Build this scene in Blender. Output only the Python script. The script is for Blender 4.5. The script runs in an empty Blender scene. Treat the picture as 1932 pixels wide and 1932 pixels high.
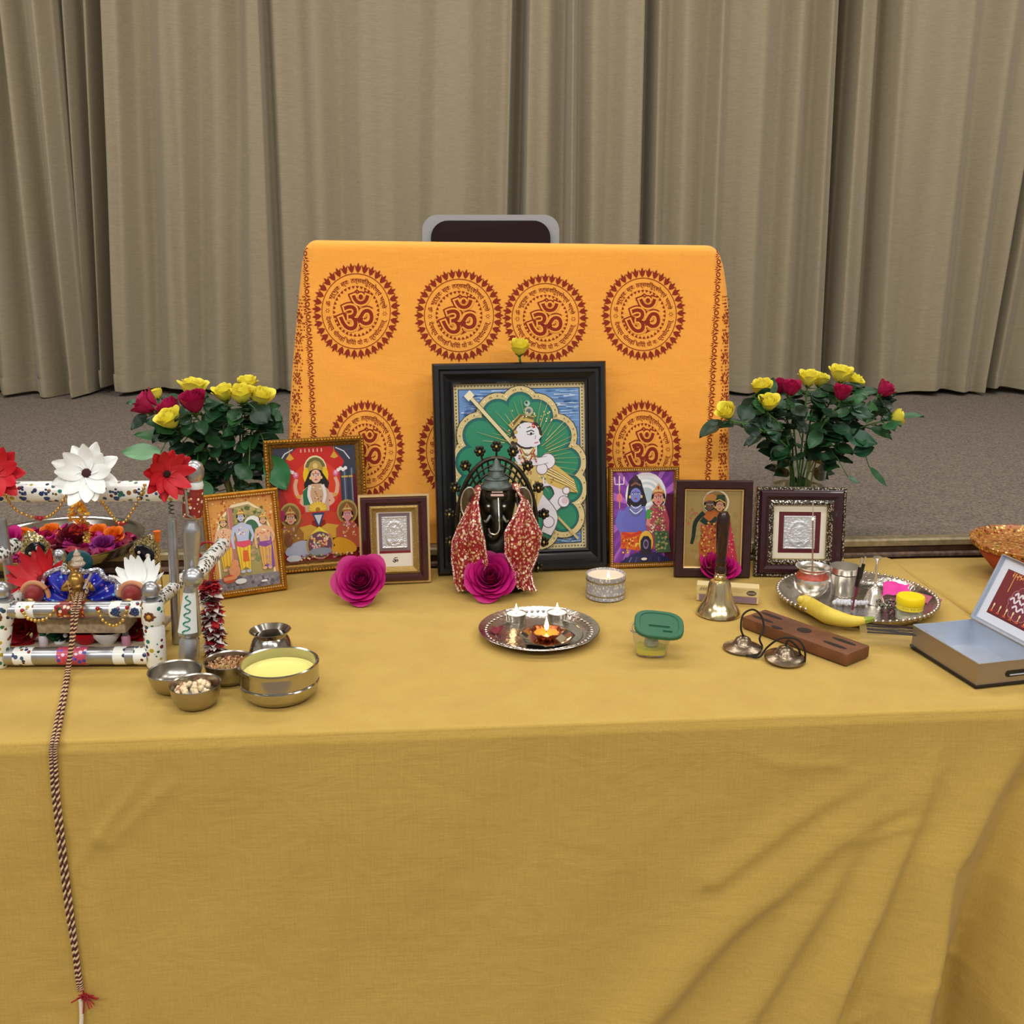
import bpy, bmesh, math, random
from mathutils import Vector, Matrix, Euler, noise

S = bpy.context.scene
COL = S.collection
# ---------------------------------------------------------------- camera, world, lights, exposure
PITCH = math.radians(15)
CAMZ = 1.45
FPX = 1935.0
cam = bpy.data.cameras.new('camera')
cam.sensor_width = 36
cam.lens = 36 * FPX / 1932
cam.clip_start = 0.05
camo = bpy.data.objects.new('camera', cam)
camo.location = (0, 0, CAMZ)
camo.rotation_euler = (math.pi / 2 - PITCH, 0, 0)
COL.objects.link(camo)
S.camera = camo
S.view_settings.view_transform = 'Standard'
S.view_settings.look = 'None'
S.view_settings.exposure = 0.0
S.view_settings.gamma = 1.0
S.view_settings.use_curve_mapping = False
w = bpy.data.worlds.new('world')
S.world = w
w.use_nodes = True
w.node_tree.nodes['Background'].inputs[0].default_value = (1.0, 0.985, 0.96, 1)
w.node_tree.nodes['Background'].inputs[1].default_value = 0.37


def ceiling_light(x, y, power, sx=1.5, sy=0.5):
    l = bpy.data.lights.new('ceiling_light', 'AREA')
    l.shape = 'RECTANGLE'
    l.size = sx
    l.size_y = sy
    l.energy = power
    l.color = (1.0, 0.985, 0.955)
    o = bpy.data.objects.new('ceiling_light', l)
    o.location = (x, y, 3.45)
    COL.objects.link(o)


for lx in (-2.2, 0.0, 2.2):
    ceiling_light(lx, 1.0, 20)
    ceiling_light(lx, -1.4, 58)
    ceiling_light(lx, 3.2, 24)


# ---------------------------------------------------------------- pixel helpers (photograph frame 1932 x 1932)
def ray(u, v):
    a = (u - 966) / FPX
    b = -(v - 966) / FPX
    return Vector((a, math.cos(PITCH) + b * math.sin(PITCH), -math.sin(PITCH) + b * math.cos(PITCH)))


def P(u, v, z=0.75):                      # where the line of sight meets a horizontal plane
    d = ray(u, v)
    return Vector((0, 0, CAMZ)) + d * ((z - CAMZ) / d.z)


def Q(u, v, y):                           # where it meets a plane of constant depth
    d = ray(u, v)
    return Vector((0, 0, CAMZ)) + d * (y / d.y)


def proj(p):
    d = Vector(p) - Vector((0, 0, CAMZ))
    fw = d.y * math.cos(PITCH) - d.z * math.sin(PITCH)
    up = d.y * math.sin(PITCH) + d.z * math.cos(PITCH)
    return 966 + FPX * d.x / fw, 966 - FPX * up / fw


# ---------------------------------------------------------------- colour and materials
def lin(h, a=1.0):
    if not isinstance(h, str):
        return (h[0], h[1], h[2], a)
    h = h.lstrip('#')
    r = []
    for i in (0, 2, 4):
        c = int(h[i:i + 2], 16) / 255
        r.append(c / 12.92 if c <= 0.04045 else ((c + 0.055) / 1.055) ** 2.4)
    return (r[0], r[1], r[2], a)


MATS = {}


def M(name, col='808080', rough=0.6, metal=0.0, var=0.0, vscale=20, bump=0.0, bscale=200, bstretch=None,
      trans=0.0, ior=1.45, spec=0.5, sheen=0.0, coat=0.0, emit=0.0, alpha=1.0, sub=0.0):
    if name in MATS:
        return MATS[name]
    m = bpy.data.materials.new(name)
    m.use_nodes = True
    nt = m.node_tree
    b = nt.nodes['Principled BSDF']
    c = lin(col)
    b.inputs['Base Color'].default_value = c
    b.inputs['Roughness'].default_value = rough
    b.inputs['Metallic'].default_value = metal
    b.inputs['IOR'].default_value = ior
    b.inputs['Specular IOR Level'].default_value = spec
    b.inputs['Transmission Weight'].default_value = trans
    b.inputs['Sheen Weight'].default_value = sheen
    b.inputs['Coat Weight'].default_value = coat
    b.inputs['Alpha'].default_value = alpha
    if sub:
        b.inputs['Subsurface Weight'].default_value = sub
        b.inputs['Subsurface Radius'].default_value = (0.01, 0.006, 0.004)
    if emit:
        b.inputs['Emission Color'].default_value = c
        b.inputs['Emission Strength'].default_value = emit
    if var or bump:
        tc = nt.nodes.new('ShaderNodeTexCoord')
    if var:
        n = nt.nodes.new('ShaderNodeTexNoise')
        n.inputs['Scale'].default_value = vscale
        n.inputs['Detail'].default_value = 5
        nt.links.new(tc.outputs['Object'], n.inputs['Vector'])
        r = nt.nodes.new('ShaderNodeValToRGB')
        r.color_ramp.elements[0].position = 0.3
        r.color_ramp.elements[1].position = 0.7
        r.color_ramp.elements[0].color = tuple(x * (1 - var) for x in c[:3]) + (1,)
        r.color_ramp.elements[1].color = tuple(min(1, x * (1 + var)) for x in c[:3]) + (1,)
        nt.links.new(n.outputs['Fac'], r.inputs['Fac'])
        nt.links.new(r.outputs['Color'], b.inputs['Base Color'])
    if bump:
        n = nt.nodes.new('ShaderNodeTexNoise')
        n.inputs['Scale'].default_value = bscale
        n.inputs['Detail'].default_value = 4
        if bstretch:
            mp = nt.nodes.new('ShaderNodeMapping')
            mp.inputs['Scale'].default_value = bstretch
            nt.links.new(tc.outputs['Object'], mp.inputs['Vector'])
            nt.links.new(mp.outputs['Vector'], n.inputs['Vector'])
        else:
            nt.links.new(tc.outputs['Object'], n.inputs['Vector'])
        bp = nt.nodes.new('ShaderNodeBump')
        bp.inputs['Strength'].default_value = bump
        bp.inputs['Distance'].default_value = 0.002
        nt.links.new(n.outputs['Fac'], bp.inputs['Height'])
        nt.links.new(bp.outputs['Normal'], b.inputs['Normal'])
    MATS[name] = m
    return m


def M_attr(name, rough=0.5, metal=0.0, spec=0.4, sheen=0.0):     # takes its colours from the printed / dyed colour attribute
    if name in MATS:
        return MATS[name]
    m = bpy.data.materials.new(name)
    m.use_nodes = True
    nt = m.node_tree
    b = nt.nodes['Principled BSDF']
    a = nt.nodes.new('ShaderNodeVertexColor')
    a.layer_name = 'Col'
    nt.links.new(a.outputs['Color'], b.inputs['Base Color'])
    b.inputs['Roughness'].default_value = rough
    b.inputs['Metallic'].default_value = metal
    b.inputs['Specular IOR Level'].default_value = spec
    b.inputs['Sheen Weight'].default_value = sheen
    MATS[name] = m
    return m


def M_spots(name, base, cols, scale, size=0.35, rough=0.4, metal_spots=0.0, metal_base=0.0, stretch=(1, 1, 1), base_keep=0.0):
    """a ground colour strewn with small motifs in several colours (enamel flowers, sequins, sprinkles)"""
    if name in MATS:
        return MATS[name]
    m = bpy.data.materials.new(name)
    m.use_nodes = True
    nt = m.node_tree
    b = nt.nodes['Principled BSDF']
    tc = nt.nodes.new('ShaderNodeTexCoord')
    mp = nt.nodes.new('ShaderNodeMapping')
    mp.inputs['Scale'].default_value = stretch
    vo = nt.nodes.new('ShaderNodeTexVoronoi')
    vo.inputs['Scale'].default_value = scale
    nt.links.new(tc.outputs['Object'], mp.inputs['Vector'])
    nt.links.new(mp.outputs['Vector'], vo.inputs['Vector'])
    sp = nt.nodes.new('ShaderNodeSeparateColor')
    nt.links.new(vo.outputs['Color'], sp.inputs['Color'])
    r = nt.nodes.new('ShaderNodeValToRGB')
    r.color_ramp.interpolation = 'CONSTANT'
    n = len(cols)
    while len(r.color_ramp.elements) < n:
        r.color_ramp.elements.new(0.5)
    for i, c in enumerate(cols):
        r.color_ramp.elements[i].position = i / n
        r.color_ramp.elements[i].color = lin(c)
    nt.links.new(sp.outputs['Red'], r.inputs['Fac'])
    lt = nt.nodes.new('ShaderNodeMath')
    lt.operation = 'LESS_THAN'
    lt.inputs[1].default_value = size
    nt.links.new(vo.outputs['Distance'], lt.inputs[0])
    fac = lt.outputs[0]
    if base_keep:
        g = nt.nodes.new('ShaderNodeMath')
        g.operation = 'GREATER_THAN'
        g.inputs[1].default_value = base_keep
        nt.links.new(sp.outputs['Green'], g.inputs[0])
        mu = nt.nodes.new('ShaderNodeMath')
        mu.operation = 'MULTIPLY'
        nt.links.new(g.outputs[0], mu.inputs[0])
        nt.links.new(lt.outputs[0], mu.inputs[1])
        fac = mu.outputs[0]
    mx = nt.nodes.new('ShaderNodeMix')
    mx.data_type = 'RGBA'
    mx.inputs['A'].default_value = lin(base)
    nt.links.new(fac, mx.inputs['Factor'])
    nt.links.new(r.outputs['Color'], mx.inputs['B'])
    nt.links.new(mx.outputs['Result'], b.inputs['Base Color'])
    b.inputs['Roughness'].default_value = rough
    b.inputs['Metallic'].default_value = metal_base
    if metal_spots:
        mm = nt.nodes.new('ShaderNodeMath')
        mm.operation = 'MULTIPLY'
        mm.inputs[1].default_value = metal_spots
        nt.links.new(fac, mm.inputs[0])
        nt.links.new(mm.outputs[0], b.inputs['Metallic'])
    MATS[name] = m
    return m


# ---------------------------------------------------------------- mesh builder
class MB:
    def __init__(self):
        self.v, self.f, self.mi, self.fc = [], [], [], []
        self.T = Matrix.Identity(4)
        self.m = 0
        self.c = (1, 1, 1, 1)

    def at(self, T):
        self.T = T
        return self

    def V(self, p):
        self.v.append(self.T @ Vector(p))
        return len(self.v) - 1

    def F(self, ids):
        self.f.append(tuple(ids))
        self.mi.append(self.m)
        self.fc.append(self.c)

    def grid(self, fn, nu, nv, cu=False, cv=False):
        ids = [[self.V(fn(i / nu if cu else i / max(1, nu - 1), j / nv if cv else j / max(1, nv - 1))) for j in range(nv)] for i in range(nu)]
        for i in range(nu if cu else nu - 1):
            for j in range(nv if cv else nv - 1):
                i2, j2 = (i + 1) % nu, (j + 1) % nv
                self.F((ids[i][j], ids[i2][j], ids[i2][j2], ids[i][j2]))
        return ids

    def lathe(self, prof, seg=28, cap0=True, cap1=True, wob=None):
        rings = []
        for r, z in prof:
            if r < 1e-6:
                rings.append([self.V((0, 0, z))])
            else:
                rings.append([self.V((r * (1 + (wob(2 * math.pi * k / seg) if wob else 0)) * math.cos(2 * math.pi * k / seg),
                                      r * (1 + (wob(2 * math.pi * k / seg) if wob else 0)) * math.sin(2 * math.pi * k / seg), z)) for k in range(seg)])
        for a, b in zip(rings, rings[1:]):
            if len(a) == 1 and len(b) == 1:
                continue
            for k in range(seg):
                k2 = (k + 1) % seg
                if len(a) == 1:
                    self.F((a[0], b[k2], b[k]))
                elif len(b) == 1:
                    self.F((a[k], a[k2], b[0]))
                else:
                    self.F((a[k], a[k2], b[k2], b[k]))
        if cap0 and len(rings[0]) > 1:
            self.F(rings[0][::-1])
        if cap1 and len(rings[-1]) > 1:
            self.F(rings[-1])
        return self

    def tube(self, pts, r, seg=8, closed=False, cap=True):
        pts = [Vector(p) for p in pts]
        n = len(pts)
        rr = (lambda t: r) if not callable(r) else r
        up = Vector((0, 0, 1))
        rings = []
        prev = None
        for i, p in enumerate(pts):
            a = pts[(i - 1) % n] if (closed or i > 0) else p
            b = pts[(i + 1) % n] if (closed or i < n - 1) else p
            t = (b - a)
            if t.length < 1e-9:
                t = Vector((0, 0, 1))
            t.normalize()
            if prev is None:
                q = up if abs(t.dot(up)) < 0.9 else Vector((1, 0, 0))
                x = q.cross(t).normalized()
            else:
                x = (prev - t * prev.dot(t))
                x = x.normalized() if x.length > 1e-6 else Vector((1, 0, 0))
            prev = x
            y = t.cross(x)
            rad = rr(i / max(1, n - 1))
            rings.append([self.V(p + (x * math.cos(2 * math.pi * k / seg) + y * math.sin(2 * math.pi * k / seg)) * rad) for k in range(seg)])
        for i in range(n if closed else n - 1):
            a, b = rings[i], rings[(i + 1) % n]
            for k in range(seg):
                k2 = (k + 1) % seg
                self.F((a[k], a[k2], b[k2], b[k]))
        if cap and not closed:
            self.F(rings[0][::-1])
            self.F(rings[-1])
        return self

    def ball(self, c, r, seg=14, rings=8):
        if not hasattr(r, '__len__'):
            r = (r, r, r)
        c = Vector(c)
        T0 = self.T
        self.T = T0 @ Matrix.Translation(c) @ Matrix.Diagonal((r[0], r[1], r[2], 1))
        self.lathe([(math.sin(math.pi * i / rings) if 0 < i < rings else 0, -math.cos(math.pi * i / rings)) for i in range(rings + 1)], seg)
        self.T = T0
        return self

    def box(self, c, s, bev=0.0, seg=2):
        bm = bmesh.new()
        bmesh.ops.create_cube(bm, size=1)
        for q in bm.verts:
            q.co = Vector((q.co.x * s[0], q.co.y * s[1], q.co.z * s[2]))
        if bev:
            bmesh.ops.bevel(bm, geom=list(bm.edges), offset=bev, segments=seg, affect='EDGES', profile=0.6)
        off = {}
        for q in bm.verts:
            off[q] = self.V(q.co + Vector(c))
        for g in bm.faces:
            self.F([off[q] for q in g.verts])
        bm.free()
        return self

    def prism(self, pts, z0, z1):
        a = [self.V((x, y, z0)) for x, y in pts]
        b = [self.V((x, y, z1)) for x, y in pts]
        n = len(pts)
        for i in range(n):
            j = (i + 1) % n
            self.F((a[i], a[j], b[j], b[i]))
        self.F(a[::-1])
        self.F(b)
        return self

    def mesh(self, name, mats, smooth=40, fix=True):
        me = bpy.data.meshes.new(name)
        me.from_pydata([tuple(p) for p in self.v], [], self.f)
        for m in (mats if isinstance(mats, (list, tuple)) else [mats]):
            me.materials.append(m)
        me.polygons.foreach_set('material_index', self.mi)
        if any(c != (1, 1, 1, 1) for c in self.fc):
            at = me.color_attributes.new('Col', 'FLOAT_COLOR', 'CORNER')
            buf = []
            for fc, pl in zip(self.fc, self.f):
                buf.extend(list(fc) * len(pl))
            at.data.foreach_set('color', buf)
        if fix:
            bm = bmesh.new()
            bm.from_mesh(me)
            bmesh.ops.recalc_face_normals(bm, faces=bm.faces)
            bm.to_mesh(me)
            bm.free()
        if smooth:
            me.polygons.foreach_set('use_smooth', [True] * len(me.polygons))
            if smooth < 180:
                me.set_sharp_from_angle(angle=math.radians(smooth))
        me.update()
        return me


def wm(o):                                  # world matrix without a dependency-graph update
    m = Matrix.LocRotScale(o.location, o.rotation_euler, o.scale)
    return wm(o.parent) @ m if o.parent else m


def tag(o, label=None, cat=None, group=None, kind=None):
    if label:
        o['label'] = label
    if cat:
        o['category'] = cat
    if group:
        o['group'] = group
    if kind:
        o['kind'] = kind
    return o


def thing(name, label, cat, loc=(0, 0, 0), rot=(0, 0, 0), group=None):
    o = bpy.data.objects.new(name, None)
    o.empty_display_size = 0.02
    o.location = loc
    o.rotation_euler = rot
    COL.objects.link(o)
    return tag(o, label, cat, group)


def part(name, mb, mats, parent=None, world=False, smooth=40, fix=True, label=None):
    me = mb.mesh(name, mats, smooth, fix)
    o = bpy.data.objects.new(name, me)
    COL.objects.link(o)
    if parent is not None:
        o.parent = parent
        if world:
            me.transform(wm(parent).inverted())
    if label:
        o['label'] = label
    return o


def solo(name, mb, mats, label, cat, group=None, smooth=40, fix=True, origin=None, kind=None):     # a thing that is one mesh, given in world coordinates
    me = mb.mesh(name, mats, smooth, fix)
    o = bpy.data.objects.new(name, me)
    COL.objects.link(o)
    if origin is not None:
        me.transform(Matrix.Translation(-Vector(origin)))
        o.location = origin
    return tag(o, label, cat, group, kind)


def dup(root, loc, label, rot=None, group=None):
    r = root.copy()
    COL.objects.link(r)
    r.location = loc
    if rot is not None:
        r.rotation_euler = rot
    r['label'] = label
    if group:
        r['group'] = group
    for ch in list(root.children):
        c = ch.copy()
        COL.objects.link(c)
        c.parent = r
        for g in list(ch.children):
            d = g.copy()
            COL.objects.link(d)
            d.parent = c
    return r


def struct(name, mb, mat, smooth=40):
    o = part(name, mb, mat, smooth=smooth)
    o['kind'] = 'structure'
    return o


def TR(loc, rz=0.0, rx=0.0, s=1.0):
    return Matrix.Translation(Vector(loc)) @ Matrix.Rotation(rz, 4, 'Z') @ Matrix.Rotation(rx, 4, 'X') @ Matrix.Scale(s, 4)


def axis_T(loc, d, roll=0.0):               # local +z laid along d
    return Matrix.Translation(Vector(loc)) @ Vector(d).normalized().to_track_quat('Z', 'Y').to_matrix().to_4x4() @ Matrix.Rotation(roll, 4, 'Z')


def spline(pts, n):
    pts = [Vector(p) for p in pts]
    out = []
    m = len(pts) - 1
    for i in range(n):
        t = i / (n - 1) * m
        k = min(int(t), m - 1)
        t -= k
        p0, p1, p2, p3 = pts[max(k - 1, 0)], pts[k], pts[k + 1], pts[min(k + 2, m)]
        out.append(0.5 * ((2 * p1) + (p2 - p0) * t + (2 * p0 - 5 * p1 + 4 * p2 - p3) * t * t + (3 * p1 - p0 - 3 * p2 + p3) * t ** 3))
    return out


def nz(x, y, z=0.0, s=1.0):
    return noise.noise(Vector((x * s, y * s, z * s)))


# ---------------------------------------------------------------- text and flat prints
def glyphs(s, size=1.0, offset=0.0, res=2):
    cu = bpy.data.curves.new('lettering', 'FONT')
    cu.body = s
    cu.size = size
    cu.resolution_u = res
    cu.offset = offset
    o = bpy.data.objects.new('lettering', cu)
    COL.objects.link(o)
    dg = bpy.context.evaluated_depsgraph_get()
    e = o.evaluated_get(dg)
    me = e.to_mesh()
    vs = [(p.co.x, p.co.y) for p in me.vertices]
    fs = [tuple(p.vertices) for p in me.polygons]
    e.to_mesh_clear()
    bpy.data.objects.remove(o)
    bpy.data.curves.remove(cu)
    return vs, fs


class Art:
    """flat printed picture: coloured shapes laid one over the other on a sheet, x and y running 0..1"""
    STEP = 0.00002

    def __init__(self, w, h, bg):
        self.mb = MB()
        self.w, self.h = w, h
        self.z = 0.0
        self.rect(0, 0, 1, 1, bg)

    def raw(self, pts, col, tris=None):
        self.z += self.STEP
        self.mb.c = lin(col)
        ids = [self.mb.V(((min(max(x, 0), 1) - 0.5) * self.w, min(max(y, 0), 1) * self.h, self.z)) for x, y in pts]
        if tris is None:
            self.mb.F(ids)
        else:
            for t in tris:
                self.mb.F([ids[k] for k in t])

    def poly(self, pts, col):
        from mathutils.geometry import tessellate_polygon
        tr = tessellate_polygon([[Vector((x * self.w, y * self.h, 0)) for x, y in pts]])
        self.raw(pts, col, tr)

    def rect(self, x0, y0, x1, y1, col):
        self.raw([(x0, y0), (x1, y0), (x1, y1), (x0, y1)], col)

    def ell(self, cx, cy, rx, ry=None, col='ffffff', rot=0.0, a0=0.0, a1=360.0, n=18):
        ry = rx * self.w / self.h if ry is None else ry
        pts = []
        full = a1 - a0 >= 360
        for k in range(n if full else n + 1):
            a = math.radians(a0 + (a1 - a0) * k / n)
            x, y = rx * self.w * math.cos(a), ry * self.h * math.sin(a)
            pts.append((cx + (x * math.cos(rot) - y * math.sin(rot)) / self.w, cy + (x * math.sin(rot) + y * math.cos(rot)) / self.h))
        self.raw(pts, col)

    def line(self, pts, wd, col, wd2=None, sm=0):
        if sm:
            pts = [(p.x, p.y) for p in spline([(a, b, 0) for a, b in pts], sm)]
        q = [Vector((x * self.w, y * self.h)) for x, y in pts]
        L, R = [], []
        n = len(q)
        for i in range(n):
            t = (q[min(i + 1, n - 1)] - q[max(i - 1, 0)])
            t = t.normalized() if t.length > 1e-9 else Vector((1, 0))
            ww = (wd + ((wd2 if wd2 is not None else wd) - wd) * i / max(1, n - 1)) * self.w / 2
            o = Vector((-t.y, t.x)) * ww
            L.append(((q[i].x + o.x) / self.w, (q[i].y + o.y) / self.h))
            R.append(((q[i].x - o.x) / self.w, (q[i].y - o.y) / self.h))
        pts2 = L + R
        self.raw(pts2, col, [(i, i + 1, n + i + 1, n + i) for i in range(n - 1)])

    def ring(self, cx, cy, r, wd, col, n=28, a0=0, a1=360):
        k = self.w / self.h
        self.line([(cx + r * math.cos(math.radians(a0 + (a1 - a0) * i / n)), cy + r * k * math.sin(math.radians(a0 + (a1 - a0) * i / n))) for i in range(n + 1)], wd, col)

    def dots(self, pts, r, col):
        for x, y in pts:
            self.ell(x, y, r, None, col, n=7)
            self.z -= self.STEP
        self.z += self.STEP

    def text(self, s, x, y, size, col, offset=0.0):
        vs, fs = glyphs(s, 1.0, offset)
        xs = [a for a, b in vs]
        x0, x1 = min(xs), max(xs)
        ys = [b for a, b in vs]
        y0, y1 = min(ys), max(ys)
        k = size / max(1e-6, (y1 - y0))
        self.raw([(x + (a - (x0 + x1) / 2) * k * self.h / self.w, y + (b - (y0 + y1) / 2) * k) for a, b in vs], col, fs)

    def scatter(self, n, box, rng, r, cols):
        for k in range(n):
            self.ell(rng.uniform(box[0], box[2]), rng.uniform(box[1], box[3]), r * rng.uniform(0.5, 1.2), None, rng.choice(cols), n=6)
            self.z -= self.STEP * 0.7

    def face(self, x, y, r, skin, hair='1c1414', crown=None, turn=0.0, jewel='e8c860'):
        k = self.w / self.h
        self.ell(x, y + r * 0.15 * k, r * 1.18, r * 1.35 * k, hair)
        self.ell(x, y, r * 0.86, r * 1.12 * k, skin)
        for s in (-1, 1):
            ex = x + s * r * 0.36 + turn * r
            self.ell(ex, y + r * 0.18 * k, r * 0.24, r * 0.12 * k, 'f4efe8', n=8)
            self.ell(ex, y + r * 0.18 * k, r * 0.11, r * 0.12 * k, '201510', n=8)
            self.line([(ex - r * 0.27, y + r * 0.36 * k), (ex, y + r * 0.46 * k), (ex + r * 0.27, y + r * 0.36 * k)], r * 0.09, '241812')
            self.ell(x + s * r * 0.92, y - r * 0.25 * k, r * 0.16, r * 0.26 * k, jewel, n=8)
        self.line([(x + turn * r, y + r * 0.15 * k), (x + turn * r * 1.5, y - r * 0.25 * k)], r * 0.1, 'b98a78')
        self.ell(x + turn * r, y - r * 0.55 * k, r * 0.26, r * 0.11 * k, 'b83848', n=8)
        self.ell(x + turn * r, y + r * 0.62 * k, r * 0.09, r * 0.2 * k, 'c02020', n=6)
        if crown:
            self.poly([(x - r * 0.95, y + r * 0.75 * k), (x - r * 1.0, y + r * 1.25 * k), (x - r * 0.5, y + r * 1.7 * k), (x, y + r * 2.6 * k),
                       (x + r * 0.5, y + r * 1.7 * k), (x + r * 1.0, y + r * 1.25 * k), (x + r * 0.95, y + r * 0.75 * k)], crown)
            self.line([(x - r * 0.95, y + r * 0.85 * k), (x, y + r * 1.05 * k), (x + r * 0.95, y + r * 0.85 * k)], r * 0.16, 'a83028')
            self.dots([(x + r * q, y + r * 1.35 * k) for q in (-0.55, -0.2, 0.2, 0.55)], r * 0.1, 'fff0b0')
            self.ell(x, y + r * 1.8 * k, r * 0.18, r * 0.3 * k, 'c03838', n=8)

    def out(self, name, mat, parent):
        return part(name, self.mb, mat, parent, smooth=0, fix=False)
# ================================================================ the setting
TA, SA = 0.076, 0.067                       # the table and the stage edge run slightly away to the right


def weave(name, col, col2, scale=1.0, bump=0.25, rough=0.9, sheen=0.2, soft=0.12, dirs=((30, 30, 900), (900, 900, 30)), crumple=0.0):
    if name in MATS:
        return MATS[name]
    m = M(name, col, rough, sheen=sheen)
    nt = m.node_tree
    b = nt.nodes['Principled BSDF']
    tc = nt.nodes.new('ShaderNodeTexCoord')
    outs = []
    for st in dirs:
        mp = nt.nodes.new('ShaderNodeMapping')
        mp.inputs['Scale'].default_value = tuple(q * scale for q in st)
        n = nt.nodes.new('ShaderNodeTexNoise')
        n.inputs['Scale'].default_value = 1.0
        n.inputs['Detail'].default_value = 2
        nt.links.new(tc.outputs['Object'], mp.inputs['Vector'])
        nt.links.new(mp.outputs['Vector'], n.inputs['Vector'])
        outs.append(n.outputs['Fac'])
    ad = nt.nodes.new('ShaderNodeMath')
    ad.operation = 'ADD'
    nt.links.new(outs[0], ad.inputs[0])
    nt.links.new(outs[1], ad.inputs[1])
    r = nt.nodes.new('ShaderNodeValToRGB')
    r.color_ramp.elements[0].position = 0.5 - soft
    r.color_ramp.elements[1].position = 0.5 + soft
    r.color_ramp.elements[0].color = lin(col2)
    r.color_ramp.elements[1].color = lin(col)
    hf = nt.nodes.new('ShaderNodeMath')
    hf.operation = 'MULTIPLY'
    hf.inputs[1].default_value = 0.5
    nt.links.new(ad.outputs[0], hf.inputs[0])
    nt.links.new(hf.outputs[0], r.inputs['Fac'])
    nt.links.new(r.outputs['Color'], b.inputs['Base Color'])
    bp = nt.nodes.new('ShaderNodeBump')
    bp.inputs['Strength'].default_value = bump
    bp.inputs['Distance'].default_value = 0.001
    nt.links.new(ad.outputs[0], bp.inputs['Height'])
    nt.links.new(bp.outputs['Normal'], b.inputs['Normal'])
    if crumple:                             # faint laundering wrinkles
        mp = nt.nodes.new('ShaderNodeMapping')
        mp.inputs['Scale'].default_value = (10, 10, 15)
        mp.inputs['Rotation'].default_value = (0, 0.6, 0)
        n = nt.nodes.new('ShaderNodeTexNoise')
        n.inputs['Scale'].default_value = 1.0
        n.inputs['Detail'].default_value = 6
        n.inputs['Roughness'].default_value = 0.62
        n.inputs['Distortion'].default_value = 0.6
        nt.links.new(tc.outputs['Object'], mp.inputs['Vector'])
        nt.links.new(mp.outputs['Vector'], n.inputs['Vector'])
        b2 = nt.nodes.new('ShaderNodeBump')
        b2.inputs['Strength'].default_value = crumple
        b2.inputs['Distance'].default_value = 0.012
        nt.links.new(n.outputs['Fac'], b2.inputs['Height'])
        nt.links.new(bp.outputs['Normal'], b2.inputs['Normal'])
        nt.links.new(b2.outputs['Normal'], b.inputs['Normal'])
    return m


mWall = M('plaster', 'c8c0b2', 0.9, var=0.04, vscale=3)
mFloor = M('hall_floor', '8a7860', 0.5, var=0.15, vscale=6)
mCarpet = M('carpet', '75695f', 0.98, var=0.55, vscale=170, bump=0.8, bscale=500)
mWood = M('stage_wood', '4a3226', 0.45, var=0.45, vscale=30, bump=0.15, bscale=60)
mNose = M('stage_nosing', '978a6c', 0.5, 0.5, var=0.25, vscale=60)
mb = MB()
mb.box((0, 0.5, -0.05), (9, 10, 0.1))
struct('floor', mb, mFloor)
mb = MB()
mb.box((0, 5.45, 1.8), (9, 0.1, 3.8))
struct('wall_back', mb, mWall)
for sx_, nm_ in ((-1, 'wall_left'), (1, 'wall_right')):
    mb = MB()
    mb.box((sx_ * 4.55, 0.5, 1.8), (0.1, 10, 3.8))
    struct(nm_, mb, mWall)
mb = MB()
mb.box((0, 0.5, 3.72), (9, 10, 0.1))
struct('ceiling', mb, M('ceiling_paint', 'dedad2', 0.9))

STZ = 0.785


def stage_y(x):
    return 2.183 + SA * x


mb = MB()
mb.v = [Vector((x, y, z)) for z in (0, STZ) for x, y in ((-4.4, stage_y(-4.4)), (4.4, stage_y(4.4)), (4.4, 5.4), (-4.4, 5.4))]
mb.m = 1
for q in ((0, 1, 5, 4), (1, 2, 6, 5), (2, 3, 7, 6), (3, 0, 4, 7)):
    mb.F(q)
mb.m = 0
mb.F((4, 5, 6, 7))
struct('stage', mb, [mCarpet, mWood], smooth=0)


def edge_box(y0, z0, z1, dy):               # strip along the stage's front edge
    mb = MB()
    pr = [(y0, z0), (y0 - dy, z0), (y0 - dy, z1 - 0.004), (y0 - dy + 0.004, z1), (y0, z1)]
    a = [mb.V((-4.4, stage_y(-4.4) + y, z)) for y, z in pr]
    b = [mb.V((4.4, stage_y(4.4) + y, z)) for y, z in pr]
    for i in range(len(pr)):
        j = (i + 1) % len(pr)
        mb.F((a[i], a[j], b[j], b[i]))
    mb.F(a)
    mb.F(b[::-1])
    return mb


struct('trim_1', edge_box(0.022, STZ - 0.013, STZ + 0.003, 0.030), mNose)
struct('trim_2', edge_box(0.0, STZ - 0.040, STZ - 0.030, 0.006), M('worn_batten', '6b5344', 0.6, var=0.5, vscale=90))

# ---------------------------------------------------------------- stage curtain, panel by panel
mCurt = weave('curtain_cloth', 'a6997f', '978b71', 0.6, 0.2, soft=0.14, dirs=((30, 30, 700), (90, 90, 900)))
CY = 4.56


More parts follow.
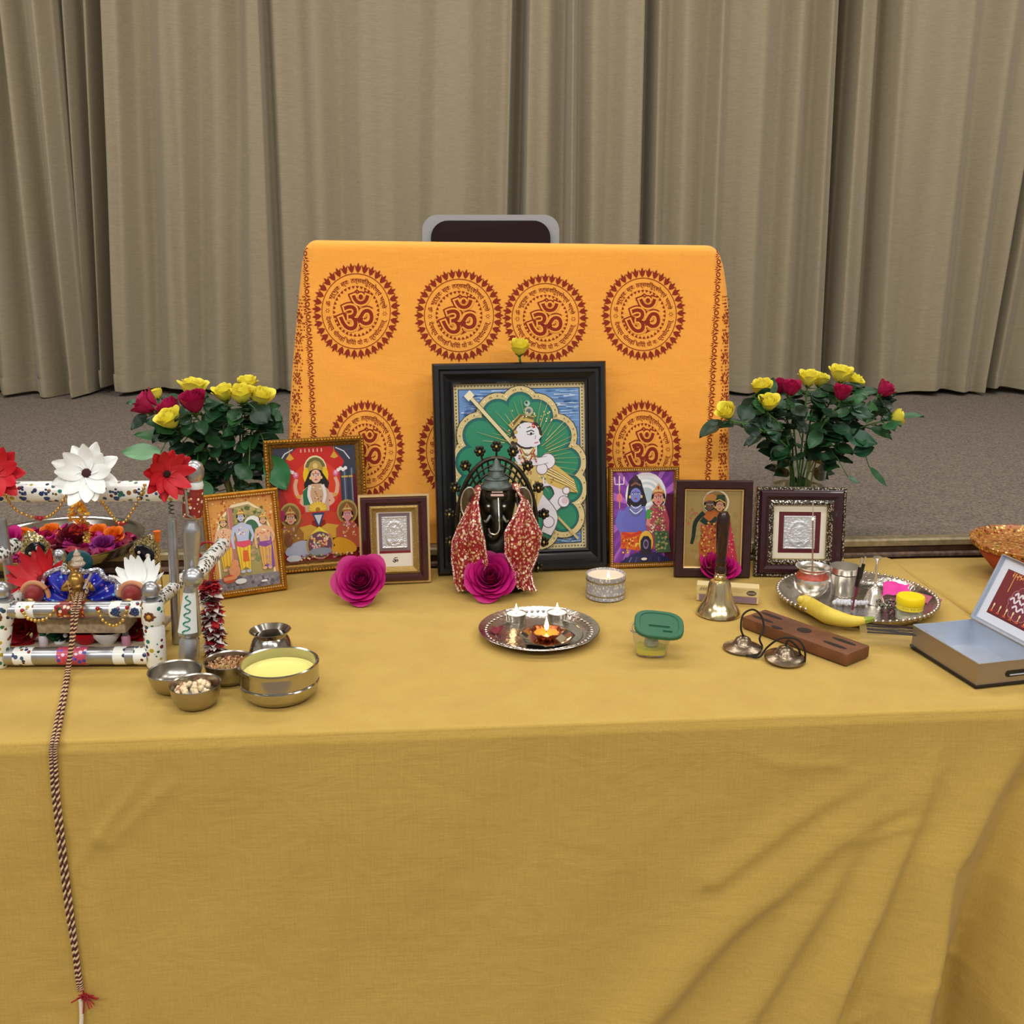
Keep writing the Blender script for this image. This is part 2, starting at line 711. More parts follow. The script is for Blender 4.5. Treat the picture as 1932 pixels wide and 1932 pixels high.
def curtain(knots, label, z0, yoff, seed, hem=0.012):
    """knots: (u at the photo's top, u at the hem, depth towards the hall)"""
    rng = random.Random(seed)
    top = [Q(k[0], 0, CY) for k in knots]
    bot = [Q(k[1], 740, CY) for k in knots]
    zt, zb = top[0].z, bot[0].z
    n = len(knots)
    sub = 9

    def fn(i, j):
        t = i * (n - 1)
        k = min(int(t), n - 2)
        f = t - k
        g = f * f * (3 - 2 * f)
        z = z0 + (3.55 - z0) * j
        q = (z - zb) / (zt - zb)

        def X(m):
            return bot[m].x + (top[m].x - bot[m].x) * q
        d = knots[k][2] + (knots[k + 1][2] - knots[k][2]) * g
        x = X(k) + (X(k + 1) - X(k)) * f
        am = 1.9 + 0.3 * (1 - min(1, max(0, q)))
        wv = 0.012 * nz(x * 7 + seed, z * 0.6, 0) + 0.006 * nz(x * 23, z * 1.1, seed) + 0.008 * nz(x * 14, z * 0.4, seed + 5)
        fl = 0.02 * max(0, 0.35 - (z - z0)) * math.sin(x * 25 + seed)
        return (x, CY + yoff - d * am + wv - fl, z + (0.006 * math.sin(x * 18 + seed) if j == 0 else 0))
    mb = MB()
    mb.grid(fn, (n - 1) * sub + 1, 40)
    o = solo('stage_curtain', mb, mCurt, label, 'curtain', 'taupe stage curtain panels', smooth=180, fix=False)
    # hem stitched round the bottom
    mb = MB()
    mb.grid(lambda i, j: tuple(Vector(fn(i, 0)) + Vector((0, -0.003 - 0.002 * math.sin(math.pi * j), 0.002 + 0.075 * j))), (n - 1) * sub + 1, 4)
    part('hem', mb, mCurt, o, smooth=180, fix=False)
    return o


Z0 = STZ + 0.012
curtain([(-420, -330, 0.02), (-330, -240, 0.07), (-240, -170, 0.0), (-160, -90, 0.06), (-90, -30, 0.02), (-60, 0, 0.06), (-35, 24, 0.0)],
        'beige curtain sliver at the far left edge behind the slanting panel', Z0 + 0.004, 0.05, 1)
curtain([(-40, 28, 0.03), (-5, 50, 0.07), (18, 85, 0.01), (38, 124, 0.075), (62, 150, 0.02), (84, 162, 0.05), (104, 178, 0.09), (122, 190, 0.04), (128, 192, -0.06)],
        'beige curtain panel at left with slanting folds and pulled hem', Z0 - 0.004, -0.05, 2)
curtain([(100, 150, 0.05), (122, 168, -0.02), (134, 186, 0.05), (150, 196, -0.02), (172, 206, 0.04), (188, 216, -0.05), (204, 236, 0.0), (212, 242, 0.07), (240, 262, 0.075), (262, 290, 0.03),
         (285, 305, 0.015), (320, 345, 0.06), (350, 372, 0.07), (385, 392, 0.03), (420, 430, 0.055), (455, 458, 0.03), (480, 495, 0.065), (498, 530, 0.06), (503, 536, -0.02)],
        'wide beige curtain panel behind the left rose vase', Z0 + 0.012, 0.0, 3)
curtain([(470, 505, 0.0), (505, 540, 0.02), (525, 556, 0.05), (560, 590, 0.04), (600, 625, 0.065), (640, 660, 0.03), (690, 700, 0.06), (740, 740, 0.05), (790, 785, 0.025), (830, 820, 0.06),
         (880, 868, 0.065), (925, 905, 0.03), (955, 938, 0.06), (966, 948, 0.07), (970, 952, -0.03)],
        'beige curtain panel directly behind the orange cloth and chair', Z0 + 0.008, 0.01, 4)
curtain([(940, 925, -0.02), (972, 955, -0.03), (988, 972, -0.01), (1000, 985, 0.065), (1030, 1015, 0.05), (1066, 1055, 0.01), (1078, 1072, 0.075), (1092, 1085, 0.02), (1120, 1108, 0.05), (1150, 1130, 0.03), (1185, 1165, 0.06),
         (1208, 1190, 0.07), (1222, 1205, -0.02), (1240, 1222, 0.05), (1262, 1240, 0.02), (1290, 1270, 0.055), (1335, 1300, 0.03), (1352, 1325, 0.075), (1375, 1345, 0.04), (1430, 1395, 0.07), (1470, 1430, 0.03),
         (1500, 1455, 0.06), (1530, 1490, 0.03), (1552, 1512, 0.08), (1566, 1530, 0.06), (1578, 1540, -0.03)],
        'beige curtain panel with many narrow folds behind the right vase', Z0 + 0.006, 0.0, 5)
curtain([(1550, 1500, -0.05), (1585, 1540, -0.05), (1600, 1548, 0.0), (1612, 1560, 0.07), (1640, 1590, 0.05), (1660, 1612, 0.0), (1685, 1635, 0.075), (1720, 1665, 0.06), (1780, 1705, 0.05), (1815, 1735, 0.07), (1850, 1765, 0.03),
         (1890, 1790, 0.07), (1925, 1815, 0.04), (1965, 1832, 0.06), (1975, 1838, -0.03)],
        'beige curtain panel at right with a pulled vertical seam', Z0 + 0.006, 0.0, 6)
curtain([(1930, 1815, -0.02), (1970, 1842, 0.01), (1990, 1856, 0.06), (2040, 1880, 0.03), (2085, 1915, 0.07), (2130, 1950, 0.03), (2190, 1995, 0.07), (2260, 2060, 0.03), (2340, 2130, 0.06), (2440, 2220, 0.03), (2560, 2330, 0.06)],
        'beige curtain panel at the far right edge of the picture', Z0 + 0.010, 0.03, 7)

# ================================================================ yellow tablecloths
mYel = weave('yellow_linen', 'c3a350', 'b69444', 0.6, 0.10, 0.85, 0.1, 0.2, crumple=0.22)
TZ = 0.75


def table_pt(s, d):                         # s along the front edge, d back from it, both in metres
    c, n = math.cos(TA), math.sin(TA)
    return Vector((s * c - d * n * 0.9, 1.395 + s * n + d * c, 0))


CS = 0.905                                  # s of the front right corner


# fold lines on the hanging front: points (along, down), height, softness on either side
FOLDS = [
    ([(0.66, 0.09), (0.60, 0.27), (0.53, 0.46), (0.44, 0.74)], 0.034, 0.045, 0.013),
    ([(0.80, 0.05), (0.70, 0.26), (0.665, 0.48), (0.64, 0.74)], 0.048, 0.060, 0.016),
    ([(0.88, 0.10), (0.82, 0.30), (0.805, 0.50), (0.80, 0.74)], 0.095, 0.035, 0.040),
    ([(0.86, 0.04), (0.775, 0.28), (0.735, 0.50), (0.72, 0.74)], -0.060, 0.035, 0.030),
    ([(0.64, 0.12), (0.50, 0.21), (0.36, 0.34), (0.20, 0.52)], 0.016, 0.050, 0.020),
    ([(0.60, 0.08), (0.48, 0.14), (0.38, 0.22)], 0.006, 0.03, 0.012),
    ([(0.56, 0.17), (0.50, 0.30), (0.40, 0.48)], 0.016, 0.05, 0.018),
    ([(0.36, 0.05), (0.40, 0.065), (0.47, 0.075)], 0.0035, 0.012, 0.008),
    ([(0.30, 0.16), (0.26, 0.40), (0.24, 0.74)], 0.006, 0.05, 0.03),
    ([(-0.63, 0.06), (-0.62, 0.14), (-0.60, 0.16), (-0.54, 0.10)], 0.003, 0.010, 0.010),
    ([(-0.66, 0.10), (-0.645, 0.35), (-0.62, 0.7)], 0.006, 0.020, 0.010),
    ([(-0.20, 0.10), (-0.28, 0.30), (-0.36, 0.60)], 0.004, 0.06, 0.03),
    ([(0.52, 0.20), (0.56, 0.205), (0.60, 0.19)], 0.003, 0.008, 0.006),
    ([(0.62, 0.46), (0.68, 0.44), (0.73, 0.45)], 0.004, 0.010, 0.007),
    ([(0.60, 0.50), (0.55, 0.53), (0.48, 0.56)], 0.006, 0.012, 0.008),
]


def cloth_fn(i, j):
    # i: along the table -1.7 .. corner, then round it and down the right side; j: 0 rear edge, 0.4 front edge, 1 hem
    s = -1.7 + (CS + 1.7) * i
    R = 0.007
    top = 0.78
    if j < 0.38:
        d = 0.755 * (1 - j / 0.38) + 0.004
        p = table_pt(s * (1 - 0.0 * d), d)
        z = TZ + 0.0010 * nz(p.x * 5, p.y * 9, 3) + 0.0006 * nz(p.x * 14 + p.y * 9, p.y * 20, 5)
        return (p.x, p.y, z - 0.0016)
    if j < 0.44:
        a = (j - 0.38) / 0.06 * math.pi / 2
        p = table_pt(s, 0.004 - R * math.sin(a))
        return (p.x, p.y, TZ - 0.0016 - R * (1 - math.cos(a)))
    e = (j - 0.44) / 0.56
    h = (TZ - R - 0.012) * e                # distance below the edge
    out = R + 0.05 * e * e
    # broad, soft undulation of the hanging linen
    k = min(1.0, h / 0.12)
    out += k * (0.008 * nz(s * 2.3, h * 1.5, 1) + 0.005 * nz(s * 6 + h * 3, h * 4, 7))
    # pressed creases running down
    for cs, am in ((0.045, 0.004), (-0.47, 0.002), (0.42, 0.003)):
        out += k * am * math.exp(-abs(s - cs - 0.012 * nz(h * 6, cs)) / 0.012)
    # long folds drawn towards the front right corner
    for pts, am, w1, w2 in FOLDS:
        dm, tt = 9.0, 0.0
        for q in range(len(pts) - 1):
            ax_, ay_, bx_, by_ = *pts[q], *pts[q + 1]
            L2 = (bx_ - ax_) ** 2 + (by_ - ay_) ** 2
            u_ = ((s - ax_) * (bx_ - ax_) + (h - ay_) * (by_ - ay_)) / L2
            last = q == len(pts) - 2
            uc = min(1.0 if not last else 1.6, max(0.0, u_))
            dx, dy = s - (ax_ + uc * (bx_ - ax_)), h - (ay_ + uc * (by_ - ay_))
            d_ = math.hypot(dx, dy)
            if d_ < abs(dm):
                cr_ = (bx_ - ax_) * dy - (by_ - ay_) * dx
                dm = d_ if cr_ > 0 else -d_
                tt = (q + uc) / (len(pts) - 1)
        dm += 0.006 * nz(s * 9, h * 9, 4)
        w_ = w1 if dm > 0 else w2
        out += am * math.exp(-(dm / w_) ** 2) * min(1, 0.15 + tt * 1.3) * k
    # little crumples
    cr = max(0, nz(s * 5 + 3, h * 5, 21)) ** 2
    out += k * 0.006 * cr * abs(nz(s * 16 + h * 10, h * 22 - s * 9, 9))
    # short puckers near the rope
    q = (s + 0.60) * 0.9 + (h - 0.13) * 0.7
    out += 0.004 * math.exp(-(q / 0.010) ** 2) * math.exp(-((s + 0.60) / 0.10) ** 2 - ((h - 0.13) / 0.08) ** 2)
    out += 0.006 * k * math.exp(-((s + 0.66 - 0.10 * h) / 0.012) ** 2) * min(1, h * 3)
    p = table_pt(s, -out)
    return (p.x, p.y, TZ - R - 0.0016 - h)


mb = MB()
NI, NJ = 460, 190
mb.grid(lambda i, j: cloth_fn(i, j), NI, NJ)
# right-hand drop of the same cloth


def side_fn(i, j):
    d = -0.01 + 0.765 * i
    if j < 0.1:
        a = j / 0.1 * math.pi / 2
        p = table_pt(CS + 0.012 * math.sin(a), max(d, 0.004))
        return (p.x, p.y, TZ - 0.0016 - 0.012 * (1 - math.cos(a)))
    h = (j - 0.1) / 0.9 * 0.72
    cone = 0.10 * math.exp(-((d - 0.02) / 0.12) ** 2) * h / 0.72
    p = table_pt(CS + 0.012 + cone * 0.9 + 0.01 * h * math.sin(d * 30) + (0.004 * h), max(d, 0.0) - 0.9 * cone - (0.05 * h * h if d < 0.02 else 0))
    return (p.x, p.y, TZ - 0.0136 - h)


mb.grid(side_fn, 40, 30)
solo('tablecloth', mb, mYel, 'yellow linen tablecloth covering the long front table down to the floor', 'tablecloth', smooth=180, fix=False)

# second table's cloth at the right, its left edge lying along the gap
E0, E1 = P(1672, 1056), P(1835, 1158)
ed = (E1 - E0).normalized()
Efar, Enear = E0 - ed * 0.005, E0 + ed * 0.86
mb = MB()


def t2_fn(i, j):
    R = 0.012
    base = Efar + (Enear - Efar) * j
    if i < 0.2:
        h = 0.735 * (1 - i / 0.2)
        return (base.x + 0.006 - 0.012 * h * (1 + math.sin(j * 40)) , base.y, TZ - R - h)
    if i < 0.3:
        a = (i - 0.2) / 0.1 * math.pi / 2
        return (base.x + 0.006 + R * (1 - math.cos(a)), base.y, TZ - R + R * math.sin(a))
    t = (i - 0.3) / 0.7
    x = base.x + 0.018 + 1.3 * t
    return (x, base.y + 0.05 * (x - base.x) * (1 - j), TZ + 0.001 * nz(x * 6, base.y * 8, 2))


mb.grid(t2_fn, 60, 40)


def t2_front(i, j):
    x = Enear.x + 0.006 + 1.3 * i
    h = 0.735 * j
    return (x, Enear.y - 0.004 - 0.03 * j - 0.012 * j * math.sin(x * 28), TZ - 0.002 - h)


mb.grid(t2_front, 60, 24)
solo('tablecloth', mb, mYel, 'yellow tablecloth on the second table at far right under the red basket', 'tablecloth', smooth=180, fix=False)

# ================================================================ chair behind the orange cloth
CHY = 2.95
c0, c1 = Q(797, 430, CHY), Q(1055, 430, CHY)
cx = (c0.x + c1.x) / 2
cw = c1.x - c0.x
ztop = Q(925, 404, CHY).z
chair = thing('stacking_chair', 'grey plastic chair with dark maroon back pad behind the orange cloth', 'chair', (cx, CHY + 0.02, STZ + 0.001), (0, 0, 0))


def rrect(wd, h, r, n=7, dip=0.0):
    pts = []
    for cx_, cy_, a0 in ((wd / 2 - r, h - r, 0), (-wd / 2 + r, h - r, 90), (-wd / 2 + r, r, 180), (wd / 2 - r, r, 270)):
        for k in range(n + 1):
            a = math.radians(a0 + 90 * k / n)
            x, y = cx_ + r * math.cos(a), cy_ + r * math.sin(a)
            pts.append((x, y))
    return pts


def shell_panel(wd, h, r, th, dip=0.006):
    m_ = MB()
    outl = rrect(wd, h, r)
    fr, bk = [], []
    for x, y in outl:
        y2 = y - dip * (1 - (2 * x / wd) ** 2) * (y / h)
        bow = 0.03 * (2 * x / wd) ** 2
        fr.append(m_.V((x, -bow, y2)))
        bk.append(m_.V((x, -bow + th, y2)))
    n = len(outl)
    for i in range(n):
        j = (i + 1) % n
        m_.F((fr[i], fr[j], bk[j], bk[i]))
    m_.F(fr[::-1])
    m_.F(bk)
    return m_


H = ztop - STZ
mGrey = M('grey_plastic', 'b9b9bd', 0.45)
mMar = M('maroon_upholstery', '2c191c', 0.9, bump=0.3, bscale=300)
sh = shell_panel(cw, 0.40, 0.045, 0.022)
for p in sh.v:
    p.z += H - 0.40
part('backrest', sh, mGrey, chair)
pad = shell_panel(cw * 0.87, 0.36, 0.05, 0.014)
for p in pad.v:
    p.z += H - 0.375
    p.y -= 0.013
part('back_pad', pad, mMar, chair)
m_ = MB()
m_.box((0, -0.20, 0.37), (0.42, 0.42, 0.03), 0.012)
part('seat', m_, mGrey, chair)
m_ = MB()
m_.box((0, -0.20, 0.395), (0.38, 0.38, 0.03), 0.012)
part('seat_pad', m_, mMar, chair)
mChr = M('chrome_tube', 'c8c8c8', 0.2, 1.0)
for sx in (-1, 1):
    for sy in (0, 1):
        m_ = MB()
        x = sx * 0.18
        m_.tube([(x, -0.02 - 0.36 * sy, 0.36), (x * 1.1, 0.0 - 0.42 * sy, 0.012)], 0.011, 10)
        part('leg', m_, mChr, chair)

# ================================================================ orange printed cloth
mOra = weave('orange_cotton', 'ffb44a', 'fca640', 0.6, 0.1, 0.85, 0.1, 0.2, crumple=0.3)
mInk = M('maroon_block_print', '8f2a14', 0.85)
OZ0, OZ1 = STZ + 0.004, Q(966, 449, 2.25).z


def oy(x, z):                               # depth of the cloth's front at rest
    t = (z - OZ0) / (OZ1 - OZ0)
    return 2.207 + SA * x + 0.05 * t


def edges(z):
    t = (z - OZ0) / (OZ1 - OZ0)
    ul = 538 + (574 - 538) * max(0, (t - 0.10) / 0.90) ** 1.6
    ur = 1387 - (1387 - 1364) * max(0, (t - 0.68) / 0.32) ** 2.2
    y = oy(0, z)
    # pixel column -> metres at this height
    d = (y * math.cos(PITCH) - (z - CAMZ) * math.sin(PITCH)) / FPX
    return (ul - 966) * d, (ur - 966) * d


def wrinkle(x, z):
    t = (z - OZ0) / (OZ1 - OZ0)
    f = min(1, (1 - t) * 5)
    w_ = 0.0035 * nz(x * 5 + 4, z * 1.2, 2) + 0.0016 * nz(x * 11 + z * 9, z * 11 - x * 4, 6)
    w_ += 0.0012 * math.exp(-abs(nz(x * 4 + z * 3, z * 5, 14)) * 22)
    w_ += 0.010 * max(0, 0.5 - t) * nz(x * 14, 0.4 * z, 8)
    return f * w_


def cloth_pt(s, z, lift=0.0):
    """s from 0 (left edge) to 1 (right edge) over the front, corners curving back"""
    xl, xr = edges(z)
    x = xl + (xr - xl) * s
    rc = 0.035
    back = 0.0
    dl, dr = x - xl, xr - x
    if dl < rc:
        back += rc * (1 - math.sqrt(max(0, 1 - ((rc - dl) / rc) ** 2)))
    if dr < rc:
        back += rc * (1 - math.sqrt(max(0, 1 - ((rc - dr) / rc) ** 2)))
    # top roll-over
    zt = OZ1 - 0.004 - 0.012 * s
    rt = 0.02
    # rounded upper corners
    for dd in (dl, dr):
        if dd < 0.03:
            zt -= 0.03 * (1 - math.sqrt(max(0, 1 - ((0.03 - dd) / 0.03) ** 2)))
    zz = min(z, zt)
    if zt - zz < rt:
        q = (rt - (zt - zz)) / rt
        back += rt * (1 - math.sqrt(max(0, 1 - q * q)))
    return Vector((x, oy(x, zz) + back - wrinkle(x, zz) - lift, zz))


mb = MB()
NS, NZ = 150, 120


def cz(j):
    return OZ0 + (OZ1 - OZ0) * (1 - (1 - j) ** 1.25)


mb.grid(lambda i, j: cloth_pt(0.5 - 0.5 * math.cos(math.pi * i) if False else i, cz(j)), NS, NZ)
# sides and top going back
for s, sg in ((0, 1), (1, -1)):
    def side(i, j, s=s, sg=sg):
        p = cloth_pt(s, cz(j))
        return (p.x + sg * 0.03 * i + sg * 0.012 * math.sin(i * 9) * (1 - j), p.y + 0.30 * i, p.z)
    mb.grid(side, 12, NZ)


def topf(i, j):
    p = cloth_pt(i, OZ1)
    return (p.x + (0.5 - i) * 0.06 * j, p.y + 0.30 * j, p.z - 0.002 * j)


mb.grid(topf, NS, 8)
# block print: shapes sunk onto the same cloth surface
mb.m = 1


def cloth_uv(u, v, lift=0.0009):
    y = 2.23
    p = Q(u, v, y)
    for _ in range(3):
        p = Q(u, v, oy(p.x, p.z))
    xl, xr = edges(p.z)
    return cloth_pt((p.x - xl) / (xr - xl), p.z, lift)


def ink(pts_uv, tris=None, lift=0.0009):
    ids = [mb.V(cloth_uv(a, b, lift)) for a, b in pts_uv]
    if tris is None:
        mb.F(ids)
    else:
        for t in tris:
            mb.F([ids[k] for k in t])


OM1 = glyphs('ॐ', 1.0, 0.075, 2)
OM2 = glyphs('ॐ', 1.0, 0.043, 2)
OM3 = glyphs('ॐ', 1.0, 0.004, 2)
ARC_TOP = glyphs('ॐ भूर्भुवः स्वः तत्सवितुर्वरेण्यं भर्गो', 1.0, 0.012, 1)
ARC_BOT = glyphs('देवस्य धीमहि धियो यो नः प्रचोदयात्', 1.0, 0.012, 1)


def mandala(cu, cv, ru, rv, rot=0.0):
    def W(r, a):                            # polar (a clockwise from the top) -> photograph pixel
        a += rot
        return (cu + ru * r * math.sin(a), cv - rv * r * math.cos(a))
    n = 36
    for k in range(n):
        a = 2 * math.pi * k / n
        h = math.pi / n
        mb.m = 1
        ink([W(0.795, a), W(0.85, a - h * 0.62), W(0.965, a - h * 0.98), W(0.925, a - h * 0.45), W(1.01, a), W(0.925, a + h * 0.45), W(0.965, a + h * 0.98), W(0.85, a + h * 0.62)],
            [(0, 1, 3), (1, 2, 3), (0, 3, 5), (3, 4, 5), (0, 5, 7), (5, 6, 7)])
    for r0, r1 in ((0.770, 0.785),):
        m = 60
        pts = [W(r, 2 * math.pi * k / m) for k in range(m) for r in (r0, r1)]
        ink(pts, [(2 * k, 2 * k + 1, (2 * k + 3) % (2 * m), (2 * k + 2) % (2 * m)) for k in range(m)])
    m = 34
    for k in range(m):
        a = 2 * math.pi * k / m
        h = math.pi / m
        ink([W(0.465, a), W(0.525, a - h * 0.8), W(0.525, a + h * 0.8)])
    for g, a0, a1, up in ((ARC_TOP, -84, 82, True), (ARC_BOT, 258, 102, False)):
        vs, fs = g
        x0, x1 = min(a for a, b in vs), max(a for a, b in vs)
        q = []
        for a, b in vs:
            ang = math.radians(a0 + (a1 - a0) * (a - x0) / (x1 - x0))
            q.append(W(0.635 + 0.13 * (b - 0.32) if up else 0.655 - 0.13 * (b - 0.32), ang))
        ink(q, fs)
    for sgn in (-1, 1):                     # little stars between the two lines
        a = sgn * math.pi / 2
        for k in range(6):
            b = math.pi / 3 * k
            c_ = W(0.65, a + (0.03 if sgn > 0 else -0.03))
            ink([(c_[0] + 2.2 * math.cos(b - 0.4), c_[1] + 2.2 * math.sin(b - 0.4)), (c_[0] + 5.5 * math.cos(b), c_[1] + 5.5 * math.sin(b)), (c_[0] + 2.2 * math.cos(b + 0.4), c_[1] + 2.2 * math.sin(b + 0.4))])
    k = 0.94
    for (vs, fs), mi, lf in ((OM1, 1, 0.0010), (OM2, 0, 0.0013), (OM3, 1, 0.0016)):
        mb.m = mi
        ink([(cu + ru * k * (a - 0.44), cv - rv * k * (b - 0.50)) for a, b in vs], fs, lf)
    mb.m = 1
    for dx in (-1, 1):                      # peaked line over the crescent
        ink([(cu + ru * 0.02, cv - rv * 0.455), (cu + ru * 0.02, cv - rv * 0.425), (cu + ru * (0.02 + dx * 0.18), cv - rv * 0.29), (cu + ru * (0.02 + dx * 0.205), cv - rv * 0.305)])


for args in ((672, 587, 83, 91, 0.05), (866, 595, 84, 88, 0.0), (1029, 600, 81, 84, 0.0), (1214, 593, 80, 88, -0.03), (690, 848, 74, 94, 0.06), (868, 850, 82, 94, 0.0), (1035, 852, 80, 94, 0), (1213, 848, 73, 94, -0.03)):
    mandala(*args)
mb.m = 1


def motif(u, v, sx, sy, rng):
    a0 = rng.uniform(-0.2, 0.2)
    pts, m = [], 10
    for k in range(m):
        a = 2 * math.pi * k / m
        for r in (0.30, 0.52):
            pts.append((u + sx * r * math.cos(a), v + sy * r * math.sin(a)))
    ink(pts, [(2 * k, 2 * k + 1, (2 * k + 3) % (2 * m), (2 * k + 2) % (2 * m)) for k in range(m)])
    for sg in (-1, 1):
        ink([(u - sx * 0.75, v + sg * sy * 0.45), (u - sx * 0.1, v + sg * sy * 0.62), (u + sx * 0.8, v + sg * sy * 0.95), (u + sx * 0.2, v + sg * sy * 1.1)])
        ink([(u - sx * 0.9, v + sg * sy * 0.95), (u - sx * 0.3, v + sg * sy * 0.9), (u - sx * 0.2, v + sg * sy * 1.2)])


rng = random.Random(5)
for k in range(20):                         # twin vine borders
    v = 478 + 24.0 * k
    t = (v - 455) / 480
    motif(571 + 26 * t ** 0.75, v, 9.0, 10, rng)
    motif(1361 - 27 * t ** 0.85, v - 8, 9.0, 10, rng)
for k in range(62):
    v = 560 + 6.3 * k
    t = (v - 560) / 380
    for _ in range(6):                      # dotted outer band
        u = 566 - 12 * t + rng.uniform(-11, 10)
        a, b = rng.uniform(0.8, 2.2), rng.uniform(0.8, 2.4)
        if u > 545:
            ink([(u - a, v), (u, v - b), (u + a, v), (u, v + b)])
        u = 1372 - 10 * t + rng.uniform(-8, 10)
        if u < 1383:
            ink([(u - a, v), (u, v - b), (u + a, v), (u, v + b)])
for k in range(9):
    v = 600 + 38 * k
    for u in (563 - 1.0 * k, 1371 - 0.8 * k):
        for q in range(8):
            b = math.pi / 4 * q
            ink([(u + 5 * math.cos(b - 0.25), v + 8 * math.sin(b - 0.25)), (u + 8 * math.cos(b), v + 13 * math.sin(b)), (u + 5 * math.cos(b + 0.25), v + 8 * math.sin(b + 0.25)), (u + 2.5 * math.cos(b), v + 4 * math.sin(b))])
solo('printed_cloth', mb, [mOra, mInk], 'orange cotton cloth block printed with maroon sacred syllable roundels, draped upright on the stage', 'cloth', smooth=180, fix=False)
# ================================================================ framed pictures
mPrint = M_attr('printed_paper', 0.35, 0.0, 0.5)
mFoil = M_attr('gold_foil_print', 0.3, 0.55, 0.5)
mGold = M('gilt_moulding', 'c08a2c', 0.32, 0.75, var=0.25, vscale=120)
mGoldD = M('aged_gilt', '8f6a2e', 0.4, 0.7, var=0.4, vscale=220, bump=0.5, bscale=260)
mBlackF = M('black_lacquer_frame', '14151a', 0.38, coat=0.2)
mMaroonF = M('mahogany_frame', '3c1218', 0.22, coat=0.4, var=0.2, vscale=40)
mDarkF = M('dark_wood_frame', '33191a', 0.35, var=0.25, vscale=50)
mPlumF = M('plum_frame', '35181f', 0.3, coat=0.3)
mSilverF = M_spots('silver_beading', '2a2118', ['d8d2c4', 'b7ab93', 'efe8d8'], 260, 0.42, 0.35, 0.8)
mCream = M('cream_mount', 'e9dfc6', 0.8)
mPale = M('pale_gilt', 'd9b982', 0.35, 0.5)
mBack = M('backing_board', '5b4632', 0.9)
mSilverP = M('silver_relief', 'd5d6da', 0.35, 0.55, bump=0.6, bscale=330)


def ringmesh(w, h, prof, y0=0.0):
    """mitred moulding; prof = (inset from the outer edge, height towards the viewer)"""
    m_ = MB()
    rows = []
    for i, z in prof:
        rows.append([m_.V((x, y0 + y, z)) for x, y in ((-w / 2 + i, i), (w / 2 - i, i), (w / 2 - i, h - i), (-w / 2 + i, h - i))])
    for a, b in zip(rows, rows[1:]):
        for k in range(4):
            j = (k + 1) % 4
            m_.F((a[k], a[j], b[j], b[k]))
    a, b = rows[-1], rows[0]
    for k in range(4):
        j = (k + 1) % 4
        m_.F((a[k], a[j], b[j], b[k]))
    return m_


def bead_row(m_, w, h, inset, z, r, step, ax=1.0, y0=0.0, twist=False):
    W_, H_ = w - 2 * inset, h - 2 * inset
    for (x0, y0_, x1, y1) in ((-W_ / 2, inset, W_ / 2, inset), (W_ / 2, inset, W_ / 2, inset + H_), (W_ / 2, inset + H_, -W_ / 2, inset + H_), (-W_ / 2, inset + H_, -W_ / 2, inset)):
        L = math.hypot(x1 - x0, y1 - y0_)
        n = max(2, round(L / step))
        for k in range(n):
            t = k / n
            hor = abs(x1 - x0) > abs(y1 - y0_)
            m_.ball((x0 + (x1 - x0) * t, y0 + y0_ + (y1 - y0_) * t, z), (r * (ax if hor else 1), r * (1 if hor else ax), r), 6, 4)


def place_frame(name, label, bl, br, vtop, lean_deg, depth, cat='picture frame', z=0.7502):
    A, B = P(bl[0], bl[1], z), P(br[0], br[1], z)
    base = (A + B) / 2
    yaw = math.atan2(B.y - A.y, B.x - A.x)
    wd = (B - A).length
    al = math.radians(lean_deg)
    lo, hi = 0.05, 1.0
    for _ in range(40):
        h = (lo + hi) / 2
        top = base + Vector((-math.sin(yaw), math.cos(yaw), 0)) * (h * math.sin(al)) + Vector((0, 0, h * math.cos(al)))
        if proj(top)[1] > vtop:
            lo = h
        else:
            hi = h
    t = thing(name, label, cat, base, (math.pi / 2 - al, 0, yaw))
    return t, wd, h


def back_and_leg(t, w, h, al, leg=True):
    m_ = MB()
    m_.box((0, h / 2, -0.004), (w * 0.94, h * 0.94, 0.005))
    part('backing', m_, mBack, t)
    if leg:
        a = math.radians(al)
        m_ = MB()
        # easel strut from mid-back to the table behind
        d = h * 0.28
        foot_y = -d * math.sin(0) + 0.0
        p0 = Vector((0, h * 0.62, -0.008))
        # foot: on the table (local height zero in world) a little behind
        back = h * 0.34
        p1 = Vector((0, back * math.sin(a), -back * math.cos(a)))
        dr = (p1 - p0)
        m_.T = Matrix.Translation((p0 + p1) / 2) @ dr.to_track_quat('Z', 'Y').to_matrix().to_4x4()
        m_.box((0, 0, 0), (w * 0.16, 0.003, dr.length * 0.99))
        part('easel_strut', m_, mBack, t)


def sheet(art, mat, t, y0, z, name='picture'):
    for p in art.mb.v:
        p.y += y0
        p.z += z
    return art.out(name, mat, t)


# ---------- large black frame with the painted archer in the green mandorla
t, W, H = place_frame('picture_frame', 'large black moulded frame with green and blue painting, behind the brass idol', (826, 1082), (1143, 1068), 684, 8.5, 0.03)
W *= 1.0
fw = W * 0.118
part('frame', ringmesh(W, H, [(0, -0.008), (0, 0.018), (0.004, 0.024), (0.012, 0.024), (0.016, 0.018), (0.022, 0.018), (0.030, 0.010), (fw - 0.008, 0.007), (fw - 0.004, 0.011), (fw, 0.009), (fw, -0.004)]), mBlackF, t, smooth=25)
back_and_leg(t, W, H, 8.5, False)
rng = random.Random(3)
pw, ph = W - 2 * fw, H - 2 * fw
a = Art(pw, ph, 'd9c99a')
a.dots([(x, y) for k in range(40) for x, y in (((k + .5) / 40, 0.013), ((k + .5) / 40, 0.987))] + [(x, (k + .5) / 50) for k in range(50) for x in (0.018, 0.982)], 0.006, '5b4a28')
a.rect(0.035, 0.03, 0.965, 0.97, '2e3c66')
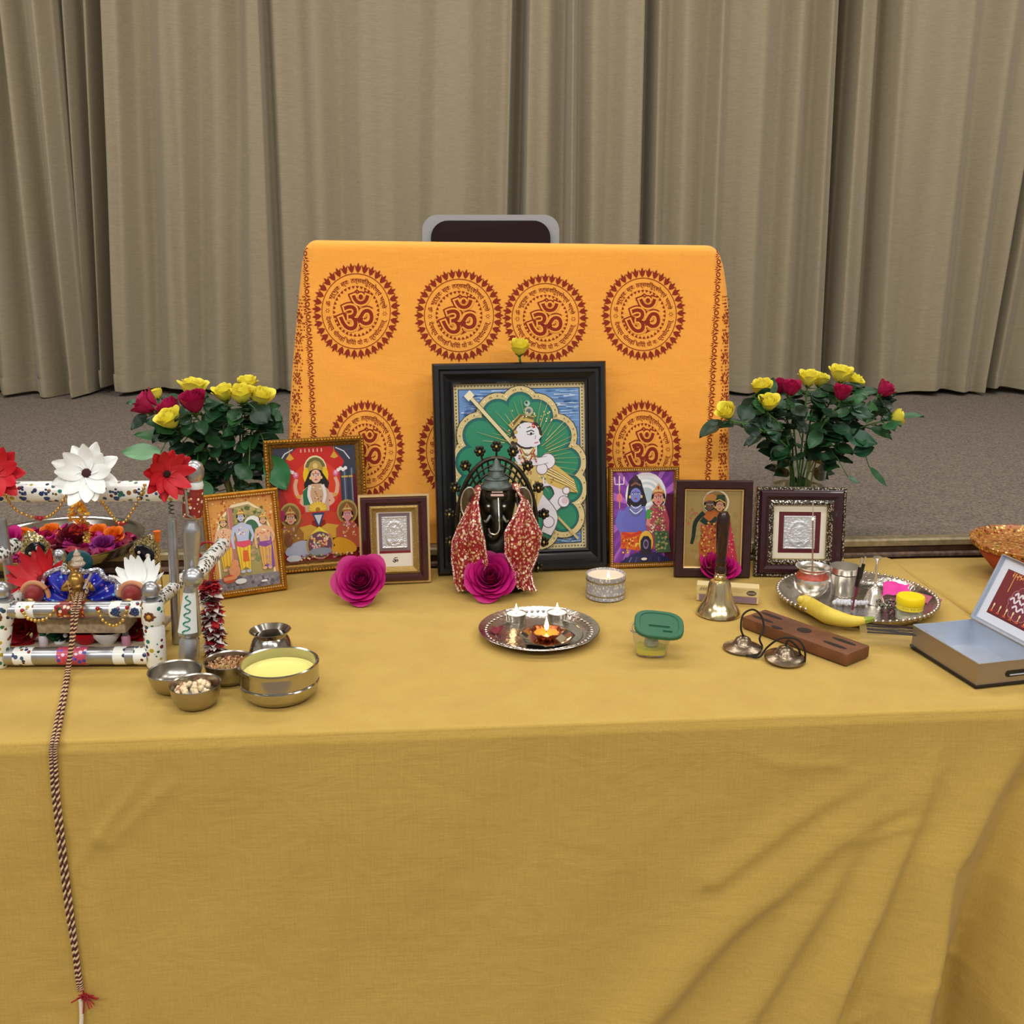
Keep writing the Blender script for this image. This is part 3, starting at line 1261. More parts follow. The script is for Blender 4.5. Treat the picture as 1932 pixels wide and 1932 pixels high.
a.rect(0.042, 0.035, 0.958, 0.965, '6f9ad2')
for k in range(420):
    x, y = rng.uniform(0.05, 0.92), rng.choice([rng.uniform(0.04, 0.2), rng.uniform(0.6, 0.96), rng.uniform(0.8, 0.96)])
    l = rng.uniform(0.03, 0.13)
    a.line([(x, y), (min(x + l, 0.955), y + rng.uniform(-0.004, 0.004))], 0.008, rng.choice(['b9d3ee', '8fb6e2', '4c78b8', '3a5f9c', 'd6e6f6']), 0.002)
# lobed medallion
lob = [(0.50, 0.895, 0.13), (0.33, 0.845, 0.14), (0.19, 0.72, 0.15), (0.13, 0.55, 0.15), (0.13, 0.38, 0.15), (0.2, 0.2, 0.16), (0.40, 0.10, 0.13), (0.63, 0.10, 0.13), (0.82, 0.18, 0.14),
       (0.86, 0.36, 0.13), (0.84, 0.53, 0.14), (0.76, 0.70, 0.15), (0.62, 0.83, 0.15)]
for gr, c in ((0.030, '3c3824'), (0.024, 'd8c48e'), (-0.018, '2b4a3c'), (-0.022, '1f6a68'), (-0.040, '2f8a68')):
    for x, y, r in lob:
        a.ell(x, y * 0.93 + 0.03, r + gr, None, c, n=22)
    a.poly([(0.22, 0.15), (0.8, 0.15), (0.8, 0.6), (0.6, 0.86), (0.38, 0.86), (0.2, 0.65)], c)
for k in range(300):
    x, y, r = lob[k % len(lob)]
    q = rng.uniform(0, 6.28)
    px, py = x + (r + 0.003) * math.cos(q), (y * 0.93 + 0.03) + (r + 0.003) * a.w / a.h * math.sin(q)
    if all(((px - x2) ** 2 + ((py - (y2 * 0.93 + 0.03)) * a.h / a.w) ** 2) > (r2 - 0.012) ** 2 for x2, y2, r2 in lob) and not (0.22 < px < 0.8 and 0.15 < py < 0.7):
        a.ell(px, py, 0.006, None, rng.choice(['8a7440', 'f3e7c0']), n=6)
for k in range(46):                          # radiating gold hair-lines
    q = math.radians(200 + 320 * k / 46)
    r0, r1 = rng.uniform(0.12, 0.2), rng.uniform(0.30, 0.45)
    a.line([(0.55 + r0 * math.cos(q), 0.58 + r0 * math.sin(q) * .8), (0.55 + r1 * math.cos(q + .1), 0.58 + r1 * math.sin(q + .15) * .75)], 0.006, rng.choice(['b9a558', '9bb06a', 'd8c98a']), 0.002)
a.line([(0.10, 0.945), (0.46, 0.62)], 0.034, '4a3f22')
a.line([(0.10, 0.945), (0.46, 0.62)], 0.026, 'e2d5a4')
a.poly([(0.075, 0.93), (0.12, 0.965), (0.155, 0.935), (0.11, 0.90)], 'efe6c4')
a.line([(0.70, 0.26), (0.93, 0.06)], 0.018, 'c9b77c')
# seated pale figure
for pts, w0, w1 in (([(0.56, 0.42), (0.74, 0.43), (0.80, 0.33), (0.70, 0.24)], 0.13, 0.09), ([(0.50, 0.40), (0.62, 0.30), (0.72, 0.20), (0.68, 0.10)], 0.14, 0.08)):
    a.line(pts, w0 + 0.012, '6a5a6a', w1 + 0.012, sm=14)
    a.line(pts, w0, 'e4e1ea', w1, sm=14)
a.poly([(0.40, 0.20), (0.40, 0.42), (0.46, 0.56), (0.60, 0.58), (0.66, 0.48), (0.66, 0.34), (0.58, 0.20)], 'd9c076')
for k in range(10):
    a.line([(0.42 + 0.02 * k, 0.22), (0.46 + 0.018 * k, 0.42)], 0.010, ['b4964a', 'f0e2a8', '8d7236'][k % 3])
a.poly([(0.60, 0.52), (0.66, 0.56), (0.78, 0.50), (0.90, 0.42), (0.93, 0.34), (0.84, 0.35), (0.70, 0.40)], 'd3b664')
for k in range(9):
    a.line([(0.62 + 0.012 * k, 0.54 - 0.014 * k), (0.76 + 0.012 * k, 0.475 - 0.012 * k), (0.90 + 0.003 * k, 0.405 - 0.008 * k)], 0.009, ['a8883e', 'f2e6b0', '8d7236', 'e6d28a'][k % 4])
for q in ((0.70, 0.535, 0.055), (0.655, 0.49, 0.04), (0.82, 0.29, 0.04), (0.84, 0.355, 0.025), (0.70, 0.17, 0.04)):
    a.ell(q[0], q[1], q[2] + 0.006, None, '7a6a74')
    a.ell(q[0], q[1], q[2], None, 'e9e6f0')
a.ell(0.83, 0.295, 0.028, None, 'd8c0c8')
a.line([(0.46, 0.62), (0.50, 0.54), (0.62, 0.535), (0.70, 0.545)], 0.075, '7a6a74', 0.055, sm=12)
a.line([(0.46, 0.62), (0.50, 0.54), (0.62, 0.535), (0.70, 0.545)], 0.065, 'e9e6f0', 0.048, sm=12)
a.poly([(0.47, 0.52), (0.46, 0.67), (0.62, 0.66), (0.62, 0.52)], 'e6e4ee')
for k in range(5):
    a.line([(0.47 + 0.004 * k, 0.66 - 0.012 * k), (0.545, 0.615 - 0.022 * k), (0.62 - 0.004 * k, 0.655 - 0.012 * k)], 0.012, ['c9a848', 'f4e9bb', '9a7a34', 'e6d28a', 'b03a40'][k], sm=9)
for k in range(34):
    a.ell(0.46 + 0.30 * rng.random(), 0.36 + 0.12 * rng.random(), 0.007, None, rng.choice(['c9ad62', 'f1e2a6', '8c7340', '5a8a6a', 'b86a5a']), n=6)
a.ell(0.545, 0.70, 0.115, None, '3a2c22')
a.ell(0.545, 0.695, 0.095, None, 'e7e6f1')
a.poly([(0.60, 0.72), (0.655, 0.685), (0.635, 0.665), (0.645, 0.64), (0.60, 0.62), (0.54, 0.63)], 'e7e6f1')
a.line([(0.54, 0.712), (0.58, 0.722), (0.60, 0.712)], 0.008, '2a2430')
a.ell(0.572, 0.702, 0.022, 0.008, 'f6f4fa', n=12)
a.ell(0.576, 0.702, 0.010, 0.008, '2a2430', n=8)
a.line([(0.545, 0.700), (0.572, 0.694), (0.60, 0.702)], 0.006, '4a3a44')
a.line([(0.612, 0.690), (0.606, 0.668)], 0.006, 'a890a0')
a.line([(0.545, 0.735), (0.58, 0.745), (0.605, 0.735)], 0.006, '4b3a3a')
a.line([(0.60, 0.645), (0.63, 0.65)], 0.008, 'c05060')
a.line([(0.59, 0.76), (0.60, 0.735)], 0.02, 'c8242c')
a.ell(0.44, 0.67, 0.025, None, 'd8c27a')
for k in range(9):
    a.ell(0.435 + 0.012 * (k % 3), 0.745 - 0.016 * k, 0.016, None, ['3a2c22', '57432f', 'c9ad62'][k % 3], n=8)
a.line([(0.42, 0.74), (0.50, 0.80), (0.60, 0.785)], 0.05, 'c9ad62')
a.line([(0.43, 0.75), (0.50, 0.81), (0.60, 0.79)], 0.02, '6d5a34')
a.ell(0.56, 0.835, 0.035, None, 'b8b49a')
a.ell(0.56, 0.835, 0.018, None, '4f6a6a')
a.ell(0.55, 0.88, 0.022, None, 'a8c4b8')
a.ell(0.545, 0.885, 0.010, None, '24484a')
for k in range(40):
    a.ell(0.46 + 0.16 * rng.random(), 0.53 + 0.06 * rng.random(), 0.007, None, rng.choice(['c9ad62', 'f1e2a6', '8c7340', 'c03c40']), n=6)
    a.ell(0.42 + 0.34 * rng.random(), 0.74 + 0.10 * rng.random(), 0.006, None, rng.choice(['d6bd70', 'f4e9bb', '8c7340']), n=6)
sheet(a, mPrint, t, fw, 0.0)

# ---------- gilt frame, four-armed goddess on red
t, W, H = place_frame('picture_frame', 'tall gilt frame with red print of seated goddess, right of the left vase', (513, 1083), (698, 1067), 826, 7, 0.02)
fw = 0.019
g_ = ringmesh(W, H, [(0, -0.006), (0, 0.008), (0.003, 0.011), (0.009, 0.010), (0.012, 0.006), (fw - 0.003, 0.004), (fw, 0.001), (fw, -0.003)])
part('frame', g_, mGoldD, t, smooth=25)
m_ = MB()
bead_row(m_, W, H, 0.004, 0.0115, 0.0030, 0.0065, 1.25)
part('beading', m_, mGold, t)
back_and_leg(t, W, H, 7)
pw, ph = W - 2 * fw, H - 2 * fw
rng = random.Random(8)
a = Art(pw, ph, '9d1f1e')
a.ell(0.5, 0.70, 0.42, 0.34, 'c8261f')
a.ell(0.5, 0.66, 0.30, 0.22, 'd9401f')
a.poly([(0, 1), (0, 0.5), (0.03, 0.5), (0.08, 0.86), (0.28, 1)], '3a3c4e')
a.poly([(1, 1), (1, 0.42), (0.80, 0.42), (0.80, 0.78), (0.86, 0.86), (0.72, 1)], '3a3c4e')
a.line([(0.07, 0.88), (0.14, 0.95), (0.24, 0.985)], 0.014, 'd8d8e0')
a.line([(0.93, 0.88), (0.86, 0.95), (0.76, 0.985)], 0.014, 'd8d8e0')
for x in (0.855, 0.945):
    a.rect(x - 0.022, 0.42, x + 0.022, 0.80, '4b5266')
    a.rect(x - 0.006, 0.42, x + 0.004, 0.80, '8b93a8')
    a.rect(x - 0.04, 0.72, x + 0.04, 0.735, 'c9a34a')
a.rect(0.955, 0.0, 1, 0.75, '5a1622')
for x in (0.20, 0.74):
    a.line([(x, 1), (x, 0.93)], 0.006, 'c9a34a')
    a.poly([(x - 0.05, 0.905), (x, 0.955), (x + 0.05, 0.905), (x, 0.89)], 'd8a23c')
for k in range(6):
    a.rect(0.33 + 0.05 * k, 0.955, 0.345 + 0.05 * k, 0.985, 'e8b8a0')
# goddess
for x, s in ((0.5, 1),):
    a.ell(x, 0.81, 0.14, 0.115, 'e8d9a8')
    a.ell(x, 0.81, 0.125, 0.10, '6f6a3a')
    a.ell(x - 0.11, 0.755, 0.045, 0.07, 'e8c020')
    a.ell(x + 0.11, 0.755, 0.045, 0.07, 'e8c020')
    a.poly([(x - 0.15, 0.68), (x - 0.08, 0.78), (x + 0.08, 0.78), (x + 0.16, 0.68), (x + 0.12, 0.60), (x - 0.14, 0.60)], '1d1a1a')
    for sg in (-1, 1):
        a.line([(x + sg * 0.10, 0.60), (x + sg * 0.22, 0.575), (x + sg * 0.26, 0.66), (x + sg * 0.235, 0.73)], 0.055, 'e3ab94', 0.04, sm=12)
        a.line([(x + sg * 0.10, 0.59), (x + sg * 0.19, 0.53), (x + sg * 0.12, 0.49)], 0.06, 'e3ab94', 0.045, sm=12)
        a.ell(x + sg * 0.245, 0.765, 0.035, 0.028, 'd8709a')
        a.ell(x + sg * 0.245, 0.77, 0.016, 0.016, 'f2b8cc')
        for q in range(4):
            a.ell(x + sg * (0.28 + 0.03 * q), 0.79 + 0.012 * (q % 2), 0.022, 0.016, rng.choice(['f4efec', 'e3d4dc']))
        a.ell(x + sg * 0.22, 0.58, 0.03, 0.012, 'd8a23c')
    a.poly([(x - 0.15, 0.42), (x - 0.17, 0.63), (x - 0.06, 0.68), (x + 0.06, 0.68), (x + 0.15, 0.62), (x + 0.14, 0.42)], 'caa789')
    a.poly([(x - 0.17, 0.62), (x - 0.10, 0.66), (x - 0.09, 0.50), (x - 0.17, 0.50)], '23704a')
    for sg in (-1, 1):
        a.line([(x + sg * 0.075, 0.67), (x + sg * 0.10, 0.58), (x + sg * 0.05, 0.48), (x, 0.46)], 0.04, 'e9dfe2', 0.03, sm=10)
    for q in range(26):
        a.ell(x + rng.uniform(-0.06, 0.06), rng.uniform(0.50, 0.66), 0.010, None, rng.choice(['d8a850', 'b8503c', 'f3e3b0']), n=6)
    a.face(x, 0.745, 0.075, 'e9b9a0', crown=None)
    a.poly([(x - 0.085, 0.79), (x - 0.09, 0.82), (x - 0.06, 0.865), (x, 0.885), (x + 0.06, 0.865), (x + 0.09, 0.82), (x + 0.085, 0.79), (x, 0.81)], 'b79a4e')
    a.ell(x, 0.835, 0.03, 0.025, 'e2c678')
    a.ell(x, 0.47, 0.11, 0.055, 'd9a92c')
    for q in range(9):
        a.line([(x, 0.45), (x + 0.11 * math.cos(math.radians(20 * q + 10)), 0.45 + 0.075 * math.sin(math.radians(20 * q + 10)))], 0.02, 'e9c64c')
    a.ell(x, 0.455, 0.03, 0.022, 'a87420')
a.poly([(0.32, 0.44), (0.68, 0.44), (0.74, 0.36), (0.26, 0.36)], 'c23a22')
a.ell(0.31, 0.35, 0.11, 0.075, 'c8402a')
a.ell(0.69, 0.35, 0.11, 0.075, 'c8402a')
a.poly([(0.42, 0.43), (0.58, 0.43), (0.53, 0.33), (0.5, 0.30), (0.47, 0.33)], '32406e')
a.poly([(0.45, 0.41), (0.55, 0.41), (0.5, 0.32)], 'c9ccd6')
a.poly([(0.18, 0.30), (0.40, 0.33), (0.5, 0.29), (0.60, 0.33), (0.82, 0.30), (0.7, 0.2), (0.3, 0.2)], 'd0a03a')
# seated companions left and right
for x, skin, robe, lap in ((0.16, 'd7a086', '9a6a2a', 'aab0c8'), (0.86, 'd9909a', 'b8543c', 'd89a28')):
    a.ell(x, 0.42, 0.13, 0.11, 'a8924e')
    a.ell(x, 0.42, 0.11, 0.09, '7d5a30')
    if x < 0.5:
        a.ell(x - 0.10, 0.42, 0.05, 0.05, 'a02a5a')
    a.poly([(x - 0.16, 0.10), (x - 0.15, 0.28), (x - 0.07, 0.34), (x + 0.07, 0.34), (x + 0.15, 0.26), (x + 0.13, 0.10)], robe)
    for q in range(30):
        a.ell(x + rng.uniform(-0.10, 0.10), rng.uniform(0.20, 0.33), 0.012, None, rng.choice(['e0b060', 'c05848', 'e8c8c0', '8b6a9c', 'd8a86a']), n=6)
    a.ell(x + (0.06 if x < .5 else -0.05), 0.13, 0.16, 0.055, lap, rot=0.4 if x < .5 else -0.5)
    a.ell(x + (0.13 if x < .5 else -0.12), 0.09, 0.10, 0.05, lap)
    a.face(x, 0.39, 0.062, skin, crown='b0904a')
a.line([(0.86, 0.37), (0.85, 0.33), (0.88, 0.30)], 0.04, 'd9909a', 0.03)
a.ell(0.12, 0.21, 0.05, 0.06, '7b4a2c')
a.line([(0.13, 0.2), (0.30, 0.38)], 0.02, '8b5a30')
# small shrine in the middle
a.ell(0.5, 0.15, 0.17, 0.13, 'b8964a')
a.ell(0.5, 0.15, 0.15, 0.115, '6b4a5a')
a.poly([(0.38, 0.24), (0.5, 0.31), (0.62, 0.24), (0.5, 0.27)], 'e8d24a')
for q in range(70):
    a.ell(0.5 + rng.uniform(-0.12, 0.12), 0.15 + rng.uniform(-0.05, 0.09), 0.014, None, rng.choice(['e7a8b0', 'd86a78', 'e8c060', 'b8c8a0', 'f1dcc8', 'a85a3a']), n=7)
a.ell(0.5, 0.09, 0.14, 0.035, '8a90a0')
a.ell(0.17, 0.045, 0.09, 0.03, 'c8ccd4')
a.rect(0, 0, 1, 0.02, '6b3a20')
for q in range(40):
    a.ell(rng.uniform(0.25, 0.9), rng.uniform(0.03, 0.07), 0.014, None, rng.choice(['c8a04a', '8b3a4a', 'b86a8a', '4f7a4a', 'e0c890']), n=6)
sheet(a, mPrint, t, fw, 0.0)

# ---------- angled gilt frame, standing trio
t, W, H = place_frame('picture_frame', 'slanted gilt frame with print of three standing figures, beside the silver swing post', (399, 1131), (541, 1110), 927, 10, 0.02)
fw = 0.0125
part('frame', ringmesh(W, H, [(0, -0.006), (0, 0.009), (0.003, 0.012), (0.006, 0.008), (fw - 0.004, 0.010), (fw, 0.003), (fw, -0.003)]), mGold, t, smooth=25)
m_ = MB()
bead_row(m_, W, H, 0.0085, 0.0095, 0.0018, 0.005, 1.3)
part('beading', m_, mPale, t)
back_and_leg(t, W, H, 10)
pw, ph = W - 2 * fw, H - 2 * fw
rng = random.Random(11)
a = Art(pw, ph, 'd99a4e')
a.scatter(150, (0, 0.55, 1, 1), rng, 0.02, ['c8642a', 'e8b060', 'b85a2a', 'f0cf90'])
a.poly([(0.06, 0.05), (0.06, 0.60), (0.16, 0.80), (0.36, 0.93), (0.62, 0.95), (0.84, 0.84), (0.95, 0.62), (0.95, 0.05)], 'efe0b8')
a.poly([(0.09, 0.05), (0.09, 0.60), (0.19, 0.78), (0.37, 0.90), (0.62, 0.92), (0.82, 0.82), (0.92, 0.62), (0.92, 0.05)], 'a89a64')
a.scatter(110, (0.34, 0.62, 0.85, 0.88), rng, 0.035, ['7f8a4a', '98945a', 'c0a868', '5c6a3a', 'b8b078'])
a.scatter(60, (0.1, 0.3, 0.9, 0.6), rng, 0.04, ['a88a6a', '7f8a5a', 'c8a87a', '8a7a8a'])
a.rect(0, 0, 1, 0.14, '85808a')
a.scatter(60, (0.0, 0.0, 1, 0.14), rng, 0.03, ['6f6a78', '9a949c', '5f5a6a'])
a.rect(0.27, 0.30, 0.36, 0.90, 'b9766a')
a.rect(0.285, 0.30, 0.30, 0.90, 'd09a8a')


def standing(x, y0, hgt, skin, robe, sash, arms=True, crown='d8b85a', cape=None):
    k = hgt
    if cape:
        a.poly([(x - 0.02, y0 + 0.02), (x + 0.14 * k * 1.3, y0 + 0.03), (x + 0.17 * k, y0 + 0.45 * k), (x + 0.10 * k, y0 + 0.72 * k), (x - 0.06, y0 + 0.70 * k)], cape)
    a.poly([(x - 0.10 * k, y0 + 0.04), (x - 0.15 * k, y0 + 0.46 * k), (x + 0.15 * k, y0 + 0.46 * k), (x + 0.10 * k, y0 + 0.04), (x, y0 + 0.08)], robe)
    for q in (-0.07, 0.0, 0.07):
        a.line([(x + q * k, y0 + 0.06), (x + q * k * 1.2, y0 + 0.42 * k)], 0.012, 'c8902a')
    a.poly([(x - 0.16 * k, y0 + 0.42 * k), (x - 0.13 * k, y0 + 0.50 * k), (x + 0.13 * k, y0 + 0.50 * k), (x + 0.17 * k, y0 + 0.42 * k), (x, y0 + 0.38 * k)], sash)
    a.poly([(x - 0.11 * k, y0 + 0.48 * k), (x - 0.17 * k, y0 + 0.70 * k), (x, y0 + 0.75 * k), (x + 0.17 * k, y0 + 0.70 * k), (x + 0.11 * k, y0 + 0.48 * k)], skin)
    a.line([(x - 0.16 * k, y0 + 0.69 * k), (x - 0.22 * k, y0 + 0.53 * k), (x - 0.20 * k, y0 + 0.38 * k)], 0.07 * k, skin, 0.045 * k)
    a.line([(x + 0.16 * k, y0 + 0.69 * k), (x + 0.22 * k, y0 + 0.55 * k), (x + 0.17 * k, y0 + 0.46 * k)], 0.07 * k, skin, 0.045 * k)
    for q in range(12):
        a.ell(x + rng.uniform(-0.1, 0.1) * k, y0 + rng.uniform(0.58, 0.70) * k, 0.012, None, rng.choice(['e8cf80', 'fff4d0', 'c85a5a']), n=6)
    a.face(x, y0 + 0.82 * k, 0.075 * k, skin, crown=crown)
    for sg in (-1, 1):
        a.ell(x + sg * 0.06 * k, y0 + 0.03, 0.05 * k, 0.018, skin)


standing(0.20, 0.20, 0.66, 'e3b592', 'e2b93c', 'd86a70')
a.ell(0.66, 0.66, 0.15, 0.13, 'e9e6ea')
a.ell(0.63, 0.64, 0.12, 0.11, '3e6e4e')
standing(0.48, 0.16, 0.76, 'b9c2e2', 'ecc638', 'd8506a')
a.poly([(0.45, 0.30), (0.55, 0.30), (0.53, 0.42), (0.46, 0.42)], 'd8642a')
standing(0.82, 0.17, 0.68, 'e2b08a', 'd8a860', '8a4a9a', cape='7a4a9c')
for q in range(25):
    a.ell(0.86 + rng.uniform(-0.04, 0.05), rng.uniform(0.2, 0.55), 0.010, None, 'b890c8', n=6)
a.ell(0.30, 0.21, 0.09, 0.07, 'd9936a')
a.ell(0.32, 0.29, 0.055, 0.045, 'd9936a')
a.ell(0.20, 0.13, 0.10, 0.045, 'c9503a')
a.line([(0.12, 0.13), (0.30, 0.14), (0.36, 0.24)], 0.06, 'd9936a')
a.ell(0.38, 0.09, 0.09, 0.03, 'dfe3ea')
a.ell(0.75, 0.06, 0.05, 0.012, 'f2f2f6')
sheet(a, mPrint, t, fw, 0.0)

# ---------- small mahogany frame with silver plaque (left of centre)
t, W, H = place_frame('picture_frame', 'small mahogany frame with silver relief plaque above a little black syllable', (683, 1101), (811, 1096), 934, 6, 0.02)
part('frame', ringmesh(W, H, [(0, -0.006), (0, 0.008), (0.003, 0.008), (0.005, 0.014), (0.013, 0.014), (0.018, 0.009), (0.022, 0.009), (0.022, -0.003)]), mMaroonF, t, smooth=25)
part('outer_gilt_edge', ringmesh(W + 0.004, H + 0.002, [(0, -0.006), (0, 0.009), (0.004, 0.010), (0.0055, 0.008), (0.0055, -0.004)], -0.0), mPale, t, smooth=25)
part('gilt_slip', ringmesh(W - 0.042, H - 0.042, [(0, 0.0), (0, 0.010), (0.004, 0.012), (0.009, 0.006), (0.013, 0.004), (0.013, -0.002)], 0.021), M('gold_beaded_slip', 'b8995a', 0.35, 0.7, bump=1.0, bscale=420), t, smooth=25)
back_and_leg(t, W, H, 6)
i0 = 0.034
pw, ph = W - 2 * i0, H - 2 * i0
a = Art(pw, ph, 'e6ddd0')
a.rect(0.06, 0.26, 0.94, 0.97, '7c6a6e')
a.rect(0.06, 0.24, 0.94, 0.285, '7a1c22')
a.text('ॐ', 0.5, 0.12, 0.10, '20181a', 0.03)
sheet(a, mPrint, t, i0, 0.0)


def plaque(t, x0, y0, wd, hg, seed, mat):
    """embossed silver plaque with an abstract seated figure under an arch"""
    m_ = MB()
    rg = random.Random(seed)

    def fn(i, j):
        x, y = (i - 0.5), (j - 0.5)
        z = 0.0015
        r = math.hypot(x * 1.1, y + 0.05)
        z += 0.0012 * math.exp(-((r - 0.36) / 0.04) ** 2)
        z += 0.0022 * math.exp(-((x / 0.13) ** 2 + ((y + 0.10) / 0.17) ** 2))
        z += 0.0022 * math.exp(-((x / 0.075) ** 2 + ((y - 0.14) / 0.08) ** 2))
        z += 0.0016 * math.exp(-((x / 0.24) ** 2 + ((y + 0.28) / 0.06) ** 2))
        z += 0.0010 * nz(x * 26, y * 26, seed)
        e = min(i, 1 - i, j, 1 - j)
        if e < 0.04:
            z += 0.0012
        if e < 0.001:
            z = 0
        return (x0 + x * wd, y0 + (y + 0.5) * hg, z)
    m_.grid(fn, 46, 56)
    part('silver_plaque', m_, mat, t, smooth=180, fix=False)


plaque(t, 0, i0 + ph * 0.33, pw * 0.72, ph * 0.58, 2, mSilverP)

# ---------- gilt frame with blue-skinned couple on violet rays
t, W, H = place_frame('picture_frame', 'gilt frame with violet print of a blue-skinned couple, right of the black frame', (1149, 1071), (1279, 1066), 881, 8, 0.02)
fw = 0.0105
part('frame', ringmesh(W, H, [(0, -0.006), (0, 0.009), (0.002, 0.011), (0.005, 0.007), (fw - 0.003, 0.008), (fw, 0.002), (fw, -0.003)]), mGold, t, smooth=25)
m_ = MB()
bead_row(m_, W, H, 0.005, 0.009, 0.0020, 0.0050, 1.2)
part('beading', m_, mPale, t)
back_and_leg(t, W, H, 8)
pw, ph = W - 2 * fw, H - 2 * fw
rng = random.Random(17)
a = Art(pw, ph, '7a3a9c')
for k in range(44):
    q = math.radians(k * 360 / 44)
    q2 = math.radians((k + 0.5) * 360 / 44)
    pts = [(0.5, 0.6), (0.5 + 1.3 * math.cos(q), 0.6 + 1.3 * math.sin(q)), (0.5 + 1.3 * math.cos(q2), 0.6 + 1.3 * math.sin(q2))]
    pts = [(min(max(x, 0), 1), min(max(y, 0), 1)) for x, y in pts]
    a.raw(pts, 'b06ac8' if k % 2 else '8a44b0')
    a.z -= a.STEP
a.z += 2 * a.STEP
a.rect(0.85, 0.0, 1.0, 0.75, '5a2440')
a.ell(0.54, 0.74, 0.34, 0.255, 'f0ecf4')
for r, c in ((0.30, 'd8dce4'), (0.26, 'f4f4f4'), (0.22, 'c8d4dc'), (0.18, 'eef2f4'), (0.13, 'b8cad4')):
    a.ell(0.54, 0.74, r, None, c, n=26)
a.line([(0.10, 0.80), (0.10, 0.96)], 0.02, 'f0e2f0')
a.line([(0.02, 0.95), (0.03, 0.87), (0.17, 0.87), (0.18, 0.95)], 0.018, 'f0e2f0')
a.line([(0.10, 0.60), (0.10, 0.85)], 0.014, 'd8b060')
a.ell(0.10, 0.72, 0.05, 0.05, 'e07a90')
# blue figure
a.poly([(0.22, 0.66), (0.26, 0.90), (0.36, 0.97), (0.46, 0.90), (0.56, 0.66), (0.5, 0.58), (0.3, 0.58)], '2a2430')
a.poly([(0.10, 0.30), (0.10, 0.52), (0.22, 0.62), (0.52, 0.62), (0.58, 0.50), (0.54, 0.30)], '6a6cc4')
a.line([(0.14, 0.58), (0.07, 0.45), (0.14, 0.34)], 0.11, '6c74cc', 0.08)
a.face(0.37, 0.745, 0.105, '7a88dc', hair='2a2430')
a.ell(0.37, 0.91, 0.05, 0.055, '40303a')
a.line([(0.29, 0.85), (0.37, 0.88), (0.45, 0.85)], 0.03, '8a5a4a')
for q in range(4):
    a.line([(0.29 - 0.01 * q, 0.635 - 0.02 * q), (0.37, 0.60 - 0.03 * q), (0.46 + 0.01 * q, 0.635 - 0.02 * q)], 0.016, ['d8e0ea', '8a94a4', 'e8ecf0', '5a6474'][q], sm=8)
a.poly([(0.12, 0.16), (0.12, 0.34), (0.48, 0.33), (0.46, 0.12)], 'd8642c')
a.line([(0.14, 0.33), (0.30, 0.29), (0.46, 0.34)], 0.05, 'd03a2c')
for q in range(50):
    a.ell(rng.uniform(0.14, 0.42), rng.uniform(0.10, 0.29), 0.018, None, rng.choice(['e8a030', 'c8402a', 'f0c850', 'a83020']), n=6)
# pink figure
a.poly([(0.56, 0.15), (0.54, 0.55), (0.66, 0.64), (0.86, 0.62), (0.93, 0.45), (0.92, 0.12)], 'b8505c')
a.face(0.745, 0.70, 0.098, 'e79a8e', hair='2a1c1c', crown='d8a868')
a.line([(0.60, 0.55), (0.57, 0.42), (0.68, 0.38)], 0.075, 'e08a84', 0.06)
a.line([(0.60, 0.58), (0.57, 0.48)], 0.09, '4a9a4a')
for q in range(120):
    a.ell(rng.uniform(0.60, 0.86), rng.uniform(0.30, 0.62), 0.016, None, rng.choice(['e8c8a0', 'd86a78', 'c8a060', 'f0e0d0', 'a84a6a', '7a9a5a']), n=6)
a.poly([(0.70, 0.10), (0.66, 0.34), (0.90, 0.34), (0.95, 0.10)], '4f6a4a')
a.scatter(40, (0.70, 0.12, 0.9, 0.32), rng, 0.02, ['8aa870', '3a5a3a', 'c8a860'])
# dark stone in front
a.poly([(0.08, 0.0), (0.30, 0.09), (0.40, 0.11), (0.66, 0.11), (0.95, 0.02), (1, 0)], '2c2c58')
a.ell(0.53, 0.22, 0.12, 0.13, 'e8b84a')
a.poly([(0.44, 0.08), (0.44, 0.24), (0.49, 0.29), (0.57, 0.29), (0.62, 0.24), (0.62, 0.08)], '2a2438')
a.ell(0.53, 0.20, 0.045, 0.055, '8a7aa0')
a.ell(0.53, 0.20, 0.03, 0.035, '3a3054')
for q in range(8):
    a.line([(0.15 + 0.1 * q, 0.0), (0.2 + 0.09 * q, 0.06)], 0.02, rng.choice(['4a4a8a', '6a6aa8', '20204a']))
a.ell(0.50, 0.035, 0.05, 0.015, 'e8e2c8')
sheet(a, mPrint, t, fw, 0.0)

# ---------- dark wooden frame with gold foil couple
t, W, H = place_frame('picture_frame', 'plain dark wooden frame with gold foil picture of an embracing couple, behind the hand bell', (1271, 1086), (1413, 1088), 906, 7, 0.02)
fw = 0.0185
part('frame', ringmesh(W, H, [(0, -0.007), (0, 0.010), (0.002, 0.013), (fw - 0.003, 0.011), (fw, 0.008), (fw, -0.003)]), mDarkF, t, smooth=25)
part('gilt_slip', ringmesh(W - 2 * fw + 0.001, H - 2 * fw + 0.001, [(0, 0), (0, 0.007), (0.003, 0.006), (0.0035, 0.0), (0.0035, -0.002)], fw - 0.0005), mPale, t, smooth=25)
back_and_leg(t, W, H, 7)
for sx in (-1, 1):
    m_ = MB()
    m_.box((sx * (W / 2 + 0.0015), H * (0.30 if sx > 0 else 0.86), 0.004), (0.003, 0.016, 0.010), 0.001)
    part('clasp', m_, M('dull_brass', '8c7a58', 0.4, 0.9), t)
pw, ph = W - 2 * fw, H - 2 * fw
rng = random.Random(23)
a = Art(pw, ph, 'b59a62')
a.scatter(40, (0.05, 0.1, 0.95, 0.7), rng, 0.05, ['ae945e', 'bca26a'])
a.ell(0.54, 0.83, 0.225, None, 'f4ecd0', n=30)
a.ell(0.54, 0.83, 0.195, None, 'b08a52', n=30)
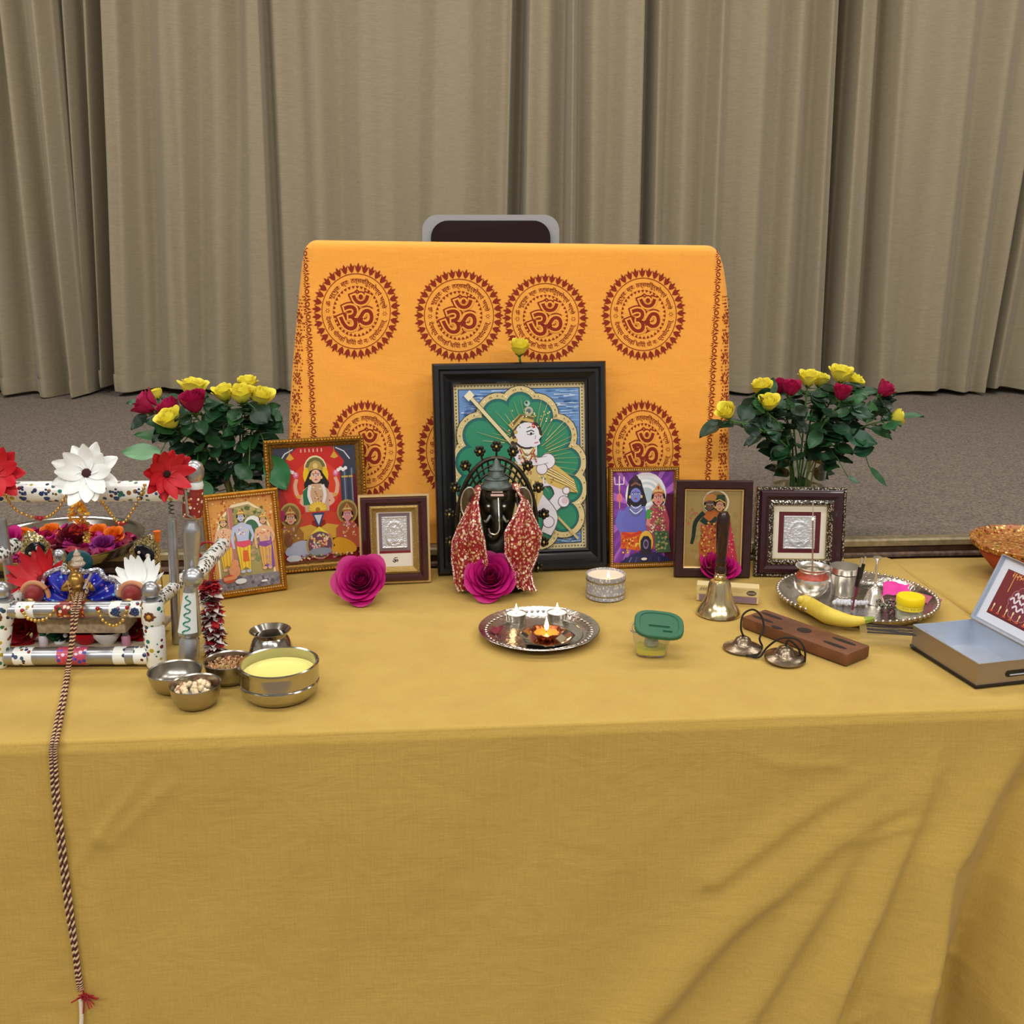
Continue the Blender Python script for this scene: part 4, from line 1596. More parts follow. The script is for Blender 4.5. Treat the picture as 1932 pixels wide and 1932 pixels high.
a.scatter(30, (0.08, 0.55, 0.3, 0.75), rng, 0.02, ['c8705a', 'c89a6a', 'a88a5a'])
a.poly([(0.30, 0.02), (0.26, 0.30), (0.34, 0.50), (0.30, 0.66), (0.42, 0.74), (0.62, 0.72), (0.80, 0.62), (0.84, 0.30), (0.92, 0.02)], 'c8703a')
a.line([(0.34, 0.70), (0.20, 0.58), (0.17, 0.40), (0.14, 0.30)], 0.085, '2a3c34', 0.05, sm=10)
a.line([(0.30, 0.62), (0.44, 0.56), (0.56, 0.64)], 0.10, '2f4038', 0.07, sm=10)
for q in range(190):
    a.ell(rng.uniform(0.30, 0.82), rng.uniform(0.10, 0.58), 0.018, None, rng.choice(['e0a848', 'd8602a', 'c83a3a', 'f0c868', '8a3a2a', 'd84a78', 'b8503a']), n=6)
a.poly([(0.72, 0.05), (0.70, 0.45), (0.80, 0.55), (0.88, 0.30), (0.95, 0.03)], 'd0405a')
for q in range(30):
    a.ell(rng.uniform(0.72, 0.88), rng.uniform(0.06, 0.48), 0.012, None, rng.choice(['f0a0a0', 'e8c060', 'b8203a']), n=6)
a.face(0.43, 0.80, 0.085, '6a5648', hair='2a1c18', crown=None)
a.poly([(0.32, 0.83), (0.36, 0.92), (0.46, 0.95), (0.56, 0.90), (0.52, 0.85), (0.42, 0.86)], 'c88a4a')
a.face(0.60, 0.785, 0.078, 'd8a07a', hair='20201c')
a.poly([(0.52, 0.86), (0.56, 0.93), (0.68, 0.93), (0.70, 0.84), (0.62, 0.86)], '3a4a34')
a.line([(0.52, 0.85), (0.60, 0.87), (0.69, 0.83)], 0.02, 'e0b860')
sheet(a, mFoil, t, fw, 0.0)

# ---------- plum frame with silver beading and plaque (right)
t, W, H = place_frame('picture_frame', 'plum frame with silver beading and square silver plaque, in front of right roses', (1421, 1086), (1588, 1088), 919, 7, 0.02)
part('frame', ringmesh(W, H, [(0.003, -0.007), (0.003, 0.008), (0.006, 0.009), (0.010, 0.015), (0.018, 0.016), (0.024, 0.011), (0.028, 0.010), (0.028, -0.003)]), mPlumF, t, smooth=25)
part('outer_beading', ringmesh(W, H, [(0, -0.007), (0, 0.008), (0.002, 0.010), (0.005, 0.0095), (0.006, -0.002)]), mSilverF, t, smooth=25)
part('silver_slip', ringmesh(W - 0.054, H - 0.054, [(0, 0.0), (0, 0.011), (0.005, 0.013), (0.010, 0.008), (0.010, -0.001)], 0.027), mSilverF, t, smooth=25)
back_and_leg(t, W, H, 7)
i0 = 0.036
pw, ph = W - 2 * i0, H - 2 * i0
a = Art(pw, ph, 'b79a62')
a.rect(0.02, 0.02, 0.98, 0.98, 'e9dfc8')
a.rect(0.12, 0.12, 0.88, 0.86, '5e1c26')
sheet(a, mPrint, t, i0, 0.0)
plaque(t, 0, i0 + ph * 0.19, pw * 0.58, ph * 0.60, 6, mSilverP)
# ================================================================ flowers
mRoseP = M('magenta_petal', 'be1676', 0.5, var=0.18, vscale=25, sub=0.1)
mRoseR = M('crimson_petal', 'b0164e', 0.5, var=0.2, vscale=30, sub=0.1)
mRoseY = M('yellow_petal', 'feee58', 0.5, var=0.08, vscale=30, sub=0.2)
mStem = M('rose_stem', '4f7a3c', 0.5, var=0.2, vscale=40)
mLeaf = M_attr('rose_leaf', 0.42, 0, 0.5)
mSepal = M('sepal_green', '55803f', 0.5)


def rose_petals(mb, R, n, opn, seed, lip=1.0):
    rg = random.Random(seed)
    for k in range(n):
        t = k / (n - 1)
        phi = k * 2.39996 + rg.uniform(-0.15, 0.15)
        L = R * (1.05 + 0.15 * rg.random()) * (0.92 + 0.22 * t * opn)
        e0 = 84 - 16 * t - 22 * t * opn
        e1 = 101 - (24 + 62 * opn) * t ** 1.2
        rb = R * (0.03 + 0.10 * t)
        prof = [(rb, 0.0)]
        r, z = rb, 0.0
        N = 7
        for i in range(N):
            f = (i + 0.5) / N
            # belly outward first, then up
            e = math.radians(e0 + (e1 - e0) * f - 34 * (1 - f) ** 2 * (0.35 + 0.65 * t) - lip * (46 * t + 8) * max(0, f - 0.8) / 0.2 * 0.8)
            r += math.cos(e) * L / N
            z += math.sin(e) * L / N
            prof.append((max(r, R * 0.03), z))
        span = (1.25 - 0.45 * t) * (1 + 0.12 * rg.random())
        A = 9
        ph2, tw = rg.uniform(0, 6), rg.uniform(-0.15, 0.15)

        def fn(i, j, prof=prof, phi=phi, span=span, L=L, t=t, ph2=ph2, tw=tw):
            a = 2 * i - 1
            jj = j * (1 - (0.10 + 0.10 * t) * a * a * j)
            q = jj * (len(prof) - 1)
            m = min(int(q), len(prof) - 2)
            f = q - m
            r_ = prof[m][0] + (prof[m + 1][0] - prof[m][0]) * f
            z_ = prof[m][1] + (prof[m + 1][1] - prof[m][1]) * f
            wd = span * (0.35 + 0.65 * min(1, j * 1.8)) * (1 - 0.12 * max(0, j - 0.8) / 0.2)
            an = phi + a * wd + tw * j
            r_ *= 1 + 0.05 * a * (0.5 - t) + 0.035 * math.sin(a * 3 + ph2) * j * t
            z_ += 0.03 * L * math.sin(a * 4 + ph2) * j * j
            return (r_ * math.cos(an), r_ * math.sin(an), z_)
        mb.grid(fn, A, 8)


def sepals(mb, R, n=5, droop=0.4, s=1.0):
    for k in range(n):
        ph = 2 * math.pi * k / n + 0.3

        def fn(i, j):
            a = 2 * i - 1
            wd = 0.16 * R * (1 - j) ** 0.7 * (0.6 + j)
            rr = R * (0.08 + 0.38 * j) * s
            zz = R * (0.0 + 0.42 * j * j - droop * 0.3 * j) + 0.02 * R
            x, y = rr, a * wd
            return (x * math.cos(ph) - y * math.sin(ph), x * math.sin(ph) + y * math.cos(ph), zz - R * 0.03 - 0.02 * R * abs(a))
        mb.grid(fn, 3, 6)
    mb.ball((0, 0, -R * 0.03), (R * 0.17, R * 0.17, R * 0.15), 10, 6)


LEAFC = ['1b4222', '24502a', '14331c', '2c5a30', '1d452a', '37633f', '23512c', '163a20', '2f6238', '122c18']


def leaf(mb, base, d, up, L, wd, col, curl=0.25, tip=True):
    d = Vector(d).normalized()
    up = Vector(up)
    side = d.cross(up)
    side = side.normalized() if side.length > 1e-4 else Vector((1, 0, 0))
    nrm = side.cross(d).normalized()
    mb.c = lin(col)
    base = Vector(base)

    def fn(i, j):
        a = 2 * i - 1
        ww = wd * (math.sin(math.pi * min(1, j * 0.97 + 0.03)) ** 0.75) * (1 - 0.25 * j) * 0.62
        p = base + d * (L * j) + side * (a * ww) + nrm * (0.16 * wd * abs(a) - curl * L * j * j + 0.015 * L * math.sin(j * 14 + a))
        return p
    mb.grid(fn, 5, 8)


def rose_stem(vase, u, v, y, kind, R, label, group, axis=None, seed=0, leaves=9, opn=0.35, big=(), spread=0.06):
    """one cut rose standing in a vase: bloom, sepals, stem and leaves"""
    rg = random.Random(seed)
    head = Q(u, v, y)
    ax = Vector(axis) if axis is not None else Vector((rg.uniform(-.2, .2), -0.25, 1))
    ax.normalize()
    base = head - ax * R * 0.75
    vb = Vector((vase[0] + rg.uniform(-0.018, 0.018), vase[1] + rg.uniform(-0.018, 0.018), vase[2] + 0.012))
    neck = Vector((vase[0] + (base.x - vase[0]) * 0.30, vase[1] + (base.y - vase[1]) * 0.30, vase[2] + vase[3] + 0.01))
    rr = math.hypot(neck.x - vase[0], neck.y - vase[1])
    mx = vase[4] * 0.72
    if rr > mx:
        neck.x = vase[0] + (neck.x - vase[0]) * mx / rr
        neck.y = vase[1] + (neck.y - vase[1]) * mx / rr
    path = spline([vb, neck, neck.lerp(base, 0.55) + Vector((0, 0, 0.012)), base - ax * 0.012, base], 18)
    t = thing('rose', label, 'rose', vb, (0, 0, 0), group)
    col = {'y': mRoseY, 'r': mRoseR}[kind]
    m_ = MB()
    m_.T = axis_T(base, ax, rg.uniform(0, 6))
    rose_petals(m_, R * (1.18 if kind == 'y' else 1.0), 18, opn * 0.42, seed, 0.55 if kind == 'r' else 0.8)
    part('bloom', m_, col, t, world=True, smooth=180, fix=False)
    m_ = MB()
    m_.T = axis_T(base, ax, rg.uniform(0, 6))
    sepals(m_, R)
    part('sepals', m_, mSepal, t, world=True, smooth=180, fix=False)
    m_ = MB()
    m_.tube(path, 0.0021, 7)
    part('stem', m_, mStem, t, world=True)
    m_ = MB()
    leaves = int(leaves * 2.4)
    for k in range(leaves):
        f = 0.22 + 0.62 * (k + rg.random()) / leaves
        p = path[min(17, int(f * 17))]
        out = Vector((p.x - vase[0], (p.y - vase[1]) * 0.7, 0)).normalized() if (abs(p.x - vase[0]) + abs(p.y - vase[1])) > 0.004 else Vector((1, 0, 0))
        d = out * rg.uniform(0.2, 1.0) + Vector((rg.uniform(-1, 1), rg.uniform(-0.9, 0.5), rg.uniform(-0.45, 0.35)))
        d.normalize()
        pet = p + d * rg.uniform(0.008, 0.030)
        m_.c = lin('3f6a34')
        m_.tube([p, pet], 0.0011, 5)
        leaf(m_, pet, d, Vector((0, -0.5, 0.9)) + Vector((rg.uniform(-.5, .5), rg.uniform(-.5, .3), 0)), rg.uniform(0.036, 0.058), rg.uniform(0.024, 0.036), rg.choice(LEAFC), rg.uniform(-0.05, 0.3))
    for (lu, lv, lu2, lv2, ly, wd, c_) in big:        # leaves the photo shows on their own
        a_, b_ = Q(lu, lv, ly), Q(lu2, lv2, ly - 0.01)
        near = min(path[5:], key=lambda q: (q - a_).length)
        m_.c = lin('3f6a34')
        m_.tube([near, near.lerp(a_, 0.5) + Vector((0, 0, 0.006)), a_], 0.0011, 5)
        leaf(m_, a_, b_ - a_, Vector((0, -0.75, 0.6)), (b_ - a_).length, wd, c_, 0.05)
    part('leaves', m_, mLeaf, t, world=True, smooth=180, fix=False)
    return t


mGlass = M('clear_glass', 'f4faf6', 0.02, trans=1.0, ior=1.45)
mWater = M('vase_water', 'dfe9e0', 0.02, trans=1.0, ior=1.33)


def vase_at(u, y, r, h, label):
    c_ = Q(u, 900, y)
    c_.z = STZ + 0.001
    t = thing('glass_vase', label, 'vase', c_)
    m_ = MB()
    m_.lathe([(0, 0.0), (r * 0.86, 0.0), (r * 0.9, 0.004), (r, h), (r - 0.003, h), (r * 0.9 - 0.003, 0.008), (0, 0.008)], 36)
    part('glass_body', m_, mGlass, t)
    m_ = MB()
    m_.lathe([(0, 0.0085), (r * 0.9 - 0.0035, 0.0085), (r * 0.955 - 0.0035, h * 0.6), (0, h * 0.6)], 36)
    part('water', m_, mWater, t)
    return (c_.x, c_.y, c_.z, h, r)


VL = vase_at(447, 2.27, 0.052, 0.150, 'clear glass vase of roses on the stage behind the left picture frames')
VR = vase_at(1507, 2.36, 0.064, 0.170, 'clear glass vase of roses on the stage behind the plum frame')
GL, GR = 'roses in the left vase', 'roses in the right vase'
rose_stem(VL, 268, 757, 2.22, 'r', 0.046, 'dark crimson rose leaning out furthest left from the left vase', GL, (-0.75, -0.1, 0.6), 1, 6, 0.25, big=((308, 823, 252, 820, 2.2, 0.022, '3c6b3c'),))
rose_stem(VL, 314, 766, 2.20, 'r', 0.046, 'crimson rose half hidden behind the low yellow rose in the left vase', GL, (-0.45, -0.2, 0.8), 2, 6, 0.3)
rose_stem(VL, 294, 741, 2.28, 'y', 0.020, 'small pale yellow rosebud between two crimson roses in the left vase', GL, (-0.3, 0, 0.9), 3, 5, 0.3)
rose_stem(VL, 362, 750, 2.17, 'r', 0.048, 'upright crimson rose with a yellow rose peeping out behind it, left vase', GL, (-0.05, -0.35, 1), 4, 9, 0.15)
rose_stem(VL, 366, 728, 2.25, 'y', 0.037, 'yellow rose hidden behind the upright crimson rose, left vase', GL, (0.1, 0, 1), 5, 6, 0.5)
rose_stem(VL, 318, 788, 2.15, 'y', 0.034, 'yellow rose lowest at the left front of the left vase', GL, (-0.3, -0.4, 0.9), 6, 7, 0.5, big=((303, 855, 228, 853, 2.12, 0.036, '6f9c74'), (372, 905, 388, 955, 2.1, 0.05, '3f7350')))
rose_stem(VL, 421, 738, 2.22, 'y', 0.031, 'yellow rose just right of the upright crimson rose, left vase', GL, (-0.15, -0.3, 1), 7, 9, 0.5, big=((430, 790, 382, 765, 2.2, 0.04, '1c4526'),))
rose_stem(VL, 456, 740, 2.19, 'y', 0.034, 'yellow rose in front of the tallest one, left vase', GL, (0.1, -0.3, 1), 8, 10, 0.3, big=((480, 770, 505, 800, 2.16, 0.045, '15381e'),))
rose_stem(VL, 467, 721, 2.27, 'y', 0.031, 'tallest yellow rose of the left vase', GL, (0.1, -0.1, 1), 9, 8, 0.5)
rose_stem(VL, 492, 745, 2.21, 'y', 0.036, 'yellow rose furthest right in the left vase', GL, (0.3, -0.25, 1), 10, 11, 0.35, big=((508, 860, 540, 925, 2.13, 0.05, '2c6e3e'), (500, 790, 535, 818, 2.2, 0.035, '224f2c'), (470, 880, 452, 905, 2.1, 0.045, '1d4a28')))
rose_stem(VR, 1369, 775, 2.13, 'y', 0.027, 'yellow rose leaning far left in front of the orange cloth', GR, (-0.5, -0.4, 0.7), 11, 6, 0.5)
rose_stem(VR, 1436, 728, 2.33, 'y', 0.031, 'tall yellow rose at left of the right vase, above another yellow rose', GR, (-0.15, -0.3, 1), 12, 8, 0.5)
rose_stem(VR, 1451, 757, 2.27, 'y', 0.030, 'yellow rose tucked below the tall left one, right vase', GR, (-0.1, -0.45, 0.9), 13, 8, 0.45, big=((1415, 765, 1398, 795, 2.25, 0.04, '1c4028'),))
rose_stem(VR, 1469, 723, 2.38, 'r', 0.036, 'crimson rosebud half hidden left of another crimson rose, right vase', GR, (-0.1, -0.2, 1), 14, 6, 0.15)
rose_stem(VR, 1494, 726, 2.33, 'r', 0.036, 'wide crimson rose beside the tall yellow ones, right vase', GR, (0.1, -0.3, 1), 15, 8, 0.3)
rose_stem(VR, 1526, 710, 2.36, 'y', 0.031, 'yellow rose standing left in the middle pair, right vase', GR, (0.0, -0.2, 1), 16, 9, 0.5)
rose_stem(VR, 1549, 714, 2.40, 'y', 0.026, 'smaller yellow rose standing right in the middle pair, right vase', GR, (0.15, -0.2, 1), 17, 6, 0.4)
rose_stem(VR, 1588, 702, 2.38, 'y', 0.034, 'highest yellow rose above a crimson one, right vase', GR, (0.05, -0.2, 1), 18, 8, 0.5)
rose_stem(VR, 1613, 718, 2.41, 'y', 0.030, 'yellow rose to the right of the highest one, right vase', GR, (0.3, -0.2, 0.9), 19, 7, 0.5)
rose_stem(VR, 1590, 735, 2.32, 'r', 0.036, 'crimson rose just below the highest yellow rose, right vase', GR, (0.05, -0.3, 1), 20, 10, 0.15)
rose_stem(VR, 1675, 730, 2.38, 'r', 0.036, 'crimson rose leaning out at upper right of the right vase', GR, (0.55, -0.2, 0.75), 21, 8, 0.15, big=((1645, 760, 1634, 800, 2.36, 0.034, '4a7c48'), (1610, 855, 1650, 845, 2.33, 0.034, '1a4426')))
rose_stem(VR, 1696, 786, 2.36, 'y', 0.026, 'yellow rose drooping furthest right from the right vase', GR, (0.9, -0.2, 0.35), 22, 8, 0.4, big=((1640, 882, 1674, 918, 2.33, 0.016, '2e5c3c'), (1600, 900, 1622, 912, 2.3, 0.013, '4c6c50'), (1590, 820, 1655, 838, 2.33, 0.042, '24583a')))


def rose_head(u, v, R, mat, label, axis, seed, n=26, opn=0.85, z=None):
    g = P(u, v + R * 1050, 0.75)
    ax = Vector(axis).normalized()
    m_ = MB()
    m_.T = axis_T((0, 0, 0), ax, seed)
    rose_petals(m_, R, n, opn, seed)
    lo = min(p.z for p in m_.v)
    t = thing('cut_rose', label, 'rose', (g.x, g.y, TZ), (0, 0, 0), 'cut magenta roses on the table')
    # put the bloom's own middle where the photo shows it, resting on the cloth
    c_ = sum((p for p in m_.v), Vector()) / len(m_.v)
    lo_y = 2.0
    for yy in range(160, 230):
        q = Q(u, v, yy / 100)
        if q.z - c_.z + lo <= TZ + 0.001:
            lo_y = yy / 100
            break
    q = Q(u, v, lo_y)
    sh_ = Vector((q.x - c_.x, q.y - c_.y, TZ + 0.0008 - lo))
    for p in m_.v:
        p += sh_
    t.location = (q.x, q.y, TZ)
    part('bloom', m_, mat, t, world=True, smooth=180, fix=False)
    m_ = MB()
    m_.T = Matrix.Translation(sh_) @ axis_T((0, 0, 0), ax, 0)
    sepals(m_, R * 0.8)
    for p in m_.v:
        p.z = max(p.z, TZ + 0.0008)
    part('sepals', m_, mSepal, t, world=True, smooth=180, fix=False)
    return t


rose_head(681, 1096, 0.047, mRoseP, 'open magenta rose lying alone before the small mahogany frame', (-0.05, -0.8, 0.62), 31, 34)
rose_head(926, 1092, 0.047, mRoseP, 'open magenta rose lying at the foot of the brass idol', (0.0, -0.8, 0.62), 32, 36)
rose_head(1355, 1073, 0.043, mRoseP, 'magenta rose half hidden behind the hand bell', (0.05, -0.55, 0.85), 33, 30, 0.6)
# yellow rose standing on top of the black frame
fr = [o for o in COL.objects if o.name == 'picture_frame'][0]
yr = thing('cut_rose', 'yellow rose perched on the top edge of the large black frame', 'rose', (0, 0, 0))
q = Q(980, 684, 2.195)
q = Q(980, 680, 2.18)
yr.location = q
m_ = MB()
m_.T = axis_T(q + Vector((0, 0, 0.012)), (0.05, -0.3, 1), 1)
rose_petals(m_, 0.033, 18, 0.2, 41, 0.8)
part('bloom', m_, mRoseY, yr, world=True, smooth=180, fix=False)
m_ = MB()
m_.T = axis_T(q + Vector((0, 0, 0.012)), (0.05, -0.3, 1), 1)
sepals(m_, 0.028)
m_.T = Matrix.Identity(4)
m_.tube([q + Vector((0, 0, 0.012)), q + Vector((0.002, 0.004, -0.006))], 0.0025, 7)
part('sepals', m_, mSepal, yr, world=True, smooth=180, fix=False)

# ================================================================ brass idol and its scarf
mBronze = M('dark_bronze', '3e3a30', 0.38, 0.8, var=0.35, vscale=60, bump=0.3, bscale=140)
mBronzeL = M('worn_bronze', '6e6450', 0.3, 0.85, var=0.3, vscale=90)
mSilverT = M('silver_trim', 'd9d4c8', 0.25, 0.8)
mVerd = M('verdigris', '5a6560', 0.45, 0.6, var=0.25, vscale=80)
IY = 2.02
ic = P(937, 1108, TZ)
ic.y = IY
ic.x = Q(937, 1000, IY).x
idol = thing('idol', 'dark brass elephant-headed idol with a ring of flower knobs, before the black frame', 'statue', (ic.x, IY, TZ))


def zi(v, y=IY):
    return Q(937, v, y).z - TZ


def xi(u, v=960, y=IY):
    return Q(u, v, y).x - ic.x


rx_, zc, rz_ = 0.082, zi(1000), zi(868) - zi(1000)
m_ = MB()                                    # pedestal and arch ring
m_.T = Matrix.Diagonal((1, 0.62, 1, 1))
m_.lathe([(0, 0), (0.075, 0), (0.078, 0.006), (0.066, 0.014), (0.060, 0.030), (0.066, 0.038), (0.05, 0.046), (0, 0.046)], 30)
part('pedestal', m_, mBronze, idol)
m_ = MB()
arc = [(rx_ * math.cos(math.radians(a)), 0.022, zc + rz_ * math.sin(math.radians(a))) for a in range(-50, 231, 7)]
m_.tube(arc, 0.0048, 8)
arc2 = [(0.80 * rx_ * math.cos(math.radians(a)), 0.022, zc + 0.80 * rz_ * math.sin(math.radians(a))) for a in range(-50, 231, 7)]
m_.tube(arc2, 0.0028, 6)
arc3 = [(0.62 * rx_ * math.cos(math.radians(a)), 0.022, zc + 0.62 * rz_ * math.sin(math.radians(a))) for a in range(-50, 231, 7)]
m_.tube(arc3, 0.0022, 6)
arc4 = [(0.9 * rx_ * math.cos(math.radians(a)), 0.022, zc + 0.9 * rz_ * math.sin(math.radians(a))) for a in range(-50, 231, 7)]
m_.tube(arc4, 0.0024, 6)
for a in range(-50, 231, 9):
    c_, s_ = math.cos(math.radians(a)), math.sin(math.radians(a))
    m_.tube([(0.60 * rx_ * c_, 0.022, zc + 0.60 * rz_ * s_), (rx_ * c_, 0.022, zc + rz_ * s_)], 0.0022, 5)
m_.tube([(-0.072, 0.022, zc - 0.03), (-0.06, 0.02, 0.02), (-0.05, 0.01, 0.03)], 0.0045, 8)
m_.tube([(0.072, 0.022, zc - 0.03), (0.06, 0.02, 0.02), (0.05, 0.01, 0.03)], 0.0045, 8)
for a in range(-50, 231, 20):
    c_, s_ = math.cos(math.radians(a)), math.sin(math.radians(a))
    m_.tube([(rx_ * c_, 0.022, zc + rz_ * s_), (1.14 * rx_ * c_, 0.022, zc + 1.14 * rz_ * s_)], 0.0024, 6)
part('arch_ring', m_, mBronze, idol)
for a in range(-50, 231, 20):                # flower knobs round the arch
    c_, s_ = math.cos(math.radians(a)), math.sin(math.radians(a))
    m_ = MB()
    o_ = Vector((1.20 * rx_ * c_, 0.018, zc + 1.17 * rz_ * s_))
    for k in range(6):
        b = math.pi / 3 * k + a
        m_.ball(o_ + Vector((0.0075 * math.cos(b), 0, 0.0075 * math.sin(b))), (0.0048, 0.0035, 0.0048), 8, 5)
    m_.ball(o_ + Vector((0, -0.003, 0)), 0.0048, 8, 6)
    k_ = part('flower_knob', m_, mBronze, idol)
    m_ = MB()
    m_.ball(o_ + Vector((0, -0.008, 0)), 0.0030, 8, 6)
    part('knob_bead', m_, M('bright_brass_bead', 'c9ad62', 0.25, 0.9), k_)
for a in range(-30, 211, 30):
    c_, s_ = math.cos(math.radians(a)), math.sin(math.radians(a))
    m_ = MB()
    m_.ball((0.72 * rx_ * c_, 0.016, zc + 0.72 * rz_ * s_), 0.005, 8, 6)
    part('arch_stud', m_, M('studs_brass', '9b8650', 0.3, 0.9), idol)
# body: one continuous figure (belly, shoulders, neck, head) with trunk grown from it
m_ = MB()
zh = zi(942)
m_.T = Matrix.Diagonal((1, 0.72, 1, 1))
m_.lathe([(0, 0.040), (0.046, 0.042), (0.052, 0.060), (0.047, 0.090), (0.040, 0.108), (0.026, 0.120), (0.030, zh - 0.045), (0.036, zh - 0.020), (0.040, zh), (0.038, zh + 0.016), (0.030, zh + 0.028), (0.016, zh + 0.036), (0, zh + 0.038)], 28)
m_.T = Matrix.Identity(4)
trunk = spline([(0, -0.022, zh + 0.004), (0.001, -0.038, zh - 0.018), (0.003, -0.043, zh - 0.042), (0.002, -0.042, zh - 0.060), (-0.008, -0.042, zh - 0.070), (-0.018, -0.040, zh - 0.062)], 16)
m_.tube(trunk, lambda t: 0.014 * (1 - 0.62 * t), 12)
m_.ball((-0.014, -0.024, zh - 0.012), (0.012, 0.010, 0.012), 12, 8)
m_.ball((0.014, -0.024, zh - 0.012), (0.012, 0.010, 0.012), 12, 8)
m_.ball((0, -0.020, zh + 0.012), (0.024, 0.014, 0.018), 14, 8)
for sx in (-1, 1):                           # arms resting on the knees, crossed legs
    m_.tube(spline([(sx * 0.040, -0.005, 0.104), (sx * 0.058, -0.018, 0.078), (sx * 0.042, -0.036, 0.062)], 9), lambda t: 0.0125 - 0.003 * t, 10)
    m_.tube(spline([(sx * 0.03, -0.005, 0.052), (sx * 0.066, -0.022, 0.050), (sx * 0.012, -0.040, 0.048)], 9), lambda t: 0.017 - 0.004 * t, 10)
part('figure', m_, mBronze, idol, smooth=180)
for sx in (-1, 1):
    m_ = MB()

    def ear(i, j, sx=sx):
        a = i * math.pi * 2
        r = j
        x = sx * (0.040 + 0.017 * (1 + 0.9 * r * math.cos(a)))
        z = zh - 0.004 + 0.030 * r * math.sin(a) - 0.006 * r * math.cos(a)
        return (x, -0.008 + 0.006 * r * r + 0.003 * math.cos(2 * a) * r, z)
    m_.grid(ear, 20, 5, cu=True)
    m_.grid(lambda i, j: tuple(Vector(ear(i, j)) + Vector((0, 0.004, 0))), 20, 5, cu=True)
    e_ = part('ear', m_, mBronzeL, idol, smooth=180, fix=False)
    m_ = MB()
    m_.tube([Vector(ear(k / 20, 1.0)) + Vector((0, -0.001, 0)) for k in range(20)], 0.0018, 6, closed=True)
    part('ear_rim', m_, mSilverT, e_)
    m_ = MB()
    m_.tube(spline([(sx * 0.012, -0.034, zh - 0.026), (sx * 0.020, -0.048, zh - 0.034), (sx * 0.024, -0.053, zh - 0.030)], 7), lambda t: 0.0036 * (1 - 0.6 * t), 8)
    part('tusk', m_, mSilverT, idol)
    m_ = MB()
    m_.ball((sx * 0.0155, -0.0335, zh - 0.006), (0.0042, 0.003, 0.0028), 8, 6)
    part('eye', m_, mSilverT, idol)
m_ = MB()                                    # silver hook-shaped mark down the trunk
m_.tube(spline([(0.004, -0.0365, zh + 0.012), (0.005, -0.0485, zh - 0.010), (0.006, -0.0565, zh - 0.030), (0.006, -0.0560, zh - 0.048), (-0.001, -0.0555, zh - 0.058), (-0.012, -0.0540, zh - 0.056), (-0.015, -0.0530, zh - 0.046)], 22), 0.0016, 6)
part('trunk_mark', m_, mSilverT, idol)
m_ = MB()
m_.box((0.002, -0.034, zh + 0.017), (0.026, 0.004, 0.004), 0.001)
m_.box((0.002, -0.0335, zh + 0.0235), (0.022, 0.004, 0.0025), 0.001)
part('forehead_mark', m_, M('white_pink_paste', 'e3bdb6', 0.6), idol)
m_ = MB()                                    # stepped conical crown
zk = zh + 0.026
m_.T = Matrix.Translation((0, -0.006, 0))
m_.lathe([(0, zk), (0.031, zk), (0.032, zk + 0.005), (0.028, zk + 0.007), (0.023, zk + 0.018), (0.025, zk + 0.020), (0.018, zk + 0.024), (0.014, zk + 0.036), (0.016, zk + 0.038), (0.009, zk + 0.043), (0.006, zk + 0.054), (0, zk + 0.062)], 22)
part('crown', m_, mVerd, idol)

# scarf laid behind the neck, both ends falling to the table
mScarf = M_spots('sequinned_scarf', '8e1420', ['e8d0a8', 'd8b078', 'f4e6d0', 'c88a70', 'e0c0a0', 'b8584a'], 170, 0.48, 0.45, 0.35, base_keep=0.10)
mScarfE = M_spots('scarf_border', 'a02430', ['f0e0d0', 'e0b8a8', 'f8f0e8'], 330, 0.55, 0.4, 0.5)
sc = thing('scarf', 'red scarf covered in gold sequins draped round the idol', 'scarf', (ic.x, IY - 0.02, TZ))


def scarf_side(sx, key):
    """key rows: (u inner, u outer, v, depth inner, depth outer) from the neck down to the table"""
    rows = []
    for (ui, uo, v, yi, yo) in key:
        rows.append((Q(ui, v, yi), Q(uo, v + 4, yo)))

    def fn(i, j, off=0.0):
        t = j * (len(rows) - 1)
        k = min(int(t), len(rows) - 2)
        f = t - k
        f = f * f * (3 - 2 * f) * 0.5 + f * 0.5
        a_ = rows[k][0].lerp(rows[k + 1][0], f)
        b_ = rows[k][1].lerp(rows[k + 1][1], f)
        p = a_.lerp(b_, i)
        w_ = 0.009 * math.sin(math.pi * min(1, j * 1.6))
        p.y -= w_ * math.sin(i * math.pi) * 1.8 + 0.0045 * math.sin(i * 15 + j * 4) * min(1, j * 3) + 0.003 * nz(i * 4, j * 6, sx) - off
        p.x += 0.002 * math.sin(j * 11 + sx)
        p.z = max(p.z, TZ + 0.0015 + off * 0.3)
        return p
    m_ = MB()
    m_.grid(lambda i, j: fn(i, j), 26, 46)
    m_.grid(lambda i, j: fn(i, j, 0.002), 26, 46)
    part('scarf_end', m_, mScarf, sc, world=True, smooth=180, fix=False)
    for e in (0, 1):
        m_ = MB()
        m_.tube([Vector(fn(e, j / 40)) + Vector((0, -0.001, 0)) for j in range(41)], 0.0022, 6)
        part('scarf_border', m_, mScarfE, sc, world=True)


